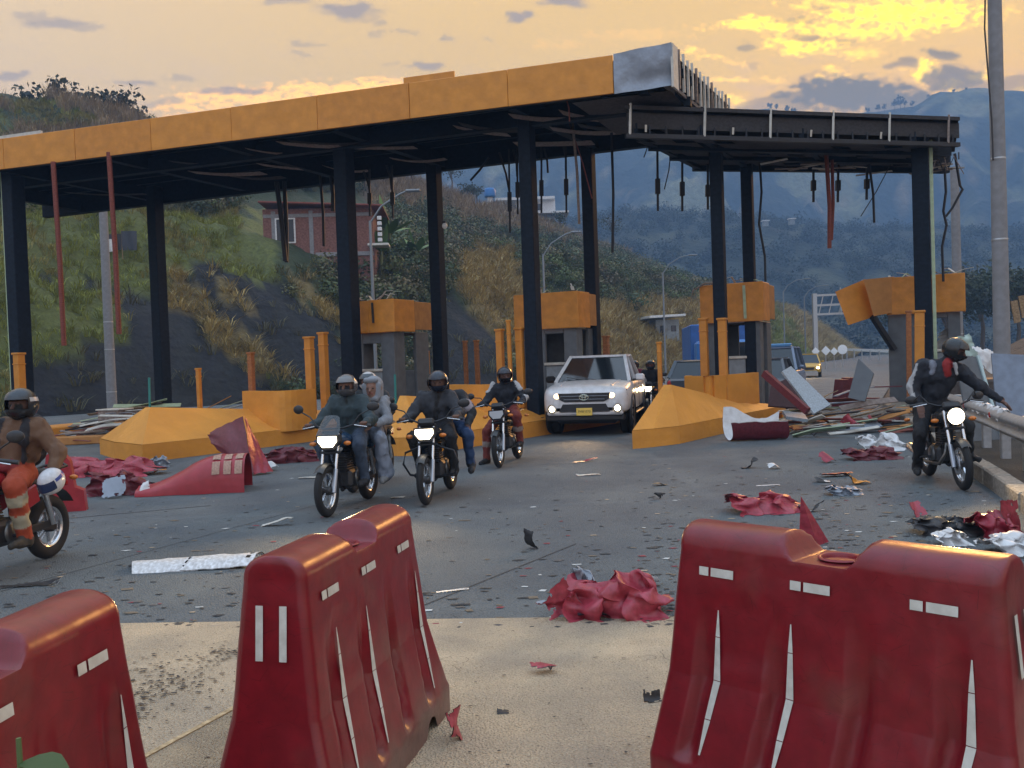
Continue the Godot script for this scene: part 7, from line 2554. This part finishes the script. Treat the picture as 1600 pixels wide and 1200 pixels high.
	person("hooded pillion passenger in pale hoodie and pale wide trousers", x2, {jacket = hood, pants = Color(0.30, 0.35, 0.45), cuff = 0.10, face = Color(0.32, 0.17, 0.12), neck = hood, joints = pil, lgrip = "open", rgrip = "open", shoes = Color(0.3, 0.3, 0.3),
		hood = [[Vector3(0, 0.05, -0.05), Vector3(0, -0.06, -0.05), 0.115, 0.11, hood], [Vector3(-0.09, 0.05, 0.03), Vector3(-0.07, -0.09, 0.03), 0.034, 0.04, hood], [Vector3(0.09, 0.05, 0.03), Vector3(0.07, -0.09, 0.03), 0.034, 0.04, hood], [Vector3(-0.06, 0.11, 0.05), Vector3(0.06, 0.11, 0.05), 0.035, 0.035, hood], [Vector3(-0.05, -0.12, 0.05), Vector3(0.05, -0.12, 0.05), 0.04, 0.04, hood]]}, "motorcycle riders")
	# --- another bike close behind them
	var x2b := Transform3D(Basis(Vector3.UP, -0.20), pl(577, 12.6) + Vector3(0, 0, 0.2))
	moto("motorcycle mostly hidden behind the hooded passenger", x2b, {tank = L(0.03, 0.03, 0.035), lit = false})
	person("rider with white and black helmet behind the hooded passenger", x2b, {jacket = Color(0.03, 0.032, 0.038), pants = Color(0.03, 0.03, 0.04), face = skin_c, helmet = L(0.5, 0.5, 0.5), visor = Color(0.05, 0.06, 0.07), cell = 0.02, joints = {head = Vector3(-0.02, 1.43, -0.10)}}, "motorcycle riders")
	# --- rider in dark grey jacket with pillion
	var x3 := bike_xf(667, 789, 0.0, 0.03, -0.16)
	moto("black motorcycle with glaring lamp and crash bars in the middle", x3, {tank = L(0.02, 0.02, 0.024), crash_bars = true, mirror = Vector3(0.43, 1.14, 0.28), beam = 2.4})
	person("rider in dark grey jacket and dark helmet in the middle", x3, {jacket = Color(0.045, 0.050, 0.062), pants = Color(0.02, 0.022, 0.026), hands = Color(0.22, 0.12, 0.08), face = Color(0.16, 0.085, 0.06), neck = Color(0.02, 0.02, 0.025), helmet = L(0.02, 0.026, 0.045), visor = Color(0.018, 0.022, 0.035), stripe = L(0.5, 0.5, 0.46), bulk = 1.12,
		joints = {head = Vector3(0.05, 1.42, -0.10), neck = Vector3(0.02, 1.30, -0.15)}, look = Basis(Vector3.UP, 0.12) * Basis(Vector3.RIGHT, 0.12), extra = [[Vector3(0.04, 1.27, -0.06), Vector3(0.0, 1.0, -0.08), 0.024, 0.03, Color(0.018, 0.018, 0.022)]]}, "motorcycle riders")
	var pil3 := {}
	for k in pil: pil3[k] = pil[k] + Vector3(-0.10 if k in ["head", "neck", "chest", "ls", "rs", "belly"] else 0.03, 0.0, 0)
	pil3.head = Vector3(-0.06, 1.41, -0.46); pil3.neck = Vector3(-0.03, 1.29, -0.5); pil3.lk = Vector3(0.36, 0.74, -0.2); pil3.la = Vector3(0.36, 0.40, -0.3); pil3.le = Vector3(0.40, 1.02, -0.38); pil3.lh = Vector3(0.36, 0.82, -0.22); pil3.ls = Vector3(0.24, 1.22, -0.5); pil3.rs = Vector3(-0.16, 1.22, -0.5)
	person("pillion passenger in blue jeans behind the dark grey rider", x3, {jacket = Color(0.03, 0.033, 0.04), pants = Color(0.035, 0.08, 0.20), hands = skin_c, face = skin_c, helmet = L(0.03, 0.034, 0.045), visor = Color(0.03, 0.04, 0.05), stripe = L(0.5, 0.5, 0.48), joints = pil3, lgrip = "open", rgrip = "open", cell = 0.018,
		extra = [[Vector3(0.335, 1.11, -0.40), Vector3(0.36, 1.06, -0.375), 0.062, 0.062, Color(0.42, 0.36, 0.38)]]}, "motorcycle riders")
	# --- lone rider in black with white sleeves stripes, red trousers
	var x4 := bike_xf(781, 731, 0.0, 0.06, -0.24)
	moto("motorcycle with unlit pale lamp ridden by the lone rider", x4, {tank = L(0.025, 0.025, 0.03), lit = false, cowl_colored = true, mirror = Vector3(0.46, 1.12, 0.27), bright_muffler = true})
	var wht := Color(0.55, 0.55, 0.56)
	person("lone rider in black top and rust red trousers putting a foot down", x4, {jacket = Color(0.014, 0.018, 0.028), pants = Color(0.26, 0.045, 0.035), hands = Color(0.03, 0.03, 0.035), face = Color(0.16, 0.08, 0.06), neck = Color(0.02, 0.02, 0.025), helmet = L(0.012, 0.014, 0.022), visor = Color(0.02, 0.02, 0.03), bulk = 1.0,
		joints = {head = Vector3(0.03, 1.42, -0.10), rk = Vector3(-0.30, 0.55, 0.10), ra = Vector3(-0.36, 0.12, 0.06), rt = Vector3(-0.42, 0.05, 0.24), le = Vector3(0.33, 1.03, -0.1), lh = Vector3(0.335, 0.97, 0.22)}, look = Basis(Vector3.UP, 0.45) * Basis(Vector3.RIGHT, 0.1), bands = [[0.42, 0.52]], band_color = Color(0.4, 0.32, 0.28),
		extra = [[Vector3(0.19, 1.30, -0.14), Vector3(0.27, 1.19, -0.08), 0.035, 0.03, wht], [Vector3(-0.19, 1.30, -0.14), Vector3(-0.27, 1.19, -0.08), 0.035, 0.03, wht], [Vector3(0.355, 1.06, -0.05), Vector3(0.36, 1.0, 0.02), 0.04, 0.036, wht]]}, "motorcycle riders")
	# --- rider at the right kerb, reaching for the rail
	var x5 := bike_xf(1506, 766, 0.0, 0.05, -0.15)
	moto("black motorcycle with glaring round lamp at the right kerb", x5, {tank = L(0.02, 0.02, 0.022), lamp = "round", mirror = Vector3(0.36, 1.02, 0.2), beam = 3.0, bright_muffler = true})
	person("rider in dark striped jacket leaning to grab the guard rail", x5, {jacket = Color(0.022, 0.026, 0.036), pants = Color(0.018, 0.019, 0.022), hands = Color(0.24, 0.13, 0.10), face = Color(0.16, 0.08, 0.06), mask = Color(0.03, 0.02, 0.025), neck = Color(0.32, 0.03, 0.03), helmet = L(0.02, 0.022, 0.024), visor = Color(0.03, 0.034, 0.038), bulk = 1.12, rgrip = "open", lgrip = "open",
		look = Basis(Vector3.UP, 1.05) * Basis(Vector3.RIGHT, 0.45),
		joints = {pelvis = Vector3(-0.02, 0.95, -0.26), belly = Vector3(0.02, 1.12, -0.22), chest = Vector3(0.07, 1.30, -0.15), neck = Vector3(0.16, 1.47, -0.08), head = Vector3(0.24, 1.585, -0.02), ls = Vector3(0.27, 1.36, -0.10), rs = Vector3(-0.11, 1.43, -0.16), le = Vector3(0.48, 1.13, -0.02), lh = Vector3(0.70, 0.93, 0.04), re = Vector3(-0.24, 1.18, -0.16), rh = Vector3(-0.22, 0.93, -0.04),
			lhip = Vector3(0.08, 0.93, -0.24), rhip = Vector3(-0.12, 0.93, -0.24), lk = Vector3(0.28, 0.66, 0.06), la = Vector3(0.32, 0.33, -0.10), lt = Vector3(0.36, 0.27, 0.08), rk = Vector3(-0.27, 0.62, 0.08), ra = Vector3(-0.28, 0.22, -0.12), rt = Vector3(-0.32, 0.15, 0.06)},
		extra = [[Vector3(-0.165, 1.44, -0.14), Vector3(-0.28, 1.20, -0.13), 0.028, 0.024, wht], [Vector3(-0.29, 1.19, -0.13), Vector3(-0.275, 1.02, -0.06), 0.026, 0.022, wht], [Vector3(-0.02, 1.47, -0.07), Vector3(-0.05, 1.34, -0.03), 0.03, 0.025, Color(0.24, 0.26, 0.32)], [Vector3(0.12, 1.44, -0.0), Vector3(0.12, 1.30, 0.0), 0.045, 0.03, Color(0.40, 0.03, 0.03)], [Vector3(0.20, 1.42, 0.03), Vector3(0.21, 1.30, 0.04), 0.02, 0.016, Color(0.5, 0.5, 0.5)]]}, "motorcycle riders")
	# --- two riders waiting behind the pickup
	var xb := Transform3D(Basis(Vector3.UP, -0.25), pl(992, 25.2))
	moto("motorcycle hidden behind the white pickup's rear", xb, {tank = L(0.2, 0.02, 0.04), lit = false})
	person("rider in dark red jacket behind the white pickup", xb, {jacket = Color(0.26, 0.02, 0.05), pants = Color(0.03, 0.03, 0.04), face = Color(0.2, 0.09, 0.07), helmet = L(0.02, 0.02, 0.026), cell = 0.022}, "motorcycle riders")
	var xc := Transform3D(Basis(Vector3.UP, -0.3), pl(1016, 23.4))
	moto("motorcycle between the pickup and the right island", xc, {tank = L(0.02, 0.02, 0.024), lit = true, beam = 0.8})
	person("rider in black behind the right island's nose", xc, {jacket = Color(0.016, 0.018, 0.024), pants = Color(0.016, 0.018, 0.024), face = Color(0.2, 0.09, 0.07), helmet = L(0.014, 0.014, 0.018), cell = 0.022}, "motorcycle riders")

# ------------------------------------------------------------------ cars; +z forward, origin on the ground at the middle
func car_wheel(o: Node3D, c: Vector3, r: float, w: float, s: float) -> void:
	var b := Basis(Vector3.BACK, PI * 0.5)
	var g := Geo.new()
	g.lathe([[r * 0.62, -w * 0.5], [r * 0.93, -w * 0.5], [r, -w * 0.38], [r, w * 0.38], [r * 0.93, w * 0.5], [r * 0.62, w * 0.5], [r * 0.6, 0.0], [r * 0.62, -w * 0.5]], 32, c, b)
	var t := part("wheel", g, M.rubber, o)
	g = Geo.new()
	g.lathe([[0.0, -w * 0.3 * -s], [r * 0.2, s * w * 0.36], [r * 0.5, s * w * 0.3], [r * 0.62, s * w * 0.44], [r * 0.64, s * w * 0.2]], 24, c, b)
	part("rim", g, mat(L(0.42, 0.43, 0.45), 0.35, 0.7), t)
	for k in 6:
		g = Geo.new()
		var a := TAU * k / 6.0
		g.beam(c + b * Vector3(cos(a) * 0.05, s * -w * 0.0, sin(a) * 0.05) + Vector3(-s * w * 0.40 * -1.0 * 0.0, 0, 0), c + b * Vector3(cos(a) * r * 0.6, 0, sin(a) * r * 0.6), 0.05, w * 0.86, b * Vector3.UP)
		part("spoke", g, mat(L(0.36, 0.37, 0.39), 0.35, 0.7), t)

# lofted body: stations [z, half width, sill y, belt y, crown]
func loft(st: Array, closed_front := true) -> Geo:
	var g := Geo.new()
	var prof := func(s: Array) -> Array:
		var w: float = s[1]; var y0: float = s[2]; var y1: float = s[3]; var c: float = s[4]
		var h := y1 - y0
		return [Vector3(w * 0.90, y0, s[0]), Vector3(w * 0.985, y0 + h * 0.10, s[0]), Vector3(w, y0 + h * 0.35, s[0]), Vector3(w, y0 + h * 0.6, s[0]), Vector3(w * 0.985, y0 + h * 0.82, s[0]), Vector3(w * 0.95, y0 + h * 0.94, s[0]), Vector3(w * 0.86, y1, s[0]), Vector3(w * 0.5, y1 + c * 0.8, s[0]), Vector3(0, y1 + c, s[0])]
	var rows := []
	for s in st:
		var h: Array = prof.call(s)
		var row := PackedInt32Array()
		for p in h: row.append(g.vert(p))
		for k in range(h.size() - 2, -1, -1): row.append(g.vert(h[k] * Vector3(-1, 1, 1)))
		rows.append(row)
	var n: int = rows[0].size()
	for r in rows.size() - 1:
		for k in n - 1:
			g.ix.append_array([rows[r][k], rows[r + 1][k], rows[r + 1][k + 1], rows[r][k], rows[r + 1][k + 1], rows[r][k + 1]])
	for e in [0, rows.size() - 1]:
		var ring := []
		for k in n: ring.append(g.v[rows[e][k]])
		for k in range(0, n / 2):
			g.quad(ring[k], ring[k + 1], ring[n - 2 - k], ring[n - 1 - k])
	return g

func pane(o: Node3D, nm: String, q: Array, m: Material, off := 0.006) -> MeshInstance3D:
	var g := Geo.new()
	var nn: Vector3 = ((q[1] - q[0]) as Vector3).cross(q[2] - q[0]).normalized() * off
	g.quad(q[0], q[1], q[2], q[3])
	g.quad(q[0] + nn, q[1] + nn, q[2] + nn, q[3] + nn)
	for k in 4: g.quad(q[k], q[(k + 1) % 4], q[(k + 1) % 4] + nn, q[k] + nn)
	return part(nm, g, m, o)

func plate_on(o: Node3D, nm: String, pts: Array, z0: float, z1: float, m: Material) -> MeshInstance3D:
	var g := Geo.new()
	var pv := PackedVector2Array()
	for p in pts: pv.append(Vector2(p[0], p[1]))
	g.plate(pv, z0, z1)
	return part(nm, g, m, o)

# cab glass house between belt and roof: [z front belt, z front roof, z rear roof, z rear belt], half widths
func cabin(o: Node3D, y0: float, y1: float, z: Array, w0: float, w1: float, paint: Material) -> void:
	var q := func(x: float, y: float, zz: float) -> Vector3: return Vector3(x, y, zz)
	var g := Geo.new()
	var A := [q.call(w0, y0, z[0]), q.call(w1, y1, z[1]), q.call(w1, y1, z[2]), q.call(w0, y0, z[3])]
	var m := func(p: Vector3) -> Vector3: return p * Vector3(-1, 1, 1)
	g.quad(A[0], A[1], A[2], A[3]); g.quad(m.call(A[0]), m.call(A[1]), m.call(A[2]), m.call(A[3]))
	g.quad(A[0], m.call(A[0]), m.call(A[1]), A[1]); g.quad(A[3], m.call(A[3]), m.call(A[2]), A[2])
	g.quad(A[1], A[2], m.call(A[2]), m.call(A[1]))
	part("window_glass", g, M.glass_dark, o)
	g = Geo.new()
	g.grid(8, 10, func(u, w):
		var zz := lerpf(z[1] + 0.05, z[2] - 0.05, w)
		var e := 1.0 - pow(absf(w - 0.5) * 2.0, 6.0)
		var x: float = (u - 0.5) * 2.0
		return Vector3(x * (w1 + 0.02), y1 - 0.02 + 0.055 * e * (1.0 - pow(absf(x), 3.0)), zz))
	part("roof", g, paint, o)
	for s in [1.0, -1.0]:
		var fx := Vector3(s, 1, 1)
		for e in [[A[0] * fx, A[1] * fx, 0.075], [A[3] * fx, A[2] * fx, 0.12], [A[1] * fx, A[2] * fx, 0.07], [A[0].lerp(A[3], 0.5) * fx, A[1].lerp(A[2], 0.46) * fx, 0.08]]:
			g = Geo.new()
			g.beam(e[0], e[1], 0.055, e[2], Vector3(s, 0.3, 0))
			part("pillar", g, paint, o)
	g = Geo.new()
	g.beam(A[1], m.call(A[1]), 0.06, 0.06)
	part("roof_header", g, paint, o)

func setup_pickup() -> void:
	var c := pl(914, 19.15)
	var turn := -0.235
	var o := thing("pickup_truck", "white double-cab pickup with lit lamps coming through the toll lane", "pickup truck", c + Basis(Vector3.UP, turn) * Vector3(0, 0, -2.3), turn)
	var wm := mat(L(0.70, 0.72, 0.75), 0.22, 0.0, M.soft, 0.8)
	wm.clearcoat_enabled = true
	wm.clearcoat = 0.6
	var body := loft([[2.50, 0.66, 0.62, 0.90, 0.02], [2.46, 0.80, 0.54, 0.98, 0.03], [2.36, 0.885, 0.50, 1.035, 0.035], [2.1, 0.925, 0.50, 1.07, 0.045], [1.5, 0.93, 0.50, 1.11, 0.05], [1.15, 0.93, 0.48, 1.14, 0.04], [0.9, 0.925, 0.46, 1.13, 0.0], [-0.9, 0.925, 0.46, 1.13, 0.0], [-0.98, 0.925, 0.48, 1.15, 0.0], [-2.7, 0.92, 0.55, 1.16, 0.0], [-2.76, 0.88, 0.58, 1.12, 0.0]])
	part("body", body, wm, o)
	cabin(o, 1.12, 1.70, [1.24, 0.20, -0.62, -0.96], 0.84, 0.64, wm)
	for z in [1.52, -1.55]:
		for s in [-1.0, 1.0]:
			var g := Geo.new()
			g.lathe([[0.0, 0.0], [0.45, 0.0], [0.45, 0.10], [0.43, 0.12]], 28, Vector3(s * 0.835, 0.44, z), Basis(Vector3.BACK, -s * PI * 0.5))
			part("wheel_arch", g, M.black_plastic, o)
			car_wheel(o, Vector3(s * 0.80, 0.385, z), 0.385, 0.26, s)
	# front: grille, lamps, bumper
	plate_on(o, "grille", [[-0.56, 0.93], [0.56, 0.93], [0.53, 0.80], [0.42, 0.745], [-0.42, 0.745], [-0.53, 0.80]], 2.44, 2.515, M.black_plastic)
	for y in [0.795, 0.865]:
		var g := Geo.new()
		g.cbox(Vector3(0, y, 2.52), Vector3(1.02 - (0.865 - y) * 2.0, 0.022, 0.02), 0.006)
		part("grille_bar", g, mat(L(0.20, 0.21, 0.23), 0.3, 0.8), o)
	var em := Geo.new()
	for r in [[0.095, 0.06, 0.0, 0.0], [0.036, 0.056, 0.0, 0.0], [0.072, 0.026, 0.0, 0.026]]:
		var pts := []
		for k in 25: pts.append(Vector3(cos(TAU * k / 24.0) * r[0], 0.84 + r[3] + sin(TAU * k / 24.0) * r[1], 2.54))
		em.tube(pts, 0.008, 6, false)
	part("emblem", em, mat(L(0.62, 0.66, 0.55), 0.2, 0.9), o)
	for s in [-1.0, 1.0]:
		var f := func(a: Array) -> Array:
			var out := []
			for p in a: out.append([p[0] * s, p[1]])
			return out
		var hl := Geo.new()
		hl.quad(Vector3(s * 0.52, 0.93, 2.50), Vector3(s * 0.885, 0.985, 2.27), Vector3(s * 0.895, 0.86, 2.29), Vector3(s * 0.52, 0.79, 2.505))
		hl.quad(Vector3(s * 0.52, 0.93, 2.47), Vector3(s * 0.885, 0.985, 2.24), Vector3(s * 0.895, 0.86, 2.26), Vector3(s * 0.52, 0.79, 2.475))
		var h := part("headlight", hl, mat(L(0.10, 0.11, 0.12), 0.1, 0.3), o)
		var lp := Geo.new()
		lp.ball(Vector3(s * 0.585, 0.87, 2.49), Vector3(0.07, 0.06, 0.03), 16, 10)
		part("lamp", lp, glow(Color(1.0, 0.62, 0.28), 2.4), h)
		lp = Geo.new()
		lp.ball(Vector3(s * 0.74, 0.90, 2.375), Vector3(0.06, 0.05, 0.03), 16, 10)
		part("reflector", lp, M.chrome, h)
		var fg := Geo.new()
		fg.lathe([[0.0, 0.0], [0.075, 0.0], [0.095, 0.012], [0.10, 0.03]], 20, Vector3(s * 0.70, 0.60, 2.478), Basis(Vector3.RIGHT, PI * 0.5))
		var fl := part("fog_lamp", fg, M.black_plastic, o)
		lp = Geo.new()
		lp.ball(Vector3(s * 0.70, 0.60, 2.485), Vector3(0.066, 0.066, 0.02), 16, 8)
		part("lens", lp, glow(Color(1.0, 0.84, 0.6), 4.0), fl)
		# mirrors, door lines and handles
		var mg := Geo.new()
		mg.cbox(Vector3(s * 1.03, 1.20, 0.82), Vector3(0.22, 0.16, 0.11), 0.04)
		var mi := part("mirror", mg, M.black_plastic if s < 0 else wm, o)
		mg = Geo.new()
		mg.beam(Vector3(s * 0.87, 1.14, 0.84), Vector3(s * 0.98, 1.16, 0.83), 0.05, 0.05)
		part("mirror_arm", mg, M.black_plastic, mi)
		for z in [0.95, 0.02, -0.86]:
			var dg := Geo.new()
			dg.box(Vector3(s * 0.928, 0.82, z), Vector3(0.006, 0.56, 0.012))
			part("door_gap", dg, M.black_plastic, o)
		for z in [0.12, -0.76]:
			var dg := Geo.new()
			dg.cbox(Vector3(s * 0.935, 0.98, z), Vector3(0.03, 0.035, 0.17), 0.01)
			part("door_handle", dg, wm, o)
		var sg := Geo.new()
		sg.cbox(Vector3(s * 0.88, 0.40, 0.0), Vector3(0.14, 0.05, 1.9), 0.015)
		part("side_step", sg, M.black_plastic, o)
	lights_on(o, Vector3(0, 0.62, 2.65), Vector3(0, -0.08, 1), 3.0, Color(1.0, 0.82, 0.6), 0.3)
	plate_on(o, "lower_grille", [[-0.46, 0.70], [0.46, 0.70], [0.54, 0.54], [-0.54, 0.54]], 2.44, 2.512, M.black_plastic)
	var bump := Geo.new()
	bump.cbox(Vector3(0, 0.50, 2.38), Vector3(1.62, 0.09, 0.2), 0.03)
	part("bumper_lower", bump, wm, o)
	bump = Geo.new()
	bump.cbox(Vector3(0, 0.395, 2.28), Vector3(1.66, 0.13, 0.26), 0.03)
	part("skid_plate", bump, M.black_plastic, o)
	bump = Geo.new()
	bump.cbox(Vector3(0, 0.34, 0.0), Vector3(1.3, 0.16, 4.4), 0.05)
	part("chassis", bump, M.black_plastic, o)
	bump = Geo.new()
	bump.cbox(Vector3(0, 0.30, -1.55), Vector3(1.3, 0.16, 0.2), 0.05)
	part("rear_axle", bump, M.black_plastic, o)
	var pg := Geo.new()
	pg.cbox(Vector3(0, 0.535, 2.522), Vector3(0.34, 0.16, 0.012), 0.005)
	var pp := part("number_plate", pg, mat(L(0.72, 0.50, 0.10), 0.45), o)
	var tm := TextMesh.new()
	var fnt := SystemFont.new()
	fnt.font_names = PackedStringArray(["Droid Sans"])
	tm.font = fnt
	tm.text = "FHW 070"
	tm.font_size = 32
	tm.pixel_size = 0.0021
	tm.depth = 0.002
	part("plate_lettering", tm, M.black_plastic, pp, Vector3(0, 0.54, 2.53))
	# hood ridges and wipers
	for s in [-1.0, 1.0]:
		var hg := Geo.new()
		hg.beam(Vector3(s * 0.55, 1.085, 2.28), Vector3(s * 0.62, 1.155, 1.25), 0.05, 0.02)
		part("hood_ridge", hg, wm, o)
		hg = Geo.new()
		hg.beam(Vector3(s * 0.1, 1.17, 1.20), Vector3(s * 0.1 - 0.5, 1.24, 1.09), 0.02, 0.012)
		part("wiper", hg, M.black_plastic, o)
	var lg := Geo.new()
	lg.cbox(Vector3(0, 1.03, -1.85), Vector3(1.6, 0.2, 1.6), 0.02)
	part("bed_floor", lg, M.black_plastic, o)

func car(label: String, at_: Vector3, turn: float, paint: Color, tall: bool, lamp_e: float, extra := "", category := "car") -> Node3D:
	var o := thing("car" if not tall else "off_road_car", label, category, at_, turn)
	var pm := mat(paint, 0.25)
	var yb := 1.05 if tall else 0.88
	var yt := 1.80 if tall else 1.45
	part("body", loft([[2.15, 0.62, 0.42, yb - 0.22, 0.02], [2.08, 0.78, 0.32, yb - 0.14, 0.03], [1.5, 0.86, 0.28, yb - 0.05, 0.04], [0.95, 0.87, 0.28, yb, 0.03], [-1.6, 0.87, 0.28, yb, 0.0], [-2.05, 0.82, 0.34, yb - 0.04, 0.0], [-2.12, 0.7, 0.42, yb - 0.1, 0.0]]), pm, o)
	cabin(o, yb - 0.01, yt, [1.05, 0.35, -1.2 if not tall else -1.75, -1.7 if not tall else -2.0], 0.80, 0.62, pm)
	for z in [1.28, -1.28]:
		for s in [-1.0, 1.0]:
			car_wheel(o, Vector3(s * 0.76, 0.32, z), 0.32, 0.2, s)
	plate_on(o, "grille", [[-0.45, yb - 0.25], [0.45, yb - 0.25], [0.4, yb - 0.4], [-0.4, yb - 0.4]], 2.1, 2.17, M.black_plastic)
	for s in [-1.0, 1.0]:
		var g := Geo.new()
		g.ball(Vector3(s * 0.62, yb - 0.28, 2.10), Vector3(0.13, 0.085, 0.06), 14, 8)
		part("headlight", g, glow(Color(1.0, 0.80, 0.42), lamp_e) if lamp_e > 0.0 else M.chrome, o)
		g = Geo.new()
		g.ball(Vector3(s * 0.7, yb - 0.2, -2.08), Vector3(0.1, 0.12, 0.05), 12, 8)
		part("tail_light", g, mat(L(0.4, 0.01, 0.01), 0.25), o)
		g = Geo.new()
		g.cbox(Vector3(s * 0.95, yb + 0.1, 0.8), Vector3(0.16, 0.11, 0.08), 0.03)
		part("mirror", g, pm, o)
	if lamp_e > 0.0: lights_on(o, Vector3(0, yb - 0.28, 2.3), Vector3(0, -0.08, 1), lamp_e * 0.4, Color(1.0, 0.82, 0.55), 0.3)
	if extra == "bar":
		var g := Geo.new()
		g.cbox(Vector3(0, yt + 0.09, -0.2), Vector3(1.1, 0.12, 0.26), 0.03)
		part("roof_light_bar", g, mat(L(0.08, 0.22, 0.40), 0.2), o)
	return o

func setup_traffic() -> void:
	setup_pickup()
	car("dark car seen behind the right island parapet", pl(1092, 33.0), -0.35 + PI, L(0.05, 0.06, 0.075), false, 0.0)
	car("blue-white off-road car with roof light bar right of the third booth", pl(1212, 31.0), -0.40, L(0.16, 0.20, 0.28), true, 0.0, "bar")
	car("dark pickup stopped beside the third booth doorway", pl(1192, 27.5), -0.40, L(0.10, 0.11, 0.13), false, 0.0)
	car("small car with glowing yellow headlamps on the far road", pl(1262, 58.0), -0.33, L(0.50, 0.30, 0.06), false, 9.0)
	# blue lorry seen through the third booth window
	var o := thing("blue_lorry", "blue box lorry seen through the third booth window", "lorry", pl(1128, 36.0), -0.12)
	var g := Geo.new()
	g.cbox(Vector3(0, 1.75, -3.0), Vector3(2.3, 2.3, 5.0), 0.04)
	part("cargo_box", g, mat(L(0.03, 0.12, 0.36), 0.45, 0, M.soft, 0.5), o)
	g = Geo.new()
	g.cbox(Vector3(0, 1.35, 0.5), Vector3(2.1, 1.7, 1.6), 0.12)
	var cb := part("cab", g, mat(L(0.04, 0.16, 0.42), 0.35), o)
	g = Geo.new()
	g.cbox(Vector3(0, 1.75, 1.29), Vector3(1.85, 0.7, 0.05), 0.02)
	part("windscreen", g, M.glass_dark, cb)
	for z in [0.5, -4.4]:
		for s in [-1.0, 1.0]: car_wheel(o, Vector3(s * 0.95, 0.45, z), 0.45, 0.26, s)
	g = Geo.new()
	g.cbox(Vector3(0, 0.62, -2.2), Vector3(1.0, 0.2, 6.4), 0.04)
	part("chassis", g, M.black_plastic, o)

func _ready() -> void:
	rng.seed = 20240611
	setup_view()
	setup_materials()
	setup_ground()
	setup_hills()
	setup_canopy()
	setup_islands()
	setup_posts()
	setup_booths()
	setup_barriers()
	setup_debris()
	setup_litter()
	setup_kerb()
	setup_guardrail()
	setup_poles()
	setup_green()
	setup_houses()
	setup_weed()
	setup_traffic()
	setup_riders()
